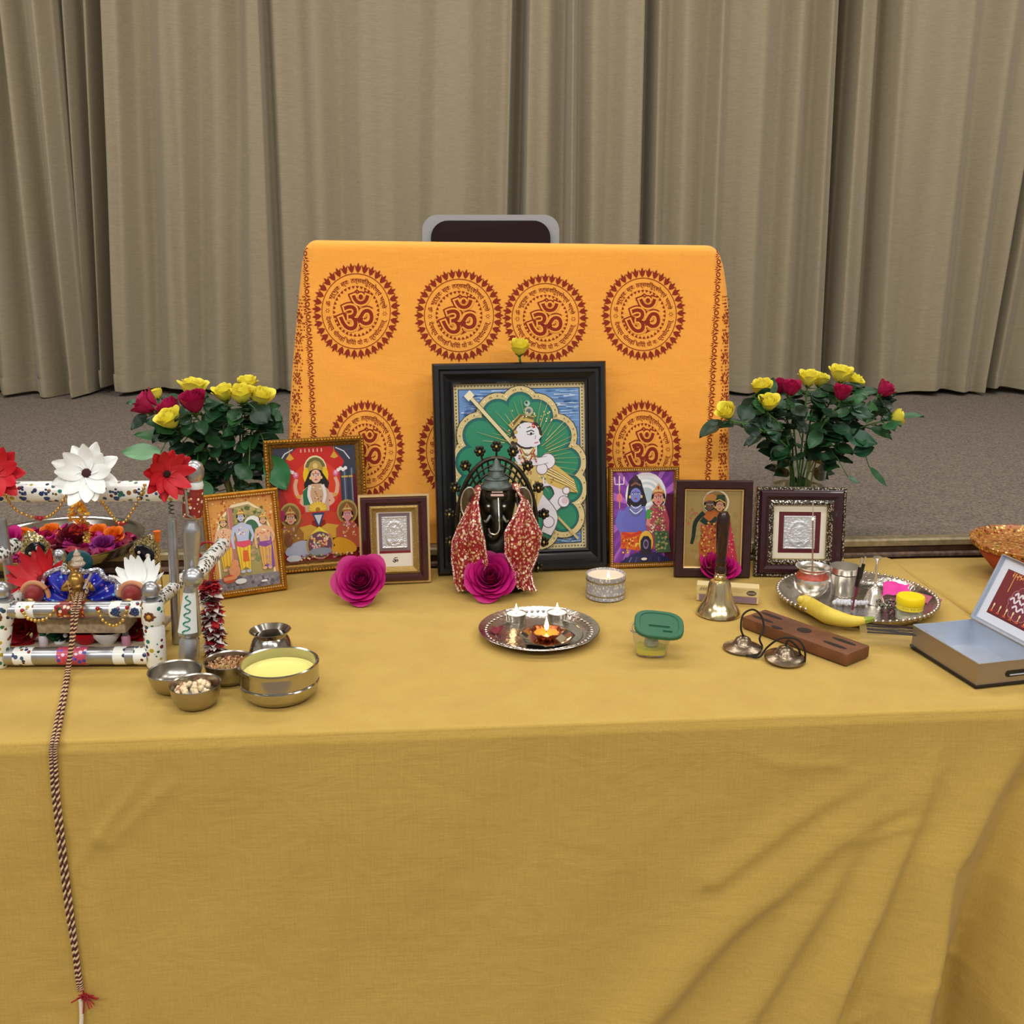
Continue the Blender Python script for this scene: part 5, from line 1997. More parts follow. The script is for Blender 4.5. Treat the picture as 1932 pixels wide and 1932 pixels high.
scarf_side(-1, [(908, 896, 922, 2.010, 2.035), (900, 882, 948, 1.985, 2.015), (905, 866, 985, 1.955, 2.0), (916, 855, 1020, 1.945, 1.99), (920, 853, 1060, 1.940, 1.985), (900, 856, 1095, 1.955, 1.975), (893, 866, 1112, 1.955, 1.97)])
scarf_side(1, [(970, 980, 918, 2.010, 2.035), (984, 995, 942, 1.985, 2.015), (974, 1008, 970, 1.965, 2.0), (954, 1023, 1003, 1.945, 1.99), (952, 1012, 1045, 1.940, 1.985), (968, 1000, 1075, 1.945, 1.975), (975, 1008, 1100, 1.945, 1.965), (980, 1014, 1112, 1.945, 1.96)])
m_ = MB()
m_.tube(spline([Q(903, 922, 2.02), Q(915, 935, 2.058), Q(937, 945, 2.063), Q(958, 935, 2.058), Q(974, 918, 2.02)], 16), 0.009, 8)
part('scarf_neck', m_, mScarf, sc, world=True)

# ================================================================ candles, plate, tub
mSteel = M('polished_steel', 'b9b6b0', 0.16, 1.0)
mSteelB = M('brushed_steel', 'aba69c', 0.30, 1.0, bump=0.05, bscale=300)
mSilver = M('engraved_silver', 'c6bfb6', 0.2, 1.0, bump=0.5, bscale=120)
mWax = M('candle_wax', 'f4dcc4', 0.5, sub=0.3)
mWhiteWax = M('white_wax', 'f6ece0', 0.5, sub=0.3)
mFlame = M('flame', 'ffd79a', 0.5, emit=14)
mWick = M('charred_wick', '1c1512', 0.9)


def flame(parent, x, y, z, s=1.0):
    m_ = MB()
    m_.T = Matrix.Translation((x, y, z))
    m_.lathe([(0, 0), (0.0022 * s, 0.003 * s), (0.0031 * s, 0.006 * s), (0.0022 * s, 0.011 * s), (0.0010 * s, 0.016 * s), (0, 0.020 * s)], 10)
    part('flame', m_, mFlame, parent)
    m_ = MB()
    m_.T = Matrix.Translation((x, y, z))
    m_.lathe([(0.0007, -0.004), (0.0006, 0.0025)], 6)
    part('wick', m_, mWick, parent)


c_ = P(1142, 1124, TZ)
R_ = 40.5 * 0.00098
t = thing('tin_candle', 'lit candle in a round silver embossed tin, before the violet print', 'candle', (c_.x, c_.y, TZ + 0.0005))
hC = 0.047
m_ = MB()
m_.lathe([(0, 0), (R_, 0), (R_ * 1.01, 0.003), (R_, 0.006), (R_ * 0.985, 0.008), (R_ * 0.985, hC - 0.009), (R_, hC - 0.007), (R_ * 1.0, hC), (R_ * 0.95, hC), (R_ * 0.95, hC - 0.008), (0, hC - 0.008)], 48)
mTin = M_spots('embossed_tin', '9a9ca8', ['dcdce4', 'ececf2', 'c6c8d2', 'b2b8c2'], 260, 0.45, 0.35, 0.4, 0.6, stretch=(1, 1, 0.6))
part('tin', m_, mTin, t)
m_ = MB()
m_.lathe([(R_ * 1.012, hC - 0.0115), (R_ * 1.02, hC - 0.010), (R_ * 1.012, hC - 0.0085)], 48, False, False)
m_.lathe([(R_ * 1.0, 0.0075), (R_ * 1.01, 0.009), (R_ * 1.0, 0.0105)], 48, False, False)
part('tin_bands', m_, mSteelB, t)
m_ = MB()
m_.lathe([(0, hC - 0.0075), (R_ * 0.945, hC - 0.0075), (R_ * 0.945, hC - 0.004), (R_ * 0.90, hC - 0.0048), (0, hC - 0.0052)], 40)
part('wax', m_, mWax, t)
flame(t, 0.003, -0.022, hC - 0.003, 0.85)

# round silver plate
a_, b_ = P(902, 1190, 0.765), P(1133, 1190, 0.765)
pr = (b_.x - a_.x) / 2
f_ = P(1016, 1240, TZ)
pc = Vector(((a_.x + b_.x) / 2, f_.y + pr * 0.93, TZ + 0.0005))
t = thing('silver_plate', 'round engraved silver plate holding lit tealights, front centre of the table', 'plate', pc)
m_ = MB()
m_.lathe([(0, 0), (pr * 0.72, 0), (pr * 0.80, 0.003), (pr * 0.98, 0.013), (pr, 0.0145), (pr * 0.99, 0.0155), (pr * 0.96, 0.0145), (pr * 0.80, 0.006), (pr * 0.73, 0.003), (0, 0.0025)], 72)
part('dish', m_, mSilver, t)
m_ = MB()
for k in range(56):
    q = 2 * math.pi * k / 56
    m_.ball((pr * 0.875 * math.cos(q), pr * 0.875 * math.sin(q), 0.0105), (0.0035, 0.0035, 0.0012), 6, 4)
part('embossed_rim', m_, mSilver, t)
m_ = MB()
m_.lathe([(pr * 0.71, 0.0034), (pr * 0.72, 0.0046), (pr * 0.73, 0.0034)], 60, False, False)
part('inner_ring', m_, mSilver, t)
PZ = TZ + 0.0035


def on_plate(u, v, z=PZ):
    return P(u, v, z)


def tealight(u, v, label):
    q = on_plate(u, v)
    t = thing('tealight', label, 'candle', (q.x, q.y, PZ), (0, 0, 0), 'white tealights on the silver plate')
    m_ = MB()
    m_.lathe([(0, 0), (0.0185, 0), (0.0195, 0.0145), (0.0190, 0.0150), (0.0182, 0.0140), (0.0175, 0.004), (0, 0.004)], 28)
    part('metal_cup', m_, mSteelB, t)
    m_ = MB()
    m_.lathe([(0, 0.0042), (0.0174, 0.0042), (0.0180, 0.0132), (0.0165, 0.0126), (0, 0.0122)], 28)
    part('wax', m_, mWhiteWax, t)
    flame(t, 0, 0, 0.0145, 0.95)


tealight(974, 1170, 'lit white tealight at the left back rim of the silver plate')
tealight(1051, 1168, 'lit white tealight at the right back rim of the silver plate')
q = on_plate(1031, 1207)
t = thing('small_dish', 'shiny faceted dish holding the copper oil lamp on the plate', 'dish', (q.x, q.y, PZ))
m_ = MB()
m_.lathe([(0, 0), (0.036, 0), (0.050, 0.006), (0.052, 0.0085), (0.049, 0.009), (0.036, 0.0035), (0, 0.003)], 8)
part('dish', m_, M('silver_leaf_dish', 'cfcac2', 0.12, 1.0), t, smooth=20)
t = thing('oil_lamp', 'lit copper flower-shaped oil lamp at the centre of the silver plate', 'lamp', (q.x, q.y, PZ + 0.0035))
m_ = MB()
m_.lathe([(0, 0), (0.014, 0), (0.019, 0.004), (0.029, 0.013), (0.030, 0.015), (0.027, 0.0148), (0.018, 0.006), (0, 0.005)], 48, wob=lambda q: 0.07 * math.cos(8 * q))
part('bowl', m_, M('copper', 'b86a42', 0.22, 1.0, bump=0.4, bscale=160), t)
m_ = MB()
m_.lathe([(0, 0.0055), (0.0185, 0.0075), (0.0225, 0.0105), (0, 0.0112)], 32)
part('wax', m_, M('amber_wax', 'f0992a', 0.25, sub=0.4, coat=0.4), t)
flame(t, 0, 0, 0.0135, 1.35)
q = on_plate(936, 1193)
m_ = MB()
m_.grid(lambda i, j: (q.x + 0.020 * (i - .5) + 0.003 * math.sin(j * 3), q.y + 0.024 * (j - .5) * (1 - 1.2 * (i - .5) ** 2), PZ + 0.002 + 0.006 * (abs(i - .5) * 2) ** 2 + 0.003 * j), 8, 8)
solo('rose_petal', m_, M('dark_petal', '74162c', 0.5), 'dark red rose petal lying at the left inside the silver plate', 'petal', smooth=180, fix=False)

# plastic tub with its lid tipped up
c_ = P(1228, 1232, TZ)
t = thing('plastic_tub', 'small clear plastic tub with lifted green lid and yellow paste inside', 'tub', (c_.x, c_.y, TZ + 0.0005), (0, 0, -0.1))
m_ = MB()


def sq(r, z, n=36, p=3.2):
    out = []
    for k in range(n):
        a = 2 * math.pi * k / n
        c2, s2 = math.cos(a), math.sin(a)
        k2 = (abs(c2) ** p + abs(s2) ** p) ** (-1 / p)
        out.append((r * k2 * c2, r * 0.85 * k2 * s2, z))
    return out


def loft(m_, rings, capa=True, capb=True):
    ids = [[m_.V(p) for p in r] for r in rings]
    n = len(ids[0])
    for a, b in zip(ids, ids[1:]):
        for k in range(n):
            j = (k + 1) % n
            m_.F((a[k], a[j], b[j], b[k]))
    if capa:
        m_.F(ids[0][::-1])
    if capb:
        m_.F(ids[-1])


loft(m_, [sq(0.001, 0.0005), sq(0.024, 0.0), sq(0.0265, 0.002), sq(0.034, 0.044), sq(0.038, 0.045), sq(0.038, 0.0465), sq(0.0335, 0.0465), sq(0.0258, 0.003), sq(0.001, 0.0025)])
mTub = M('clear_plastic', 'f4f4ea', 0.12, trans=0.92, ior=1.2)
part('tub', m_, mTub, t)
m_ = MB()
loft(m_, [sq(0.001, 0.003), sq(0.0252, 0.0035), sq(0.0268, 0.013), sq(0.001, 0.0145)])
part('paste', m_, M('turmeric_paste', 'f2e61e', 0.5), t)
m_ = MB()
m_.T = Matrix.Translation((0.012, -0.002, 0.0535)) @ Matrix.Rotation(0.30, 4, 'X') @ Matrix.Rotation(0.09, 4, 'Y')
loft(m_, [sq(0.041, -0.004), sq(0.0425, -0.004), sq(0.0425, 0.0015), sq(0.041, 0.003), sq(0.034, 0.003), sq(0.033, 0.0015), sq(0.001, 0.0012)], False)
m_.box((0.0, -0.006, 0.003), (0.036, 0.0016, 0.0015))
m_.box((0.014, -0.018, 0.003), (0.016, 0.0016, 0.0015))
part('lid', m_, M('green_plastic', '266244', 0.4), t, label='green plastic lid with moulded ridges')
m_ = MB()
m_.lathe([(0, 0.014), (0.010, 0.014), (0.013, 0.018), (0.012, 0.025), (0.006, 0.034), (0.0035, 0.042), (0, 0.043)], 18)
part('spoon_tip', m_, M('silver_spoon', 'a9b8b0', 0.3, 0.9, bump=0.8, bscale=260), t)

# ================================================================ hand bell and printed box
mBell = M('polished_brass_bell', 'd6c498', 0.2, 0.95)
c_ = P(1355, 1157, TZ)
t = thing('hand_bell', 'brass hand bell with dark turned wooden handle standing upright on its mouth', 'bell', (c_.x, c_.y, TZ + 0.0005))
k_ = 42 / FPX * (c_.y * math.cos(PITCH) + 0.68 * math.sin(PITCH))
r = k_
zt = Q(1362, 965, c_.y).z - TZ
m_ = MB()
m_.lathe([(r * 0.95, 0.0), (r, 0.0005), (r * 0.98, 0.005), (r * 0.80, 0.016), (r * 0.66, 0.026), (r * 0.56, 0.042), (r * 0.50, 0.058), (r * 0.42, 0.066), (r * 0.22, 0.069), (r * 0.2, 0.072), (0, 0.072)], 40, cap0=False)
m_.lathe([(r * 0.95, 0.0), (r * 0.78, 0.013), (r * 0.62, 0.026), (r * 0.50, 0.046), (r * 0.40, 0.06), (0, 0.064)], 40, cap0=False)
part('bell_body', m_, mBell, t)
m_ = MB()
z0 = 0.072
hh = zt - z0
m_.lathe([(0, z0 - 0.003), (r * 0.26, z0 - 0.003), (r * 0.28, z0 + 0.003), (r * 0.20, z0 + 0.006), (r * 0.25, z0 + 0.009), (r * 0.20, z0 + 0.012)], 24)
part('ferrule', m_, mBell, t)
m_ = MB()
m_.lathe([(0, z0 + 0.010), (r * 0.24, z0 + 0.010), (r * 0.27, z0 + 0.018), (r * 0.21, z0 + 0.024), (r * 0.26, z0 + 0.030), (r * 0.21, z0 + 0.036), (r * 0.22, z0 + 0.045), (r * 0.27, z0 + hh * 0.60), (r * 0.30, z0 + hh * 0.82), (r * 0.28, z0 + hh * 0.93), (r * 0.18, z0 + hh * 0.99), (0, zt)], 28)
part('handle', m_, M('rosewood_handle', '2e1510', 0.3, var=0.4, vscale=70, coat=0.3), t)
m_ = MB()
m_.tube([(0.002, 0, 0.06), (0.001, 0, 0.016)], 0.0018, 6)
m_.ball((0.001, 0, 0.012), 0.006, 10, 7)
part('clapper', m_, mBell, t)

a_, b_ = P(1316, 1133, TZ), P(1434, 1141, TZ)
yaw = math.atan2(b_.y - a_.y, b_.x - a_.x)
wd = (b_ - a_).length
t = thing('carton', 'low cream and purple printed carton lying behind the hand bell', 'box', ((a_.x + b_.x) / 2, (a_.y + b_.y) / 2 + 0.014, TZ + 0.0004), (0, 0, yaw))
m_ = MB()
m_.box((0, 0, 0.0165), (wd, 0.028, 0.033), 0.0006, 1)
part('box', m_, M('cream_card', 'd9c48c', 0.6), t)
a = Art(wd * 0.99, 0.031, 'd9c48c')
a.rect(0.04, 0.0, 0.97, 0.42, '8a7484')
a.rect(0.0, 0.42, 1, 0.46, 'c2aa78')
rng = random.Random(4)
for k in range(16):
    a.rect(0.05 + 0.013 * k, 0.66 + 0.1 * (k % 2), 0.058 + 0.013 * k, 0.82 + 0.06 * (k % 3), '6b5a4a')
a.ell(0.88, 0.68, 0.08, 0.17, '4a4640')
for k in range(8):
    a.rect(0.82 + 0.016 * k, 0.62, 0.828 + 0.016 * k, 0.74, 'b8a888')
for k in range(24):
    x = 0.5 + 0.018 * k
    a.rect(x, 0.86, x + 0.010, 0.89, 'a8905a')
    if k < 14:
        a.rect(x, 0.72, x + 0.010, 0.75, 'a8905a')
        a.rect(x, 0.18, x + 0.012, 0.23, 'a8909a')
for p in a.mb.v:
    x, y, z = p
    p.x, p.y, p.z = x, -0.0142 - z, y + 0.001
a.out('printed_front', mPrint, t)

# ================================================================ wooden holder and cymbals
a_, b_ = P(1424, 1157, TZ + 0.022), P(1618, 1226, TZ + 0.022)
yaw = math.atan2(b_.y - a_.y, b_.x - a_.x)
L_ = (b_ - a_).length * 1.02
m0 = (a_ + b_) / 2
t = thing('wooden_holder', 'brown wooden block with dark oval slots, leaning its corner to the silver tray', 'holder', (m0.x, m0.y, TZ + 0.0004), (0, 0, yaw))
bw = 0.066
m_ = MB()
m_.box((0, 0, 0.011), (L_, bw, 0.022), 0.0035, 2)
part('block', m_, M('walnut_block', '6b4128', 0.5, var=0.35, vscale=22, bump=0.2, bscale=60, bstretch=(0.15, 1, 1)), t)
mSlotShade = M('slot_shade', '2a2019', 0.9)  # near-black discs laid on top stand in for the shade inside cut slots
for ex, ey, sx, sy in ((-0.36, 0.20, 0.024, 0.0055), (-0.36, -0.20, 0.024, 0.0055), (0.33, 0.20, 0.024, 0.0055), (0.33, -0.20, 0.024, 0.0055), (0.0, 0.02, 0.0135, 0.0120), (-0.17, -0.40, 0.0125, 0.0055)):
    m_ = MB()
    o_ = Vector((ex * L_, ey * bw, 0.0219))
    n_ = 24
    ri, ro = [], []
    for q in range(n_):
        a2 = 2 * math.pi * q / n_
        ri.append(m_.V(o_ + Vector((sx * math.cos(a2), sy * math.sin(a2), 0.0004))))
        ro.append(m_.V(o_ + Vector((sx * 0.94 * math.cos(a2), sy * 0.9 * math.sin(a2), 0.0007))))
    for q in range(n_):
        j = (q + 1) % n_
        m_.F((ri[q], ri[j], ro[j], ro[q]))
    m_.F(ro)
    part('slot', m_, mSlotShade, t)
mCym = M('bronze_cymbal', '8f7f6a', 0.28, 0.95, bump=0.3, bscale=120, var=0.2, vscale=60)
c1 = P(1401, 1224, TZ)
c2 = P(1480, 1246, TZ)
t = thing('finger_cymbals', 'pair of small bronze cymbals joined by a looping black cord', 'cymbals', (c1.x, c1.y, TZ))


def cymbal(c_, r, tilt, rz):
    m_ = MB()
    m_.T = Matrix.Translation(c_ + Vector((0, 0, 0.0008))) @ Matrix.Rotation(rz, 4, 'Z') @ Matrix.Translation((0, -r, 0)) @ Matrix.Rotation(tilt, 4, 'X') @ Matrix.Translation((0, r, 0))
    m_.lathe([(r * 0.97, 0), (r, 0.0006), (r * 0.99, 0.0025), (r * 0.80, 0.006), (r * 0.52, 0.009), (r * 0.46, 0.012), (r * 0.36, 0.019), (r * 0.18, 0.023), (0, 0.024)], 36, cap0=False)
    m_.lathe([(r * 0.97, 0), (r * 0.78, 0.0035), (r * 0.5, 0.0065), (r * 0.33, 0.016), (0, 0.021)], 36, cap0=False)
    part('cymbal', m_, mCym, t, world=True)


cymbal(c1, 0.0345, 0.0, 0)
cymbal(c2 + Vector((0, 0.0, 0)), 0.0345, 0.10, 0.2)
mCord = M('black_cord', '17130f', 0.7)
y1 = c1.y
cord = [c1 + Vector((0, 0, 0.024)), Q(1398, 1185, y1), Q(1402, 1160, y1 + 0.01), Q(1420, 1150, y1 + 0.02), Q(1436, 1162, y1 + 0.02), Q(1441, 1185, y1 + 0.01), Q(1433, 1205, y1 - 0.004)]
cord += [P(1438, 1222, TZ + 0.004), P(1425, 1238, TZ + 0.003), P(1408, 1236, TZ + 0.003), P(1432, 1240, TZ + 0.003), P(1447, 1222, TZ + 0.02)]
cord += [Q(1465, 1208, c2.y), Q(1480, 1203, c2.y), Q(1505, 1207, c2.y - 0.01), Q(1518, 1225, c2.y - 0.02), P(1518, 1249, TZ + 0.003), P(1512, 1240, TZ + 0.006), Q(1505, 1222, c2.y - 0.005), Q(1488, 1208, c2.y), c2 + Vector((0, 0, 0.025))]
m_ = MB()
m_.tube(spline(cord, 130), 0.0018, 7)
part('cord', m_, mCord, t, world=True)
# ================================================================ silver tray on the right and what lies on it
c_ = P(1614, 1141, TZ)
tr_ = 0.150
tray = thing('silver_tray', 'wide engraved silver tray with beaded rim, at the right end of the table', 'tray', (c_.x, c_.y, TZ + 0.0005))
m_ = MB()
m_.lathe([(0, 0), (tr_ * 0.80, 0), (tr_ * 0.90, 0.006), (tr_ * 0.99, 0.020), (tr_ * 1.0, 0.0215), (tr_ * 0.985, 0.022), (tr_ * 0.885, 0.0085), (tr_ * 0.80, 0.003), (0, 0.0025)], 64)
part('dish', m_, mSilver, tray)
m_ = MB()
for k in range(72):
    q = 2 * math.pi * k / 72
    m_.ball((tr_ * 1.0 * math.cos(q), tr_ * 1.0 * math.sin(q), 0.0215), 0.0042, 7, 5)
part('beaded_rim', m_, mSilver, tray)
m_ = MB()
for k in range(24):
    q = 2 * math.pi * k / 24
    m_.ball((tr_ * 0.70 * math.cos(q), tr_ * 0.70 * math.sin(q), 0.0026), (0.008, 0.008, 0.0009), 8, 4)
part('embossed_band', m_, mSilver, tray)
YZ = TZ + 0.0036
mSilverP2 = M('bright_silver', 'e6e2d8', 0.24, 0.9)
# water pot with painted red band
c_ = P(1529, 1124, YZ)
t = thing('kalash_pot', 'small silver pot with red painted neck holding an incense stick, on the tray', 'pot', (c_.x, c_.y, YZ))
r = 0.034
m_ = MB()
m_.lathe([(0, 0), (r * 0.55, 0), (r * 0.62, 0.004), (r * 0.95, 0.016), (r, 0.027), (r * 0.93, 0.040), (r * 0.80, 0.048), (r * 0.76, 0.053), (r * 0.80, 0.057), (r * 0.98, 0.0615), (r * 0.99, 0.063), (r * 0.90, 0.0625), (r * 0.70, 0.056), (r * 0.7, 0.05), (r * 0.88, 0.036), (r * 0.8, 0.016), (0, 0.006)], 40)
part('pot', m_, mSilverP2, t)
m_ = MB()
m_.lathe([(r * 0.932, 0.0405), (r * 0.90, 0.0445), (r * 0.805, 0.0485), (r * 0.765, 0.0525)], 40, False, False)
for p in m_.v:
    p.x *= 1.006
    p.y *= 1.006
part('red_band', m_, M('red_enamel', 'b8503c', 0.4, var=0.35, vscale=120), t)
b0, b1 = c_ + Vector((0.002, -0.004, 0.010)), Q(1534, 945, c_.y - 0.006)
t = thing('incense_stick', 'thin lit incense stick standing in the red-necked silver pot', 'incense', b0)
m_ = MB()
m_.tube([b0, b0.lerp(b1, 0.80)], 0.0016, 7)
part('stick', m_, M('incense_paste', '9c7a5c', 0.9), t, world=True)
m_ = MB()
m_.ball(b0.lerp(b1, 0.805), (0.0019, 0.0019, 0.004), 8, 6)
part('ember', m_, M('ember', 'ffb070', 0.6, emit=6), t, world=True)
m_ = MB()
m_.tube([b0.lerp(b1, 0.81), b0.lerp(b1, 1.0)], 0.0011, 6)
part('ash', m_, M('ash', 'b8aca0', 0.95), t, world=True)
# tumbler
c_ = P(1590, 1121, YZ)
t = thing('tumbler', 'straight steel tumbler beside the silver pot on the tray', 'cup', (c_.x, c_.y, YZ))
m_ = MB()
m_.lathe([(0, 0), (0.0235, 0), (0.024, 0.002), (0.0235, 0.004), (0.0275, 0.046), (0.0285, 0.047), (0.0288, 0.058), (0.0296, 0.060), (0.028, 0.060), (0.0268, 0.046), (0.0225, 0.005), (0, 0.004)], 36)
part('cup', m_, mSilverP2, t)
m_ = MB()
m_.lathe([(0.0276, 0.0448), (0.0286, 0.0462), (0.0280, 0.0476)], 36, False, False)
part('groove', m_, M('dark_groove', '4c4742', 0.4, 0.7), t)
# dark handled spatulas leaning
for k, (u0, v0, u1, v1, lab) in enumerate(((1620, 1100, 1633, 1050, 'black-handled silver spatula leaning beside the tumbler, right one'), (1614, 1125, 1626, 1052, 'black-handled silver spatula leaning beside the tumbler, left one'))):
    yb = P(u0, v0 + 30, YZ).y
    p0, p1 = P(u0 - 6, v0 + 26, YZ + 0.002), Q(u1, v1, yb + 0.015)
    t = thing('spatula', lab, 'utensil', p0, (0, 0, 0), 'spatulas on the tray')
    m_ = MB()
    m_.tube([p0.lerp(p1, 0.45), p0.lerp(p1, 0.55), p0.lerp(p1, 0.82)], 0.0036, 8)
    part('handle', m_, M('black_handle', '16120f', 0.35), t, world=True)
    m_ = MB()
    m_.tube([p0.lerp(p1, 0.80), p1], 0.0018, 7)
    part('tip', m_, mSilverP2, t, world=True)
    m_ = MB()
    m_.tube([p0, p0.lerp(p1, 0.46)], 0.0020, 7)
    part('shaft', m_, M('red_wood_shaft', '6d2430', 0.4), t, world=True)
# little bell with a long stem handle
c_ = P(1648, 1136, YZ)
t = thing('altar_bell', 'small silver bell with tall slender handle, middle of the tray', 'bell', (c_.x, c_.y, YZ))
m_ = MB()
m_.lathe([(0.0205, 0), (0.021, 0.001), (0.019, 0.006), (0.0145, 0.018), (0.0105, 0.028), (0.006, 0.033), (0, 0.034)], 28, cap0=False)
m_.lathe([(0.0205, 0), (0.0175, 0.006), (0.013, 0.018), (0.009, 0.027), (0, 0.030)], 28, cap0=False)
part('bell_body', m_, mSilverP2, t)
m_ = MB()
zt = Q(1650, 1050, c_.y).z - YZ
m_.lathe([(0.003, 0.032), (0.005, 0.036), (0.0025, 0.040), (0.0035, 0.048), (0.0022, 0.054), (0.0035, zt - 0.022), (0.0022, zt - 0.016), (0.0045, zt - 0.008), (0.0085, zt - 0.003), (0.0085, zt - 0.001), (0, zt)], 16)
part('handle', m_, mSilverP2, t)
# pink packet, dark crumpled chain, pink slip at the rim
q = P(1690, 1122, YZ)
m_ = MB()
m_.grid(lambda i, j: (q.x - 0.030 + 0.060 * i + 0.01 * j, q.y - 0.012 + 0.030 * j, YZ + 0.001 + 0.018 * j + 0.004 * math.sin(i * 6) + 0.003 * nz(i * 5, j * 5)), 16, 10)
m_.grid(lambda i, j: (q.x - 0.030 + 0.060 * i + 0.01 * j, q.y - 0.010 + 0.030 * j, YZ + 0.0005 + 0.016 * j + 0.004 * math.sin(i * 6) + 0.003 * nz(i * 5, j * 5)), 16, 10)
solo('paper_packet', m_, M('hot_pink_paper', 'e0349a', 0.55), 'bright pink folded paper behind the yellow jar on the tray', 'packet', smooth=180, fix=False)
q = P(1688, 1150, YZ)
rng = random.Random(41)
m_ = MB()
for k in range(60):
    o_ = Vector((q.x + rng.gauss(0, 0.016), q.y + rng.gauss(0, 0.011), YZ + 0.003 + 0.016 * rng.random() * math.exp(-((k % 7) / 5.0))))
    m_.ball(o_, rng.uniform(0.0025, 0.0048), 7, 5)
o = solo('bead_chain', m_, M_spots('antique_beads', '3b3833', ['8d8a82', 'd8d4c8', '1c1a18', 'bba878'], 320, 0.5, 0.3, 0.4, 0.6), 'heap of dark antique silver bead chain left of the yellow jar', 'chain')
o['kind'] = 'stuff'
q = P(1752, 1142, YZ)
m_ = MB()
m_.T = TR((q.x - 0.004, q.y + 0.004, YZ + 0.011), -0.9, 0.55)
m_.box((0, 0, 0), (0.055, 0.020, 0.003), 0.001)
solo('card_strip', m_, M('dusky_pink_card', 'b0506a', 0.6), 'dusky pink card strip leaning inside the right rim of the tray', 'card')
q = P(1600, 1142, YZ)
m_ = MB()
for k in range(46):
    a2 = rng.uniform(0, 6.28)
    rr = rng.uniform(0, 1) ** 0.5
    m_.ball((q.x + 0.034 * rr * math.cos(a2) + 0.004, q.y + 0.010 * rr * math.sin(a2), YZ + 0.004 + 0.004 * rng.random()), rng.uniform(0.003, 0.0046), 7, 5)
o = solo('sugar_crystals', m_, M('sugar_crystal', 'eaeaf2', 0.15, trans=0.25), 'line of sparkling white sugar crystals before the tumbler on the tray', 'sugar')
o['kind'] = 'stuff'
# jar with yellow lid
c_ = P(1714, 1168, YZ)
t = thing('spice_jar', 'clear jar with bright yellow lid and lettered yellow band, on the tray', 'jar', (c_.x, c_.y, YZ))
m_ = MB()
m_.lathe([(0, 0), (0.023, 0), (0.0245, 0.002), (0.0245, 0.017), (0.022, 0.021), (0.022, 0.024), (0.020, 0.024), (0.0205, 0.020), (0.0230, 0.016), (0.0230, 0.003), (0, 0.002)], 32)
part('jar', m_, mTub, t)
m_ = MB()
m_.lathe([(0, 0.0025), (0.0215, 0.0025), (0.0215, 0.012), (0, 0.0135)], 28)
part('crystals', m_, M('jar_filling', 'd6d2c6', 0.5, bump=1.0, bscale=300, var=0.3, vscale=200), t)
m_ = MB()
m_.lathe([(0.0225, 0.022), (0.0242, 0.022), (0.0242, 0.0315), (0.0225, 0.0315)], 32)
part('label_band', m_, M('pale_yellow_label', 'f0d83a', 0.5), t)
m_ = MB()
m_.lathe([(0.0, 0.0315), (0.0248, 0.0315), (0.0256, 0.033), (0.0256, 0.045), (0.0240, 0.047), (0, 0.047)], 40)
part('lid', m_, M('yellow_lid', 'f5d808', 0.4), t)
m_ = MB()
rng = random.Random(12)
for k in range(15):
    a2 = math.radians(-140 + 100 * k / 14)
    hh = rng.uniform(0.0022, 0.0042)
    w_ = 0.05 * rng.uniform(0.5, 1.0)
    if k in (4, 8):
        continue
    pts = []
    for (da, z) in ((-w_ / 2, 0.0255), (w_ / 2, 0.0255), (w_ / 2, 0.0255 + hh), (-w_ / 2, 0.0255 + hh)):
        pts.append(m_.V((0.0244 * math.cos(a2 + da * 0.7), 0.0244 * math.sin(a2 + da * 0.7), z)))
    m_.F(pts)
part('label_lettering', m_, M('label_ink', '2a2410', 0.6), t, smooth=0, fix=False)
# banana
pts = [Q(1512, 1132, P(1520, 1165, TZ).y), Q(1530, 1143, P(1520, 1165, TZ).y - 0.002), P(1560, 1160, TZ + 0.035), P(1600, 1171, TZ + 0.034), P(1630, 1171, TZ + 0.036), P(1647, 1167, TZ + 0.037)]
t = thing('banana', 'peeled-looking yellow banana with green stalk lying across the tray and wooden block', 'banana', pts[2])
t['label'] = 'yellow banana with green stalk lying across the front rim of the tray'
sp = spline(pts, 30)
m_ = MB()
m_.tube(sp[:25], lambda q: 0.0172 * min(1, 0.55 + 3.2 * q) * (1 - 0.62 * max(0, q - 0.45) / 0.55) ** 1.0, 6)
for _ in range(1):
    pass
part('fruit', m_, M('banana_skin', 'dcc24a', 0.5, var=0.12, vscale=30), t, world=True, smooth=60)
m_ = MB()
m_.tube(sp[23:], lambda q: 0.0075 * (1 - 0.45 * q), 7)
part('stalk', m_, M('banana_stalk', '8aa03c', 0.5), t, world=True)
m_ = MB()
m_.ball(sp[0], 0.0085, 8, 6)
part('blossom_end', m_, M('banana_skin', 'dcc24a'), t, world=True)
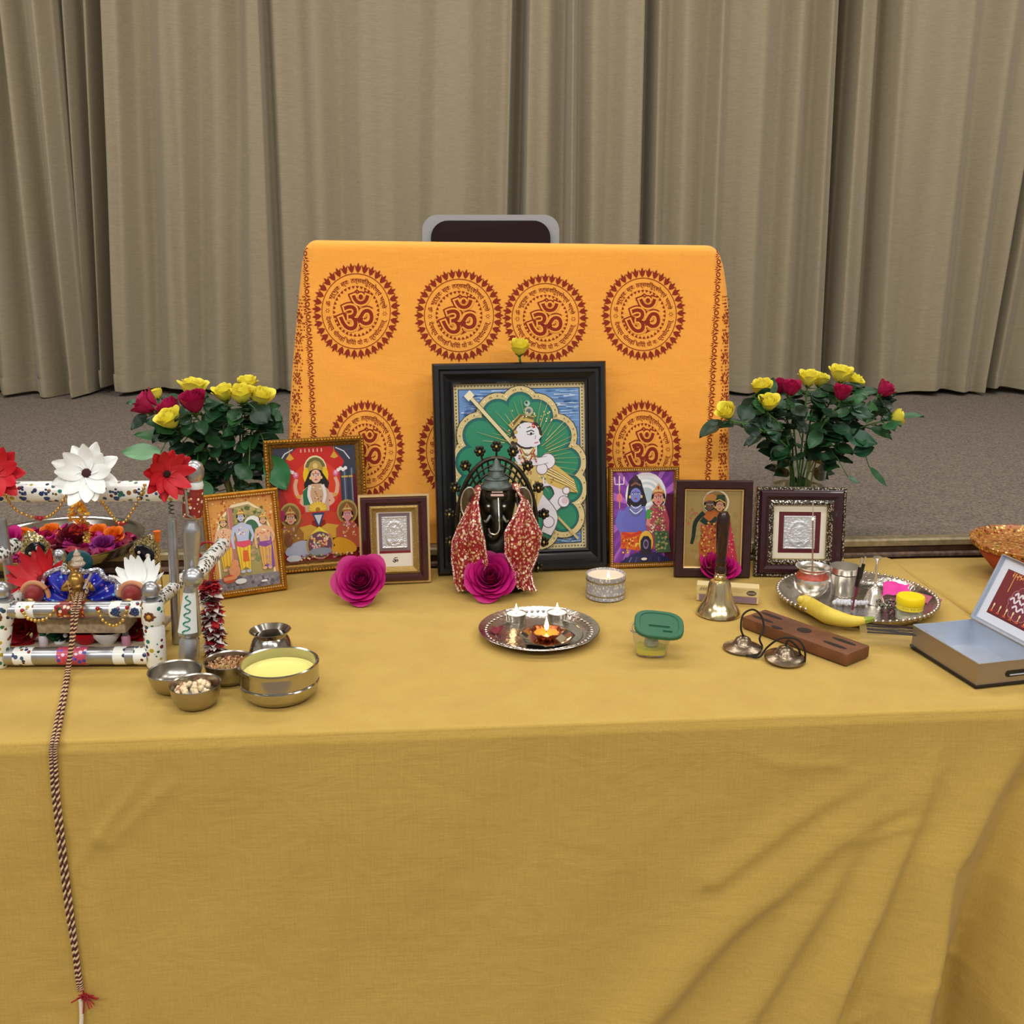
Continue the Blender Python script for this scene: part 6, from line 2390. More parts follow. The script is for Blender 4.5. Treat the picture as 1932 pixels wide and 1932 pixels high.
# cellophane packet of dark incense sticks, overhanging the rim
a_, b_ = P(1655, 1186, TZ + 0.026), P(1728, 1194, TZ + 0.024)
yaw = math.atan2(b_.y - a_.y, b_.x - a_.x)
m0 = (a_ + b_) / 2
t = thing('incense_packet', 'clear cellophane packet of dark incense sticks on the front rim of the tray', 'packet', (m0.x, m0.y - 0.004, TZ + 0.0245), (0.10, 0, yaw))
m_ = MB()
for k in range(6):
    m_.tube([(-0.052, -0.016 + 0.0062 * k, 0.0025 + 0.002 * (k % 2)), (0.048, -0.016 + 0.0062 * k, 0.0025 + 0.002 * ((k + 1) % 2))], 0.0016, 6)
part('sticks', m_, M('dark_incense', '2a1815', 0.8), t)
mCello = M('cellophane', 'f6f6f0', 0.05, trans=0.97, ior=1.08)
m_ = MB()
m_.grid(lambda i, j: (-0.065 + 0.14 * i, -0.040 + 0.060 * j, 0.0075 * math.sin(math.pi * min(1, j * 1.05)) + 0.0016 * nz(i * 9, j * 7, 3) - 0.020 * max(0, 0.4 - j)), 26, 16)
part('wrapper', m_, mCello, t, smooth=180, fix=False)

# ================================================================ tin box with raised lid
A_, C_ = P(1719, 1222, TZ), P(1841, 1299, TZ)
dv = (A_ - C_)
Ld = dv.length
ey = dv.normalized()
ex = Vector((ey.y, -ey.x, 0))
Wd = 0.118
yaw = math.atan2(ex.y, ex.x)
lo, hi = 0.02, 0.12
for _ in range(30):
    hb = (lo + hi) / 2
    if proj(C_ + Vector((0, 0, hb)))[1] > 1253:
        lo = hb
    else:
        hi = hb
box = thing('tin_box', 'open tin box with raised lid and printed card inside it, right edge of the table', 'box', (C_.x, C_.y, TZ + 0.0006), (0, 0, yaw))
mTinO = M('bronze_tin', 'a0907a', 0.4, 0.55)
mTinI = M('bare_tin', 'c6ceda', 0.42, 0.65, var=0.06, vscale=30)
mBlk = M('black_rim', '1b1613', 0.5)
m_ = MB()
o_ = [(0, 0), (Wd, 0), (Wd, Ld), (0, Ld)]
th = 0.0012
inn = [(th, th), (Wd - th, th), (Wd - th, Ld - th), (th, Ld - th)]
ob = [m_.V((x, y, 0.003)) for x, y in o_]
ot = [m_.V((x, y, hb)) for x, y in o_]
it = [m_.V((x, y, hb)) for x, y in inn]
ib = [m_.V((x, y, 0.005)) for x, y in inn]
for k in range(4):
    j = (k + 1) % 4
    m_.m = 0
    m_.F((ob[k], ob[j], ot[j], ot[k]))
    m_.m = 1
    m_.F((ot[k], ot[j], it[j], it[k]))
    m_.F((it[k], it[j], ib[j], ib[k]))
m_.F(ib)
m_.m = 0
m_.F(ob[::-1])
part('body', m_, [mTinO, mTinI], box, smooth=0)
m_ = MB()
m_.box((Wd / 2, Ld / 2, 0.0024), (Wd + 0.005, Ld + 0.005, 0.0046), 0.0015)
m_.v = m_.v
part('base_rim', m_, mBlk, box)
m_ = MB()
m_.tube([(x, y, hb) for x, y in o_], 0.0013, 6, closed=True)
part('rolled_edge', m_, mTinI, box)
m_ = MB()
sl = []
for k in range(24):
    a2 = 2 * math.pi * k / 24
    sl.append((Wd * 0.62 + (0.016 if math.cos(a2) > 0 else -0.016) + 0.0055 * math.cos(a2), 0.0055 * math.sin(a2) + hb * 0.46))
f1 = [m_.V((x, -0.0008, z)) for x, z in sl]
f0 = [m_.V((x, 0.0004, z)) for x, z in sl]
for k in range(24):
    j = (k + 1) % 24
    m_.F((f1[k], f1[j], f0[j], f0[k]))
m_.F(f1)
part('finger_slot', m_, mBlk, box)
m_ = MB()
m_.tube([(Wd * 0.62 - 0.014, -0.0016, hb * 0.46 - 0.002), (Wd * 0.62 + 0.014, -0.0016, hb * 0.46 - 0.002)], 0.0012, 6)
part('slot_lip', m_, mTinI, box)
# lid hinged along the right long side
lid_a = math.radians(66)
lidT = Matrix.Translation((Wd + 0.001, 0, hb + 0.002)) @ Matrix.Rotation(-lid_a, 4, 'Y')
m_ = MB()
m_.T = lidT
LW = Wd * 1.06
m_.box((LW / 2, Ld / 2, -0.001), (LW, Ld, 0.0014))
for (cx_, cy_, sx, sy) in ((0.0008, Ld / 2, 0.0014, Ld), (LW - 0.0008, Ld / 2, 0.0014, Ld), (LW / 2, 0.0008, LW, 0.0014), (LW / 2, Ld - 0.0008, LW, 0.0014)):
    m_.box((cx_, cy_, 0.0035), (sx, sy, 0.008))
lid = part('lid', m_, mTinI, box)
a = Art(Ld * 0.94, LW * 0.90, 'dfe4f2')
a.rect(0.10, 0.13, 0.92, 0.88, '7a3238')
a.rect(0.11, 0.14, 0.91, 0.155, '5a2028')
for k in range(11):
    a.line([(0.56 - 0.035 * k, 0.87), (0.56 - 0.035 * k, 0.80 - 0.015 * (k % 3))], 0.014, 'e0824a')
for k in range(14):
    a.ell(0.60 - 0.03 * k, 0.84 - 0.02 * (k % 2), 0.010, None, 'f0c080', n=7)
a.line([(0.76, 0.86), (0.76, 0.55)], 0.012, 'e0a060')
a.line([(0.24, 0.86), (0.24, 0.55)], 0.012, 'e0a060')
for q in range(12):
    b = 2 * math.pi * q / 12
    a.ell(0.5 + 0.15 * math.cos(b), 0.46 + 0.20 * math.sin(b), 0.052, None, 'c88a80', n=14)
for q in range(12):
    b = 2 * math.pi * q / 12
    a.ell(0.5 + 0.15 * math.cos(b), 0.46 + 0.20 * math.sin(b), 0.045, None, '7a3a48', n=14)
a.ell(0.5, 0.46, 0.165, 0.21, '7a3a48')
for x, y, w_ in ((0.42, 0.55, 0.10), (0.55, 0.56, 0.09), (0.40, 0.46, 0.13), (0.56, 0.45, 0.12), (0.48, 0.36, 0.14)):
    a.line([(x - w_ * .6, y), (x - w_ * .3, y + 0.05), (x, y - 0.02), (x + w_ * .3, y + 0.05), (x + w_ * .6, y)], 0.022, 'e6dfe8', sm=14)
for k in range(8):
    x = 0.16 + 0.097 * k
    a.line([(x, 0.20), (x, 0.28)], 0.012, 'f0c8a0')
    a.ell(x, 0.29, 0.012, 0.03, 'f4e0b0', n=8)
    a.ell(x, 0.19, 0.025, 0.018, 'c85a3a', n=8)
for k in range(12):
    a.ell(0.82 + 0.05 * ((k * 7) % 3) / 3, 0.35 + 0.045 * k, 0.010, None, 'c0705a', n=6)
M_ = lidT @ Matrix(((0, 1, 0, LW * 0.05), (-1, 0, 0, Ld / 2), (0, 0, 1, 0.0003), (0, 0, 0, 1)))
for p in a.mb.v:
    p.xyz = M_ @ p
o = part('printed_card', a.mb, mPrint, lid, smooth=0, fix=False)

# ================================================================ red and gold basket on the second table
c_ = P(1950, 1066, TZ)
c_.y = 2.07
c_.x = Q(1952, 1030, c_.y).x
t = thing('basket', 'red woven bowl-shaped basket with wide gold trim, on the second table', 'basket', (c_.x, c_.y, TZ + 0.0018))
mRed = M('red_lattice', '8e1c22', 0.55)
nt = mRed.node_tree
bk = nt.nodes.new('ShaderNodeTexBrick')
bk.inputs['Scale'].default_value = 55
bk.inputs['Color1'].default_value = lin('951f26')
bk.inputs['Color2'].default_value = lin('7a161c')
bk.inputs['Mortar'].default_value = lin('d8683c')
bk.inputs['Mortar Size'].default_value = 0.035
tc = nt.nodes.new('ShaderNodeTexCoord')
nt.links.new(tc.outputs['UV'], bk.inputs['Vector'])
nt.links.new(bk.outputs['Color'], nt.nodes['Principled BSDF'].inputs['Base Color'])
mTrim = M_spots('gold_trim', 'a8682a', ['d8b050', 'f0d890', '5a3014', '9a3020', 'c89038', '7a5a20'], 170, 0.5, 0.4, 0.5, base_keep=0.2)


def uv_lathe(name, prof, mat, parent, seg=64):
    m_ = MB()
    m_.lathe(prof, seg, False, False)
    o = part(name, m_, mat, parent, smooth=180)
    uv = o.data.uv_layers.new(name='UVMap')
    for pl in o.data.polygons:
        for li in pl.loop_indices:
            co = o.data.vertices[o.data.loops[li].vertex_index].co
            ang = math.atan2(co.y, co.x) / (2 * math.pi)
            if pl.center.x < 0 and abs(pl.center.y) < 0.03 and ang < 0 and pl.center.y > 0:
                ang += 1
            uv.data[li].uv = (ang * 1.6, co.z * 4 + math.hypot(co.x, co.y) * 3)
    return o


RB, HB = 0.124, 0.078
uv_lathe('woven_body', [(0.001, 0), (0.058, 0), (0.066, 0.004), (0.098, 0.040), (RB, HB), (RB - 0.003, HB), (0.094, 0.040), (0.060, 0.006), (0.001, 0.003)], mRed, t)
m_ = MB()
m_.lathe([(RB - 0.006, HB - 0.010), (RB - 0.001, HB - 0.010), (RB + 0.004, HB + 0.001), (RB + 0.002, HB + 0.003), (RB - 0.004, HB + 0.002), (RB - 0.016, HB - 0.010), (RB - 0.013, HB - 0.018)], 64)
part('gold_rim', m_, mTrim, t)
m_ = MB()
m_.lathe([(0, 0.045), (0.05, 0.046), (0.085, 0.050), (0.105, 0.060)], 48, False, False)
rng = random.Random(9)
for p in m_.v:
    p.z += rng.uniform(-0.002, 0.004)
part('gold_netting', m_, M_spots('gold_green_net', 'a89a3c', ['e8dc80', 'f4eeb0', '7a7a2a', '5c6a2a', 'd8b84a'], 210, 0.5, 0.4, 0.4), t)
# ================================================================ silver swing at the left
mAlu = M('pressed_silver', 'b4b6ba', 0.33, 0.9, var=0.12, vscale=50)
mEnam = M_spots('floral_enamel', 'eef0ec', ['27345c', '2b6a4a', '8a5a22', 'b8a43a', '3c5a7c', '7a2430', '35424e', '2a7a70'], 95, 0.36, 0.25, base_keep=0.12)
mEnamR = M_spots('red_enamel_panel', '8c2b28', ['e8d0b0', '2b6a3a', 'd8782a', 'f0e0c0', '4a1a1a'], 150, 0.42, 0.3)
mEnamB = M_spots('black_white_enamel', 'e8ebe6', ['1d2328', '31443c', '1a2a30', '5a6a60'], 130, 0.40, 0.3)
mGreenE = M('green_enamel', '1c8a6a', 0.3)
mWhiteE = M('white_enamel', 'e6eaea', 0.3)
mBoard = M('beige_board', 'a8987e', 0.8, var=0.2, vscale=60)
SY = 1.60
sw = thing('swing', 'silver and floral enamel altar swing at the left end of the table', 'swing', P(148, 1258, TZ))
PXM = 0.00089


def uz(u, v, y):
    return Q(u, v, y)


def turned(p0, p1, prof, mat, name, parent=None, seg=22):
    """lathe along p0->p1; prof = (fraction along, radius in photograph pixels)"""
    d = p1 - p0
    m_ = MB()
    m_.T = axis_T(p0, d)
    pr = [(r * PXM, f * d.length) for f, r in prof]
    pr = [(0, pr[0][1])] + pr + [(0, pr[-1][1])]
    m_.lathe(pr, seg)
    return part(name, m_, mat, parent or sw, world=True)


def vfrac(v, v0=1264, v1=868):
    return (v0 - v) / (v0 - v1)


for du in (0, 1):                            # right post, and its twin beyond the photo's left edge
    mu = (lambda u: u) if du == 0 else (lambda u: 296 - u)
    p0 = P(mu(356), 1264, TZ)
    p0.z = TZ + 0.0005
    p0.y = 1.598
    p0 = Vector((Q(mu(356), 1260, 1.598).x, 1.598, TZ + 0.0005))
    p1 = uz(mu(366), 868, 1.598)
    F = lambda lst: [(vfrac(v), r) for v, r in lst]
    post = turned(p0, p1, F([(1264, 16), (1256, 17), (1252, 13), (1248, 15), (1244, 18.5), (1206, 18.5), (1203, 16), (1199, 16), (1196, 21), (1190, 22), (1110, 13), (1104, 12), (1074, 12), (1062, 12.5), (1000, 17.5), (990, 17.5), (982, 11), (976, 11), (974, 15), (970, 17), (912, 17), (907, 13)]), mAlu, 'post')
    turned(p0, p1, F([(970, 18), (966, 18.5), (922, 18.5), (918, 18)]), mEnamR, 'enamel_collar', post)
    turned(p0, p1, F([(918, 17), (912, 18), (906, 16)]), mWhiteE, 'white_ring', post)
    turned(p0, p1, F([(908, 12), (904, 15), (896, 18), (884, 18.5), (874, 14), (869, 6)]), mAlu, 'finial', post)
    dz = p1 - p0
    m_ = MB()

    def panel(i, j):
        v = 1188 - 76 * j
        rr = (22.4 - (1188 - v) / 76 * 8.4) * PXM
        a2 = math.radians(-145 + 110 * i)
        o_ = p0 + dz * vfrac(v)
        return (o_.x + rr * math.cos(a2), o_.y + rr * math.sin(a2), o_.z)
    m_.grid(panel, 12, 10)
    part('enamel_panel', m_, mWhiteE, post, world=True, smooth=180, fix=False)
    m_ = MB()                                # green creeper on the white panel
    for k in range(9):
        v = 1185 - 8 * k
        o_ = p0 + dz * vfrac(v)
        rr = (22.8 - (1188 - v) / 76 * 8.4) * PXM
        pts = []
        for q in range(7):
            a2 = -math.pi / 2 + (0.30 if k % 2 else -0.30) * math.sin(math.pi * q / 6)
            pts.append(o_ + Vector((rr * 1.03 * math.cos(a2), rr * 1.03 * math.sin(a2), (q / 6 - 0.5) * 0.0085)))
        m_.tube(pts, 0.0011, 5)
    part('green_creeper', m_, mGreenE, post, world=True)
    # rail running back from the post, with a ball end facing the hall
    z_r = uz(362, 1090, 1.575).z
    xb = uz(mu(364), 1090, 1.575).x
    r0, r1 = Vector((xb, 1.590, z_r)), Vector((xb, 1.755, z_r + 0.002))
    rail = turned(r0, r1, [(0, 11), (0.06, 14), (0.10, 15), (0.98, 15), (1, 12)], mEnamB, 'side_rail')
    m_ = MB()
    m_.ball((xb, 1.575, z_r), 0.0172, 18, 12)
    part('rail_ball', m_, mAlu, rail, world=True)
    m_ = MB()
    for sx in (-0.013, 0.0):
        pass
    c_ = uz(mu(350), 925, 1.575)
    m_.tube([c_, Vector((c_.x, c_.y, uz(350, 972, 1.575).z)), Vector((c_.x + 0.006, c_.y + 0.004, uz(350, 978, 1.575).z)), Vector((c_.x + 0.008, 1.596, uz(350, 978, 1.575).z))], 0.0022, 7)
    part('wire_hook', m_, mAlu, post, world=True)
    # plain tube standing behind
    tb = P(mu(334), 1213, TZ)
    tt = uz(mu(324) if du == 0 else 2, 980, tb.y)
    if du:
        tb.x = tt.x + 0.004
    turned(Vector((tb.x, tb.y, TZ + 0.0005)), tt, [(0, 9), (0.02, 9.5), (0.99, 9.5), (1, 8.5)], mAlu, 'rear_tube')
# top bar
b0, b1 = uz(-62, 928, 1.606), uz(352, 926, 1.606)
bar = turned(b0, b1, [(0, 19), (1, 19)], mEnam, 'top_bar')
m_ = MB()
rngs = random.Random(2)
for k in range(9):                           # blue flask-shaped flowers along the bar
    f = 0.17 + 0.105 * k
    o_ = b0.lerp(b1, f)
    for (dx, dv, r_) in ((0, -0.0065, 0.0052), (0, 0.0005, 0.0030), (-0.0042, 0.0028, 0.0020), (0.0042, 0.0028, 0.0020), (0, 0.0065, 0.0022)):
        R_b = 19 * PXM
        q = math.asin(max(-1, min(1, dv / R_b)))
        m_.ball(o_ + Vector((dx, -R_b * math.cos(q), R_b * math.sin(q))), (r_, 0.0007, r_), 10, 5)
part('enamel_flowers', m_, M('navy_enamel', '2c3f66', 0.25), bar, world=True)
# bench: legs, rails, boards
LY = 1.608
for du in (0, 1):
    mu = (lambda u: u) if du == 0 else (lambda u: 292 - u)
    l0 = Vector((uz(mu(296), 1256, LY).x, LY, TZ + 0.0005))
    l1 = uz(mu(286), 1132, LY)
    leg = turned(l0, l1, [(0, 17), (0.03, 19), (0.60, 20), (0.64, 18.5), (0.67, 21), (0.96, 21), (1.0, 18)], mEnam, 'leg')
    m_ = MB()
    m_.ball(l1 + Vector((0, 0, 0.017)), 0.0150, 16, 10)
    m_.T = Matrix.Translation(l1)
    m_.lathe([(0.015, -0.001), (0.017, 0.002), (0.012, 0.004)], 18)
    part('ball_finial', m_, mAlu, leg, world=True)
    m_ = MB()
    o_ = l0.lerp(l1, 0.80) + Vector((0, -21 * PXM, 0))
    for k in range(8):
        b = math.pi / 4 * k
        m_.ball(o_ + Vector((0.0058 * math.cos(b), 0.0006, 0.0058 * math.sin(b))), (0.0034, 0.0012, 0.0034), 8, 5)
    part('painted_flower', m_, M('brown_enamel', '6a3a26', 0.3), leg, world=True)
    m_ = MB()
    m_.ball(o_ + Vector((0, -0.0008, 0)), (0.0040, 0.0014, 0.0040), 10, 6)
    part('painted_flower_eye', m_, M('ochre_enamel', 'c8963a', 0.3), leg, world=True)
    # rear legs and arm rails
    k0 = Vector((l0.x * 0.985, 1.80, TZ + 0.0005))
    k1 = Vector((l1.x * 0.985, 1.80, l1.z))
    rl = turned(k0, k1, [(0, 14), (1, 14)], mEnamB, 'leg')
    m_ = MB()
    m_.ball(k1 + Vector((0, 0, 0.016)), 0.0135, 14, 9)
    part('ball_finial', m_, mAlu, rl, world=True)
    turned(l1 + Vector((0, 0.01, -0.012)), k1 + Vector((0, 0, -0.012)), [(0, 12.5), (1, 12.5)], mEnamB, 'arm_rail')
rails = ((1150, 20, 278, 15.5, 'seat_rail'), (1237, 14, 290, 17, 'foot_rail'))
for v, ua, ub, r_, nm in rails:
    a_, b_ = uz(ua, v + 1, LY), uz(ub, v - 1, LY)
    rl = turned(a_, b_, [(0, r_), (1, r_)], mAlu, nm)
    for f0, f1, mt in ((0.06, 0.19, mEnam), (0.36, 0.56, mEnamR if v < 1200 else M_spots('pink_blue_enamel', 'c8506a', ['4a4ab0', 'e8d8e8', 'd83a4a', '7a5ad0', 'b8c8f0'], 140, 0.45, 0.3)), (0.74, 0.82, mEnam), (0.88, 0.97, mEnam)):
        turned(a_.lerp(b_, f0), a_.lerp(b_, f1), [(0, r_ * 1.03), (1, r_ * 1.03)], mt, 'enamel_band', rl)
    if v < 1200:
        for f in (0.79, 0.93):
            m_ = MB()
            o_ = a_.lerp(b_, f) + Vector((0, -r_ * PXM, 0))
            for k in range(8):
                b = math.pi / 4 * k
                m_.ball(o_ + Vector((0.0052 * math.cos(b), 0, 0.0052 * math.sin(b))), (0.0028, 0.0016, 0.0028), 7, 5)
            m_.ball(o_, (0.0030, 0.0022, 0.0030), 8, 5)
            part('blue_rosette', m_, M('navy_enamel', '2c3f66', 0.25), rl, world=True)
m_ = MB()
a_, b_ = uz(66, 1168, 1.625), uz(238, 1196, 1.625)
m_.box(((a_.x + b_.x) / 2, 1.625 + 0.085, (a_.z + b_.z) / 2), (b_.x - a_.x, 0.17, a_.z - b_.z), 0.005)
part('mattress', m_, M('gold_thread_cloth', 'a5957c', 0.7, var=0.3, vscale=160), sw, world=True)
SEATZ = a_.z
m_ = MB()
a_, b_ = uz(26, 1225, 1.625), uz(268, 1234, 1.625)
m_.box(((a_.x + b_.x) / 2, 1.625 + 0.08, (a_.z + b_.z) / 2), (b_.x - a_.x, 0.16, a_.z - b_.z), 0.001)
part('lower_shelf', m_, mBoard, sw, world=True)
SHZ = a_.z

# ---------- artificial daisies
mRedP = M('red_satin_petal', 'c41a26', 0.55, var=0.15, vscale=30)
mWhP = M('white_satin_petal', 'f2f3f0', 0.6)


def daisy(name, label, c, axis, R, mat, n=15, cup=0.25, eye='2a0f10', seed=0, layers=2):
    rg = random.Random(seed)
    t = thing(name, label, 'flower', c)
    T = axis_T(c, axis, rg.uniform(0, 3))
    m_ = MB()
    m_.T = T
    for ly in range(layers):
        for k in range(n):
            ph = 2 * math.pi * (k + 0.5 * ly) / n + rg.uniform(-0.06, 0.06)
            LR = R * (1.0 - 0.14 * ly) * rg.uniform(0.88, 1.05)
            cu_ = cup + 0.18 * ly + rg.uniform(-0.14, 0.14)

            def fn(i, j):
                a = 2 * i - 1
                rr = R * 0.07 + (LR - R * 0.07) * j
                wd = R * 0.2 * min(1.2, 12 / n) ** 0.9 * (math.sin(math.pi * min(1, 0.12 + j * 0.86)) ** 0.7)
                x, y = rr, a * wd
                z = cu_ * R * j * j + 0.045 * R * a * a * (1 - j) + 0.02 * R * math.sin(a * 5)
                return (x * math.cos(ph) - y * math.sin(ph), x * math.sin(ph) + y * math.cos(ph), z + 0.02 * R * ly)
            m_.grid(fn, 5, 8)
    part('petals', m_, mat, t, world=True, smooth=180, fix=False)
    m_ = MB()
    m_.T = T
    m_.ball((0, 0, R * 0.03), (R * 0.15, R * 0.15, R * 0.08), 14, 8)
    part('flower_eye', m_, M('flower_eye_' + eye, eye, 0.7, bump=1.0, bscale=500), t, world=True)
    return t, T


FG = None
c_ = uz(164, 893, 1.567)
t, T_ = daisy('daisy', 'large white artificial daisy fixed at the middle of the swing top bar', c_, (0.10, -0.92, 0.30), 0.0535, mWhP, 8, 0.20, '3a1413', 1)
m_ = MB()
m_.tube([T_ @ Vector((0, 0, 0)), Vector((c_.x, 1.588, b0.z))], 0.0018, 6)
part('wire_stem', m_, mAlu, t, world=True)
c_ = uz(314, 894, 1.572)
t, T_ = daisy('daisy', 'red artificial daisy at the right end of the swing top bar', c_, (0.62, -0.72, 0.0), 0.0445, mRedP, 8, 0.26, '2a0808', 2)
m_ = MB()
sp_ = [T_ @ Vector((0, 0, -0.001)), Vector((c_.x - 0.004, c_.y + 0.03, c_.z - 0.03))]
for k in range(25):
    sp_.append(Vector((uz(322, 945, 1.66).x + 0.004 * math.cos(k * 1.05), 1.66 + 0.004 * math.sin(k * 1.05), uz(322, 938 + 1.3 * k, 1.66).z)))
m_.tube(sp_, 0.0011, 6)
part('wire_stem', m_, M('dark_wire', '4a4a44', 0.5, 0.6), t, world=True)
c_ = uz(-12, 893, 1.570)
daisy('daisy', 'red artificial daisy cut by the photo at the left end of the top bar', c_, (0.2, -0.9, 0.25), 0.050, mRedP, 8, 0.26, '2a0808', 3)
c_ = uz(78, 1093, 1.70)
daisy('daisy', 'red artificial daisy sitting on the swing seat left of the blue idol', c_, (-0.15, -0.62, 0.75), 0.052, mRedP, 9, 0.45, '6a0a12', 4)
c_ = uz(265, 1104, 1.715)
daisy('daisy', 'white artificial daisy on the swing seat right of the blue idol', c_, (0.1, -0.45, 0.9), 0.047, mWhP, 10, 0.55, 'd8d4c0', 5)

# ---------- little idol in the blue dress on the seat
ic2 = uz(146, 1140, 1.68)
idz = thing('idol', 'small golden idol in a blue sequinned dress seated on the swing', 'statue', (ic2.x, 1.68, SEATZ))


def q3(u, v, dy=0.0):
    return uz(u, v, 1.68 + dy)


mDress = M_spots('blue_satin', '1c24a8', ['d8dcf0', '2a48d0', 'c86a8a', '6ab8e8', 'e8c8d8'], 120, 0.30, 0.35, base_keep=0.45)
mDressB = M_spots('silver_dress_border', 'a8a4a8', ['e8e6ea', '6a6672', 'f4f2f4', '8a7a8a'], 300, 0.5, 0.3, 0.7, 0.5)
for sx, tip, top in ((-1, (64, 1134), (92, 1078)), (1, (234, 1134), (204, 1084))):
    m_ = MB()
    cpt = [(146, 1136), (tip[0], tip[1] + 2), ((tip[0] * 0.75 + top[0] * 0.25), 1112), top, (146 + sx * 22, 1074), (146, 1078)]
    crv = spline([q3(u, v, -0.004) for u, v in cpt[1:]], 26)
    ctr = q3(146, 1137, -0.014)

    def fan(i, j, off=0.0):
        e = crv[int(round(i * 25))]
        p = ctr.lerp(e, j)
        p = Vector((p.x, p.y + 0.010 * math.sin(i * 22) * j - 0.016 * math.sin(math.pi * j) - off, p.z))
        return p
    m_.grid(lambda i, j: fan(i, j), 26, 12)
    m_.grid(lambda i, j: fan(i, j, -0.004), 26, 12)
    d_ = part('dress', m_, mDress, idz, world=True, smooth=180, fix=False)
    m_ = MB()
    m_.tube([fan(k / 25, 0.97) + Vector((0, -0.001, 0)) for k in range(26)], 0.0046, 6)
    part('dress_border', m_, mDressB, d_, world=True)
mBody = M('gilded_body', 'b8904a', 0.3, 0.7, var=0.3, vscale=120)
m_ = MB()
m_.T = axis_T(q3(147, 1140, -0.03), (0, 0.05, 1))
hB = q3(147, 1062).z - q3(147, 1140).z
m_.lathe([(0, -0.002), (0.014, 0), (0.016, hB * 0.15), (0.011, hB * 0.38), (0.014, hB * 0.58), (0.010, hB * 0.70), (0.005, hB * 0.74), (0.0085, hB * 0.82), (0.0105, hB * 0.92), (0.009, hB * 1.0), (0, hB * 1.05)], 20)
m_.T = Matrix.Identity(4)
for sx in (-1, 1):
    m_.tube(spline([q3(147 + sx * 14, 1095, -0.028), q3(147 + sx * 28, 1112, -0.036), q3(147 + sx * 10 + 14, 1106, -0.05)], 9), lambda q: 0.005 - 0.0018 * q, 8)
    m_.tube(spline([q3(147 + sx * 8, 1134, -0.03), q3(147 + sx * 26, 1140, -0.038), q3(147 - sx * 4, 1143, -0.05)], 9), lambda q: 0.0065 - 0.002 * q, 8)
part('figure', m_, mBody, idz, world=True, smooth=180)
m_ = MB()
m_.T = axis_T(q3(147, 1066, -0.03), (0, 0, 1))
m_.lathe([(0.010, -0.002), (0.0125, 0.002), (0.009, 0.007), (0.0095, 0.011), (0.005, 0.016), (0.006, 0.019), (0.002, 0.026), (0, 0.030)], 16)
part('crown', m_, M('pearl_crown', 'd8c8b8', 0.3, 0.4, bump=1, bscale=400), idz, world=True)
m_ = MB()
for sx in (-1, 1):
    m_.ball(q3(147 + sx * 4, 1077, -0.0385), (0.0016, 0.001, 0.0012), 6, 4)
part('eyes', m_, M('white_eye', 'f0ece4', 0.4), idz, world=True)
m_ = MB()
m_.tube([q3(172, 1082, -0.05), q3(158, 1110, -0.052)], 0.0022, 7)
part('flute', m_, M('silver_flute', 'd8d0d8', 0.25, 0.8), idz, world=True)
rng = random.Random(14)
m_ = MB()
for k in range(40):
    f = k / 39
    p = q3(128 + 40 * f, 1098 + 44 * math.sin(math.pi * f), -0.050)
    m_.ball(p + Vector((rng.uniform(-.001, .001), 0, 0)), rng.uniform(0.0018, 0.0030), 6, 4)
part('necklace', m_, M_spots('bead_mix', 'c8a060', ['e8d8b8', 'b83a3a', '5a3a2a', 'f0e8d8'], 260, 0.5, 0.3, 0.4), idz, world=True)
m_ = MB()
m_.ball(q3(150, 1058, 0.02), (0.024, 0.004, 0.020), 18, 8)
part('halo_disc', m_, M('teal_enamel', '1c4c52', 0.3), idz, world=True)

for u, lab in ((60, 'round red bolster cushion at the left front of the swing seat'), (246, 'round red bolster cushion at the right front of the swing seat')):
    c_ = uz(u, 1124, 1.645)
    t = thing('bolster', lab, 'cushion', c_, (0, 0, 0), 'red bolsters on the swing seat')
    m_ = MB()
    m_.ball(c_ + Vector((0, 0.008, 0)), (0.0165, 0.022, 0.0165), 18, 10)
    part('cushion', m_, M('red_velvet', '8e1c1a', 0.5, sheen=0.3), t, world=True)
    m_ = MB()
    m_.ball(c_ + Vector((0.001, -0.012, -0.006)), (0.008, 0.004, 0.007), 12, 7)
    part('gold_boss', m_, M('gold_boss', 'c8a870', 0.3, 0.6), t, world=True)
    m_ = MB()
    m_.tube([c_ + Vector((0.023 * math.cos(math.radians(a)), 0.012, -0.004 + 0.0235 * math.sin(math.radians(a)))) for a in range(-10, 191, 12)], 0.0042, 8)
    part('trim_arch', m_, M('peach_trim', 'd89a70', 0.6), t, world=True)

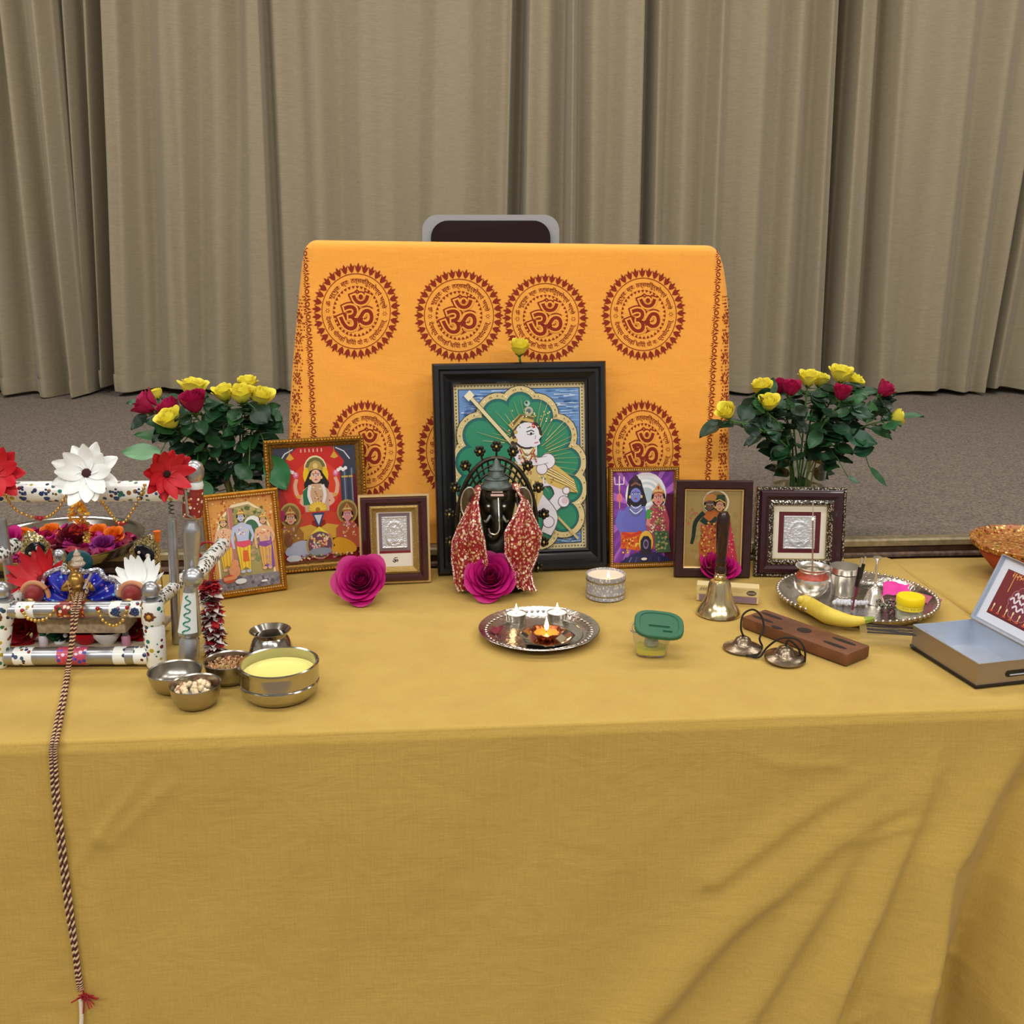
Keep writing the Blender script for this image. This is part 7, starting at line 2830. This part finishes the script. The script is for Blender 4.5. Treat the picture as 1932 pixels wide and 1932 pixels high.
# ---------- sequinned teardrop ornaments behind the seat
mSeq = M_spots('gold_sequins', '8a7648', ['d8c890', 'f0e6c0', '5a4a28', 'b8a468'], 320, 0.5, 0.3, 0.7, 0.4)
for u, v, rot, lab in ((66, 1034, 0.45, 'gold sequinned teardrop ornament with black centre, left side of swing seat back'), (276, 1040, -0.5, 'gold sequinned teardrop ornament with black centre, right side of swing seat back')):
    c_ = uz(u, v, 1.79)
    t = thing('teardrop_ornament', lab, 'ornament', c_, (0, 0, 0), 'teardrop ornaments on the swing')
    R3 = Matrix.Translation(c_) @ Matrix.Rotation(-0.2, 4, 'X') @ Matrix.Rotation(-rot, 4, 'Y')
    m_ = MB()
    m_.T = R3

    def drop(i, j, sgn=1):
        a = 2 * math.pi * i
        x = 0.027 * j * math.sin(a) * (1 - 0.25 * math.cos(a))
        z = 0.033 * j * math.cos(a)
        return (x * (1 + 0.05 * math.sin(a * 12)), -sgn * 0.006 * (1 - j * j), z * (1 + 0.05 * math.sin(a * 12)))
    m_.grid(lambda i, j: drop(i, j), 48, 8, cu=True)
    m_.grid(lambda i, j: drop(i, j, -1), 48, 8, cu=True)
    part('sequin_pad', m_, mSeq, t, world=True, smooth=180, fix=False)
    m_ = MB()
    m_.T = R3
    m_.ball((0, -0.005, -0.004), (0.020, 0.0045, 0.0145), 20, 8)
    part('black_stone', m_, M('black_stone', '0d0f1a', 0.15), t, world=True)
    m_ = MB()
    m_.T = R3
    m_.ball((0.009, -0.0095, -0.004), 0.0045, 10, 7)
    m_.ball((-0.008, -0.0095, -0.006), 0.0030, 10, 7)
    part('pearls', m_, M('pearl', 'e8dcc8', 0.2), t, world=True)
    m_ = MB()
    m_.tube([c_ + Vector((0, 0.006, -0.02)), Vector((c_.x, 1.80, SEATZ - 0.004))], 0.0026, 6)
    part('pin', m_, mAlu, t, world=True)
mOrg = M('orange_bloom', 'f07a1a', 0.55, var=0.2, vscale=60)
c_ = uz(297, 1012, 1.76)
t = thing('flower_pick', 'orange bud on a thin gold stick at the right of the swing seat', 'flower', c_)
m_ = MB()
m_.T = Matrix.Translation(c_)
m_.lathe([(0, -0.012), (0.004, -0.010), (0.0055, 0), (0.007, 0.010), (0.005, 0.008), (0, 0.004)], 12)
part('bud', m_, mOrg, t, world=True)
m_ = MB()
m_.tube([c_ + Vector((0, 0, -0.01)), Vector((c_.x + 0.002, 1.755, SEATZ))], 0.0014, 6)
part('stick', m_, M('gold_stick', 'c8a050', 0.4, 0.6), t, world=True)

# ---------- bead strings
mGoldB = M('gold_bead', 'd8b060', 0.22, 0.75)
mRedB = M('red_bead', 'a01c28', 0.25)


def bead_string(pts, label, n, r=0.0026, mid=True, ends=True):
    sp_ = spline(pts, n)
    t = thing('bead_string', label, 'bead string', sp_[0], (0, 0, 0), 'gold bead strings on the swing')
    m_ = MB()
    for k, p in enumerate(sp_):
        m_.ball(p, (r * (1.0 if k % 2 else 0.8),) * 3, 8, 5)
    part('beads', m_, mGoldB, t, world=True)
    m_ = MB()
    m_.tube(sp_, r * 0.3, 5)
    part('thread', m_, M('gold_thread', '8a6a3a', 0.6), t, world=True)
    m_ = MB()
    lo_ = min(sp_, key=lambda p: p.z)
    if mid:
        m_.ball(lo_ + Vector((0, 0, 0)), 0.0042, 9, 6)
        m_.ball(lo_ + Vector((-0.006, 0, 0.001)), 0.0034, 9, 6)
        m_.ball(lo_ + Vector((0.005, 0, 0.001)), 0.0030, 9, 6)
    else:
        m_.ball(sp_[0], 0.0036, 9, 6)
        part('red_bead', m_, mRedB, t, world=True)
        m_ = MB()
        m_.ball(sp_[-1], 0.0036, 9, 6)
    part('red_beads' if mid else 'red_bead', m_, mRedB, t, world=True)


bead_string([uz(8, 930, 1.585), uz(30, 962, 1.585), uz(76, 978, 1.585), uz(108, 962, 1.585), uz(128, 925, 1.585)], 'gold bead string in a V below the left half of the swing top bar', 23, 0.0031)
bead_string([uz(192, 945, 1.585), uz(208, 968, 1.585), uz(229, 988, 1.585), uz(252, 960, 1.585), uz(274, 915, 1.585)], 'gold bead string in a V below the right half of the swing top bar', 21, 0.0031)
bead_string([uz(42, 1152, 1.59), uz(52, 1166, 1.588), uz(70, 1171, 1.587), uz(90, 1166, 1.588), uz(106, 1146, 1.59)], 'short gold bead string looped under the left of the swing seat rail', 12, 0.0033, False)
bead_string([uz(184, 1148, 1.59), uz(194, 1170, 1.588), uz(214, 1181, 1.587), uz(232, 1170, 1.588), uz(240, 1146, 1.59)], 'short gold bead string looped under the right of the swing seat rail', 13, 0.0033, False)
# marigold tassel hanging from the bar's middle
t = thing('marigold_tassel', 'orange and red cloth marigold tassel hanging below the white daisy', 'tassel', uz(148, 945, 1.585))
rng = random.Random(6)
for nm, ce, ru, rv, cols, n in (('orange_frill', (148, 968), 15, 24, ['f0a020', 'f6c030', 'e8881a', 'fad860'], 130), ('red_frill', (149, 998), 13, 14, ['b81420', '8e0c18', 'd02a2a'], 70)):
    m_ = MB()
    for k in range(n):
        a2, b2 = rng.uniform(0, 6.28), rng.uniform(0, 1) ** 0.4
        p = uz(ce[0] + ru * b2 * math.cos(a2), ce[1] + rv * b2 * math.sin(a2), 1.585 + rng.uniform(-0.012, 0.006))
        m_.c = lin(rng.choice(cols))
        d = Vector((math.cos(a2), rng.uniform(-1, 0.2), math.sin(a2) - 0.3)).normalized()
        leafish = 0.008
        side = d.cross(Vector((0, 0, 1))).normalized()
        v0 = [m_.V(p), m_.V(p + d * leafish * .6 + side * 0.0035), m_.V(p + d * leafish), m_.V(p + d * leafish * .6 - side * 0.0035)]
        m_.F(v0)
    part(nm, m_, M_attr('frill_cloth', 0.6), t, world=True, smooth=0, fix=False)
m_ = MB()
for k in range(26):
    p = uz(163 + rng.uniform(-5, 5), 985 + 38 * k / 26, 1.59)
    m_.ball(p, rng.uniform(0.002, 0.0036), 7, 5)
part('gold_drops', m_, mGoldB, t, world=True)

# ---------- frilled garland hanging from the swing's right rail
t = thing('garland', 'frilled red and white petal garland hanging from the right rail of the swing', 'garland', uz(396, 1120, 1.66))
rng = random.Random(7)
m_ = MB()
ga = spline([uz(395, 1098, 1.68), uz(398, 1140, 1.66), uz(402, 1180, 1.655), uz(405, 1224, 1.65)], 60)
for k in range(420):
    f = rng.random()
    p = ga[int(f * 59)]
    a2 = rng.uniform(0, 6.28)
    d = Vector((math.cos(a2), math.sin(a2), rng.uniform(-0.7, 0.3))).normalized()
    side = Vector((-math.sin(a2), math.cos(a2), rng.uniform(-.4, .4)))
    L_ = rng.uniform(0.016, 0.026)
    band = math.sin(f * 44 + rng.uniform(-0.8, 0.8))
    m_.c = lin(rng.choice(['f2ede6', 'e6dcd4', 'd8ccc4']) if band > 0.1 else rng.choice(['8e1420', '6a0e18', 'b81c28', '4a0c12', '3c1512']))
    if f < 0.10:
        m_.c = lin(rng.choice(['b81c28', '8e1420']))
    ids = [m_.V(p), m_.V(p + d * L_ * .55 + side * 0.0075), m_.V(p + d * L_ + Vector((0, 0, -0.003))), m_.V(p + d * L_ * .55 - side * 0.0075)]
    m_.F(ids)
part('frills', m_, M_attr('frill_cloth', 0.6), t, world=True, smooth=0, fix=False)
m_ = MB()
m_.tube(ga, 0.0055, 8)
part('garland_core', m_, M('dark_thread', '4a0e14', 0.8), t, world=True)
m_ = MB()
o_ = ga[0]
m_.tube([Vector((o_.x + 0.017 * math.cos(a2) - 0.010, 1.72 + 0.0 * a2, z_r + 0.017 * math.sin(a2))) for a2 in [k * 0.42 for k in range(15)]] + [ga[0]], 0.0022, 7)
part('hanging_loop', m_, mRedB, t, world=True)

# ---------- odds and ends on the lower shelf
for u, v, y, R, lab, ax in ((46, 1190, 1.665, 0.040, 'dark red cloth flower at left on the lower swing shelf', (0, -0.8, 0.5)), (254, 1188, 1.675, 0.030, 'dark red cloth flower at right on the lower swing shelf', (0.1, -0.8, 0.5))):
    c_ = uz(u, v, y)
    c_.z = max(c_.z, SHZ + 0.020)
    t = thing('cloth_flower', lab, 'flower', c_, (0, 0, 0), 'red cloth flowers on the swing shelf')
    m_ = MB()
    m_.T = axis_T(c_ - Vector(ax).normalized() * R * 0.5, ax, u)
    rose_petals(m_, R, 12, 0.9, u)
    for p in m_.v:
        p.z = max(p.z, SHZ + 0.0006)
    part('petals', m_, M('dark_red_satin', '9a0f1c', 0.55), t, world=True, smooth=180, fix=False)
for u, v, y, lab, kind in ((161, 1200, 1.650, 'small red cup on the lower swing shelf behind the cord', 'red'), (201, 1200, 1.650, 'small white boat-shaped cup with dark contents on the lower swing shelf', 'white')):
    c_ = uz(u, 1225, y)
    c_ = Vector((uz(u, v, y).x, y, SHZ))
    t = thing('cup', lab, 'cup', c_, (0, 0, 0))
    m_ = MB()
    m_.T = Matrix.Diagonal((1.2, 0.9, 1, 1))
    m_.lathe([(0, 0), (0.009, 0), (0.012, 0.004), (0.019, 0.014), (0.021, 0.022), (0.019, 0.0225), (0.016, 0.014), (0, 0.008)], 24)
    part('cup', m_, M('red_lacquer', 'b8141e', 0.4) if kind == 'red' else M('white_ceramic', 'e8e4dc', 0.35), t)
    m_ = MB()
    m_.T = Matrix.Diagonal((1.2, 0.9, 1, 1))
    m_.lathe([(0, 0.010), (0.0155, 0.0135), (0.0168, 0.016), (0, 0.019)], 20)
    part('contents', m_, M('dark_red_powder', '5a0f18', 0.8), t)
for u, capc, bodc, lab in ((81, '1c5a44', 'd8c8d0', 'tiny pale bottle with green cap on the lower swing shelf'), (237, '6a6a6a', 'c88aa0', 'tiny pink bottle with grey cap on the lower swing shelf')):
    c_ = uz(u, 1200, 1.645)
    t = thing('tiny_bottle', lab, 'bottle', (c_.x, 1.645, SHZ))
    m_ = MB()
    m_.lathe([(0, 0), (0.007, 0), (0.0075, 0.002), (0.0075, 0.015), (0.005, 0.018), (0, 0.018)], 16)
    part('bottle', m_, M('bottle_' + bodc, bodc, 0.3), t)
    m_ = MB()
    m_.lathe([(0, 0.018), (0.0055, 0.018), (0.0055, 0.026), (0, 0.027)], 14)
    part('cap', m_, M('cap_' + capc, capc, 0.35), t)
c_ = uz(112, 1200, 1.655)
t = thing('green_figurine', 'small dark green leafy ornament with white tip on the lower swing shelf', 'ornament', (c_.x, 1.655, SHZ))
m_ = MB()
for k in range(9):
    a2 = k * 0.7
    leaf(m_, (0, 0, 0.004), (math.cos(a2), math.sin(a2) * 0.7, 0.7), (0, -0.5, 0.8), 0.024, 0.014, '163c2a' if k % 3 else '2a6a48', 0.3)
part('leaves', m_, mLeaf, t, smooth=180, fix=False)
m_ = MB()
m_.lathe([(0, 0), (0.009, 0), (0.010, 0.005), (0, 0.007)], 14)
part('base', m_, mWhiteE, t)
m_ = MB()
m_.ball((0.016, -0.012, 0.018), 0.004, 8, 6)
part('white_tip', m_, mWhiteE, t)

# ---------- braided cord from the swing, across the table and down its front
t = thing('braided_cord', 'twisted maroon and cream cord hanging from the swing down the table front', 'cord', uz(140, 1150, 1.575))


def drop_y(u, v):
    y = 1.33
    for _ in range(4):
        p = Q(u, v, y)
        s_ = p.x
        h_ = max(0.0, TZ - p.z)
        i_ = (s_ + 1.7) / (CS + 1.7)
        j_ = 0.44 + 0.56 * min(1, max(0, (h_ - 0.014) / (TZ - 0.024)))
        q_ = cloth_fn(i_, j_)
        y = q_[1]
    return y


def cord_path(off):
    pts = [uz(150 + off, 1120, 1.625), uz(146 + off, 1138, 1.585), uz(141 + off, 1160, 1.576), uz(137 + off * 0.6, 1200, 1.572), uz(132 + off * 0.4, 1238, 1.568)]
    pts += [P(u, v, TZ + 0.005) for u, v in ((127 + off * .5, 1272), (121 + off * .7, 1310), (112 + off, 1355))]
    pts += [P(104 + off, 1394, TZ + 0.004)]
    for u, v in ((100, 1412), (101, 1440), (104, 1490), (112, 1560), (121, 1640), (131, 1720), (141, 1790), (148, 1845), (152, 1868)):
        y = drop_y(u, v)
        pts.append(Q(u + off * (1 if v < 1790 else 0.6), v, y - 0.006))
    return pts


mCa, mCb = M('maroon_strand', '4a1a1c', 0.7), M('cream_strand', 'd8b890', 0.7)
for so, (off) in enumerate((-4.0, 4.0)):
    base = spline(cord_path(off), 900)
    for hs, mt in ((0, mCa), (1, mCb)):
        pts = []
        for k, p in enumerate(base):
            tg = (base[min(k + 1, 899)] - base[max(k - 1, 0)]).normalized()
            x_ = tg.cross(Vector((0, 1, 0.3))).normalized()
            y_ = tg.cross(x_)
            a2 = k * 0.62 + math.pi * hs
            pts.append(p + (x_ * math.cos(a2) + y_ * math.sin(a2)) * 0.0014)
        m_ = MB()
        m_.tube(pts, 0.0017, 5)
        part('strand', m_, mt, t, world=True, label='maroon strand' if hs == 0 else 'cream strand')
kn = Q(160, 1882, drop_y(158, 1882) - 0.008)
m_ = MB()
rng = random.Random(21)
m_.ball(kn + Vector((0, 0, 0.002)), (0.006, 0.005, 0.006), 10, 7)
for k in range(16):
    d = Vector((rng.uniform(-0.3, 1.2), rng.uniform(-0.6, 0.0), rng.uniform(-0.7, 0.6))).normalized()
    m_.tube(spline([kn, kn + d * 0.010 + Vector((0, 0, 0.002)), kn + d * rng.uniform(0.014, 0.026)], 6), 0.0011, 5)
part('red_tassel', m_, M('red_thread', 'a0202a', 0.7), t, world=True)
m_ = MB()
wp = []
for v in range(1885, 2010, 3):
    u = 152 + 2 * math.sin(v * 0.05)
    wp.append(Q(u, v, drop_y(u, min(v, 1990)) - 0.006))
for k, p in enumerate(wp):
    m_.ball(p, (0.0034, 0.0034, 0.0028), 8, 5)
m_.tube(wp, 0.0026, 7)
part('white_cord', m_, M('white_cord', 'e6dcc8', 0.7), t, world=True)

# ================================================================ steel pots at the front left
def bowl(u, vfront, r, h, label, name='steel_bowl', group=None):
    f_ = P(u, vfront, TZ)
    rb = r * 0.72
    c_ = Vector((f_.x, f_.y + rb, TZ + 0.0005))
    t = thing(name, label, 'bowl', c_, (0, 0, 0), group)
    m_ = MB()
    m_.lathe([(0, 0), (rb * 0.9, 0), (rb, 0.0015), (r * 0.86, h * 0.30), (r * 0.95, h * 0.7), (r * 0.97, h), (r, h + 0.0008), (r * 0.99, h + 0.0018), (r * 0.94, h), (r * 0.91, h * 0.7), (r * 0.82, h * 0.32), (rb * 0.85, 0.003), (0, 0.0022)], 40)
    part('bowl', m_, mSteelB, t)
    return t, c_


mSteelB.node_tree.nodes['Principled BSDF'].inputs['Roughness'].default_value = 0.27
bowl(321, 1314, 0.0425, 0.030, 'empty small steel bowl in front of the swing post')
t, c_ = bowl(361, 1344, 0.0395, 0.033, 'small steel bowl of white sugar lumps and nuts, frontmost of the steel pots')
rng = random.Random(33)
for k in range(46):
    a2, rr = rng.uniform(0, 6.28), 0.031 * math.sqrt(rng.random())
    m_ = MB()
    z = 0.021 + 0.017 * (1 - rr / 0.034) * rng.uniform(0.5, 1)
    m_.T = Matrix.Translation(c_ + Vector((rr * math.cos(a2), rr * math.sin(a2), z))) @ Euler((rng.random() * 3, rng.random() * 3, rng.random() * 3)).to_matrix().to_4x4()
    nut = k % 6 == 0
    if nut:
        m_.ball((0, 0, 0), (0.0075, 0.0042, 0.0034), 8, 6)
    else:
        m_.box((0, 0, 0), (rng.uniform(0.006, 0.011), rng.uniform(0.006, 0.009), rng.uniform(0.004, 0.008)), 0.0015, 1)
    solo('almond' if nut else 'sugar_lump', m_, M('almond_skin', 'a8785a', 0.6) if nut else M('sugar_lump', 'e8d4ac', 0.5, sub=0.2), 'brown almond among the sugar lumps in the frontmost steel bowl' if nut else 'cream sugar lump heaped in the frontmost steel bowl', 'almond' if nut else 'sugar lump', 'almonds in the steel bowl' if nut else 'sugar lumps in the steel bowl')
t, c_ = bowl(425, 1297, 0.0400, 0.034, 'small steel bowl of brown seeds, behind the yellow filled steel container')
m_ = MB()
rng = random.Random(34)
for k in range(260):
    a2, rr = rng.uniform(0, 6.28), 0.034 * math.sqrt(rng.random())
    m_.c = lin(rng.choice(['b8845a', 'c89a6a', '9a6a44', 'd8b088', '8a5a3a', '9a8a50']))
    m_.T = Matrix.Translation(c_ + Vector((rr * math.cos(a2), rr * math.sin(a2), 0.024 + 0.004 * rng.random()))) @ Euler((rng.random() * 3, rng.random() * 3, rng.random() * 3)).to_matrix().to_4x4()
    m_.ball((0, 0, 0), (0.0045, 0.002, 0.002), 5, 4)
solo('seeds', m_, M_attr('seed_skin', 0.6), 'brown mixed seeds filling the small steel bowl behind the yellow filled container', 'seeds', kind='stuff')
# two-tier container with pale yellow custard
f_ = P(516, 1338, TZ)
r = 0.0625
c_ = Vector((f_.x, f_.y + r * 0.8, TZ + 0.0005))
t = thing('steel_container', 'wide two-tier steel container of pale yellow cream, right of the bowls', 'container', c_)
hc = 0.056
m_ = MB()
m_.lathe([(0, 0), (r * 0.74, 0), (r * 0.82, 0.003), (r * 0.94, 0.012), (r * 0.985, 0.022), (r * 0.985, 0.0255), (r * 0.955, 0.0275), (r * 0.985, 0.0295), (r * 0.985, hc - 0.008), (r * 0.99, hc - 0.004), (r * 1.005, hc - 0.002), (r * 1.005, hc), (r * 0.97, hc + 0.0012), (r * 0.925, hc), (r * 0.915, hc - 0.010), (r * 0.915, 0.012), (0, 0.010)], 56)
part('container', m_, mSteel, t)
m_ = MB()
m_.lathe([(0, 0.020), (r * 0.905, 0.020), (r * 0.912, hc - 0.016), (r * 0.87, hc - 0.0175), (0, hc - 0.017)], 44)
part('cream', m_, M('yellow_cream', 'ece486', 0.25, sub=0.2), t)
# flared water pot
f_ = P(509, 1266, TZ)
c_ = Vector((f_.x, f_.y + 0.02, TZ + 0.0005))
t = thing('water_pot', 'shiny steel pot with flared rim behind the steel container', 'pot', c_)
ztp = Q(508, 1190, c_.y).z - TZ
m_ = MB()
m_.lathe([(0, 0), (0.022, 0), (0.025, 0.002), (0.036, 0.010), (0.039, 0.020), (0.0375, 0.028), (0.0300, ztp - 0.014), (0.0262, ztp - 0.009), (0.0268, ztp - 0.006), (0.0335, ztp), (0.0345, ztp + 0.0012), (0.0325, ztp + 0.0014), (0.0250, ztp - 0.007), (0.0280, ztp - 0.014), (0.035, 0.028), (0.036, 0.020), (0, 0.005)], 48)
part('pot', m_, mSteel, t)

# ================================================================ big steel plate of petals on the stage edge
zpl = STZ + 0.034
c_ = P(108, 1016, zpl)
R_ = (P(265, 1018, zpl) - P(108, 1018, zpl)).length
pl = thing('steel_plate', 'large steel plate heaped with petals on the stage edge behind the swing', 'plate', (c_.x, c_.y, STZ + 0.003))
m_ = MB()
m_.lathe([(0, 0), (R_ * 0.80, 0), (R_ * 0.86, 0.004), (R_ * 0.96, 0.026), (R_ * 0.985, 0.030), (R_, 0.031), (R_, 0.033), (R_ * 0.975, 0.0325), (R_ * 0.94, 0.026), (R_ * 0.84, 0.006), (0, 0.003)], 64)
part('dish', m_, mSteel, pl)
PZ2 = STZ + 0.007
rng = random.Random(50)
m_ = MB()
for k in range(230):
    a2, rr = rng.uniform(0, 6.28), R_ * 0.84 * math.sqrt(rng.random())
    p = Vector((c_.x + rr * math.cos(a2), c_.y + rr * math.sin(a2), PZ2 + 0.003 + 0.020 * rng.random() * (1 - rr / R_)))
    m_.c = lin(rng.choice(['b0146c', '8e1050', 'c83a90', '7a1030', 'a01428', 'c01848', 'a8106a']))
    T0 = Matrix.Translation(p) @ Euler((rng.uniform(-.6, .6), rng.uniform(-.6, .6), rng.random() * 6)).to_matrix().to_4x4()
    m_.T = T0
    m_.grid(lambda i, j: (0.024 * (i - .5) * math.sin(math.pi * (0.2 + 0.75 * j)), 0.028 * (j - .5), 0.006 * ((2 * i - 1) ** 2 + j * j)), 4, 5)
o = solo('petals', m_, M_attr('loose_petals', 0.5), 'loose magenta and red rose petals strewn over the large steel plate', 'petals', smooth=180, fix=False, kind='stuff')


def small_bloom(u, v, R, mat, label, group, z=PZ2 + 0.014, cat='flower', opn=0.7, ax=(0, -0.5, 0.9)):
    p = P(u, v, z)
    t = thing('flower_head', label, cat, p, (0, 0, 0), group)
    t.name = 'marigold' if 'marigold' in label else 'plate_rose'
    m_ = MB()
    m_.T = axis_T(p - Vector(ax).normalized() * R * 0.2, ax, u)
    rose_petals(m_, R, 16, opn, u)
    part('petals', m_, mat, t, world=True, smooth=180, fix=False)
    m_ = MB()
    m_.T = axis_T(p - Vector(ax).normalized() * R * 0.2, ax, u)
    sepals(m_, R * 0.7)
    part('sepals', m_, mSepal, t, world=True, smooth=180, fix=False)


for u, v, lab in ((45, 1014, 'orange marigold farthest left among the petals on the steel plate'), (96, 1006, 'orange marigold left of the dark red rose on the steel plate'), (186, 1008, 'orange marigold right of the hanging tassel on the steel plate'), (215, 1012, 'orange marigold near the right rim of the steel plate')):
    small_bloom(u, v, 0.022, mOrg, lab, 'marigolds on the steel plate', opn=0.9)
small_bloom(140, 1022, 0.040, M('dark_red_petal', '6e1024', 0.5), 'very dark red rose in the middle of the steel plate', 'roses on the steel plate', opn=0.3)
small_bloom(14, 1026, 0.036, mRoseP, 'magenta rose at the left on the steel plate', 'roses on the steel plate', opn=0.7)
small_bloom(196, 1032, 0.026, M('purple_petal', '8a2a7a', 0.5), 'purple rose at the right front of the steel plate', 'roses on the steel plate', opn=0.7)
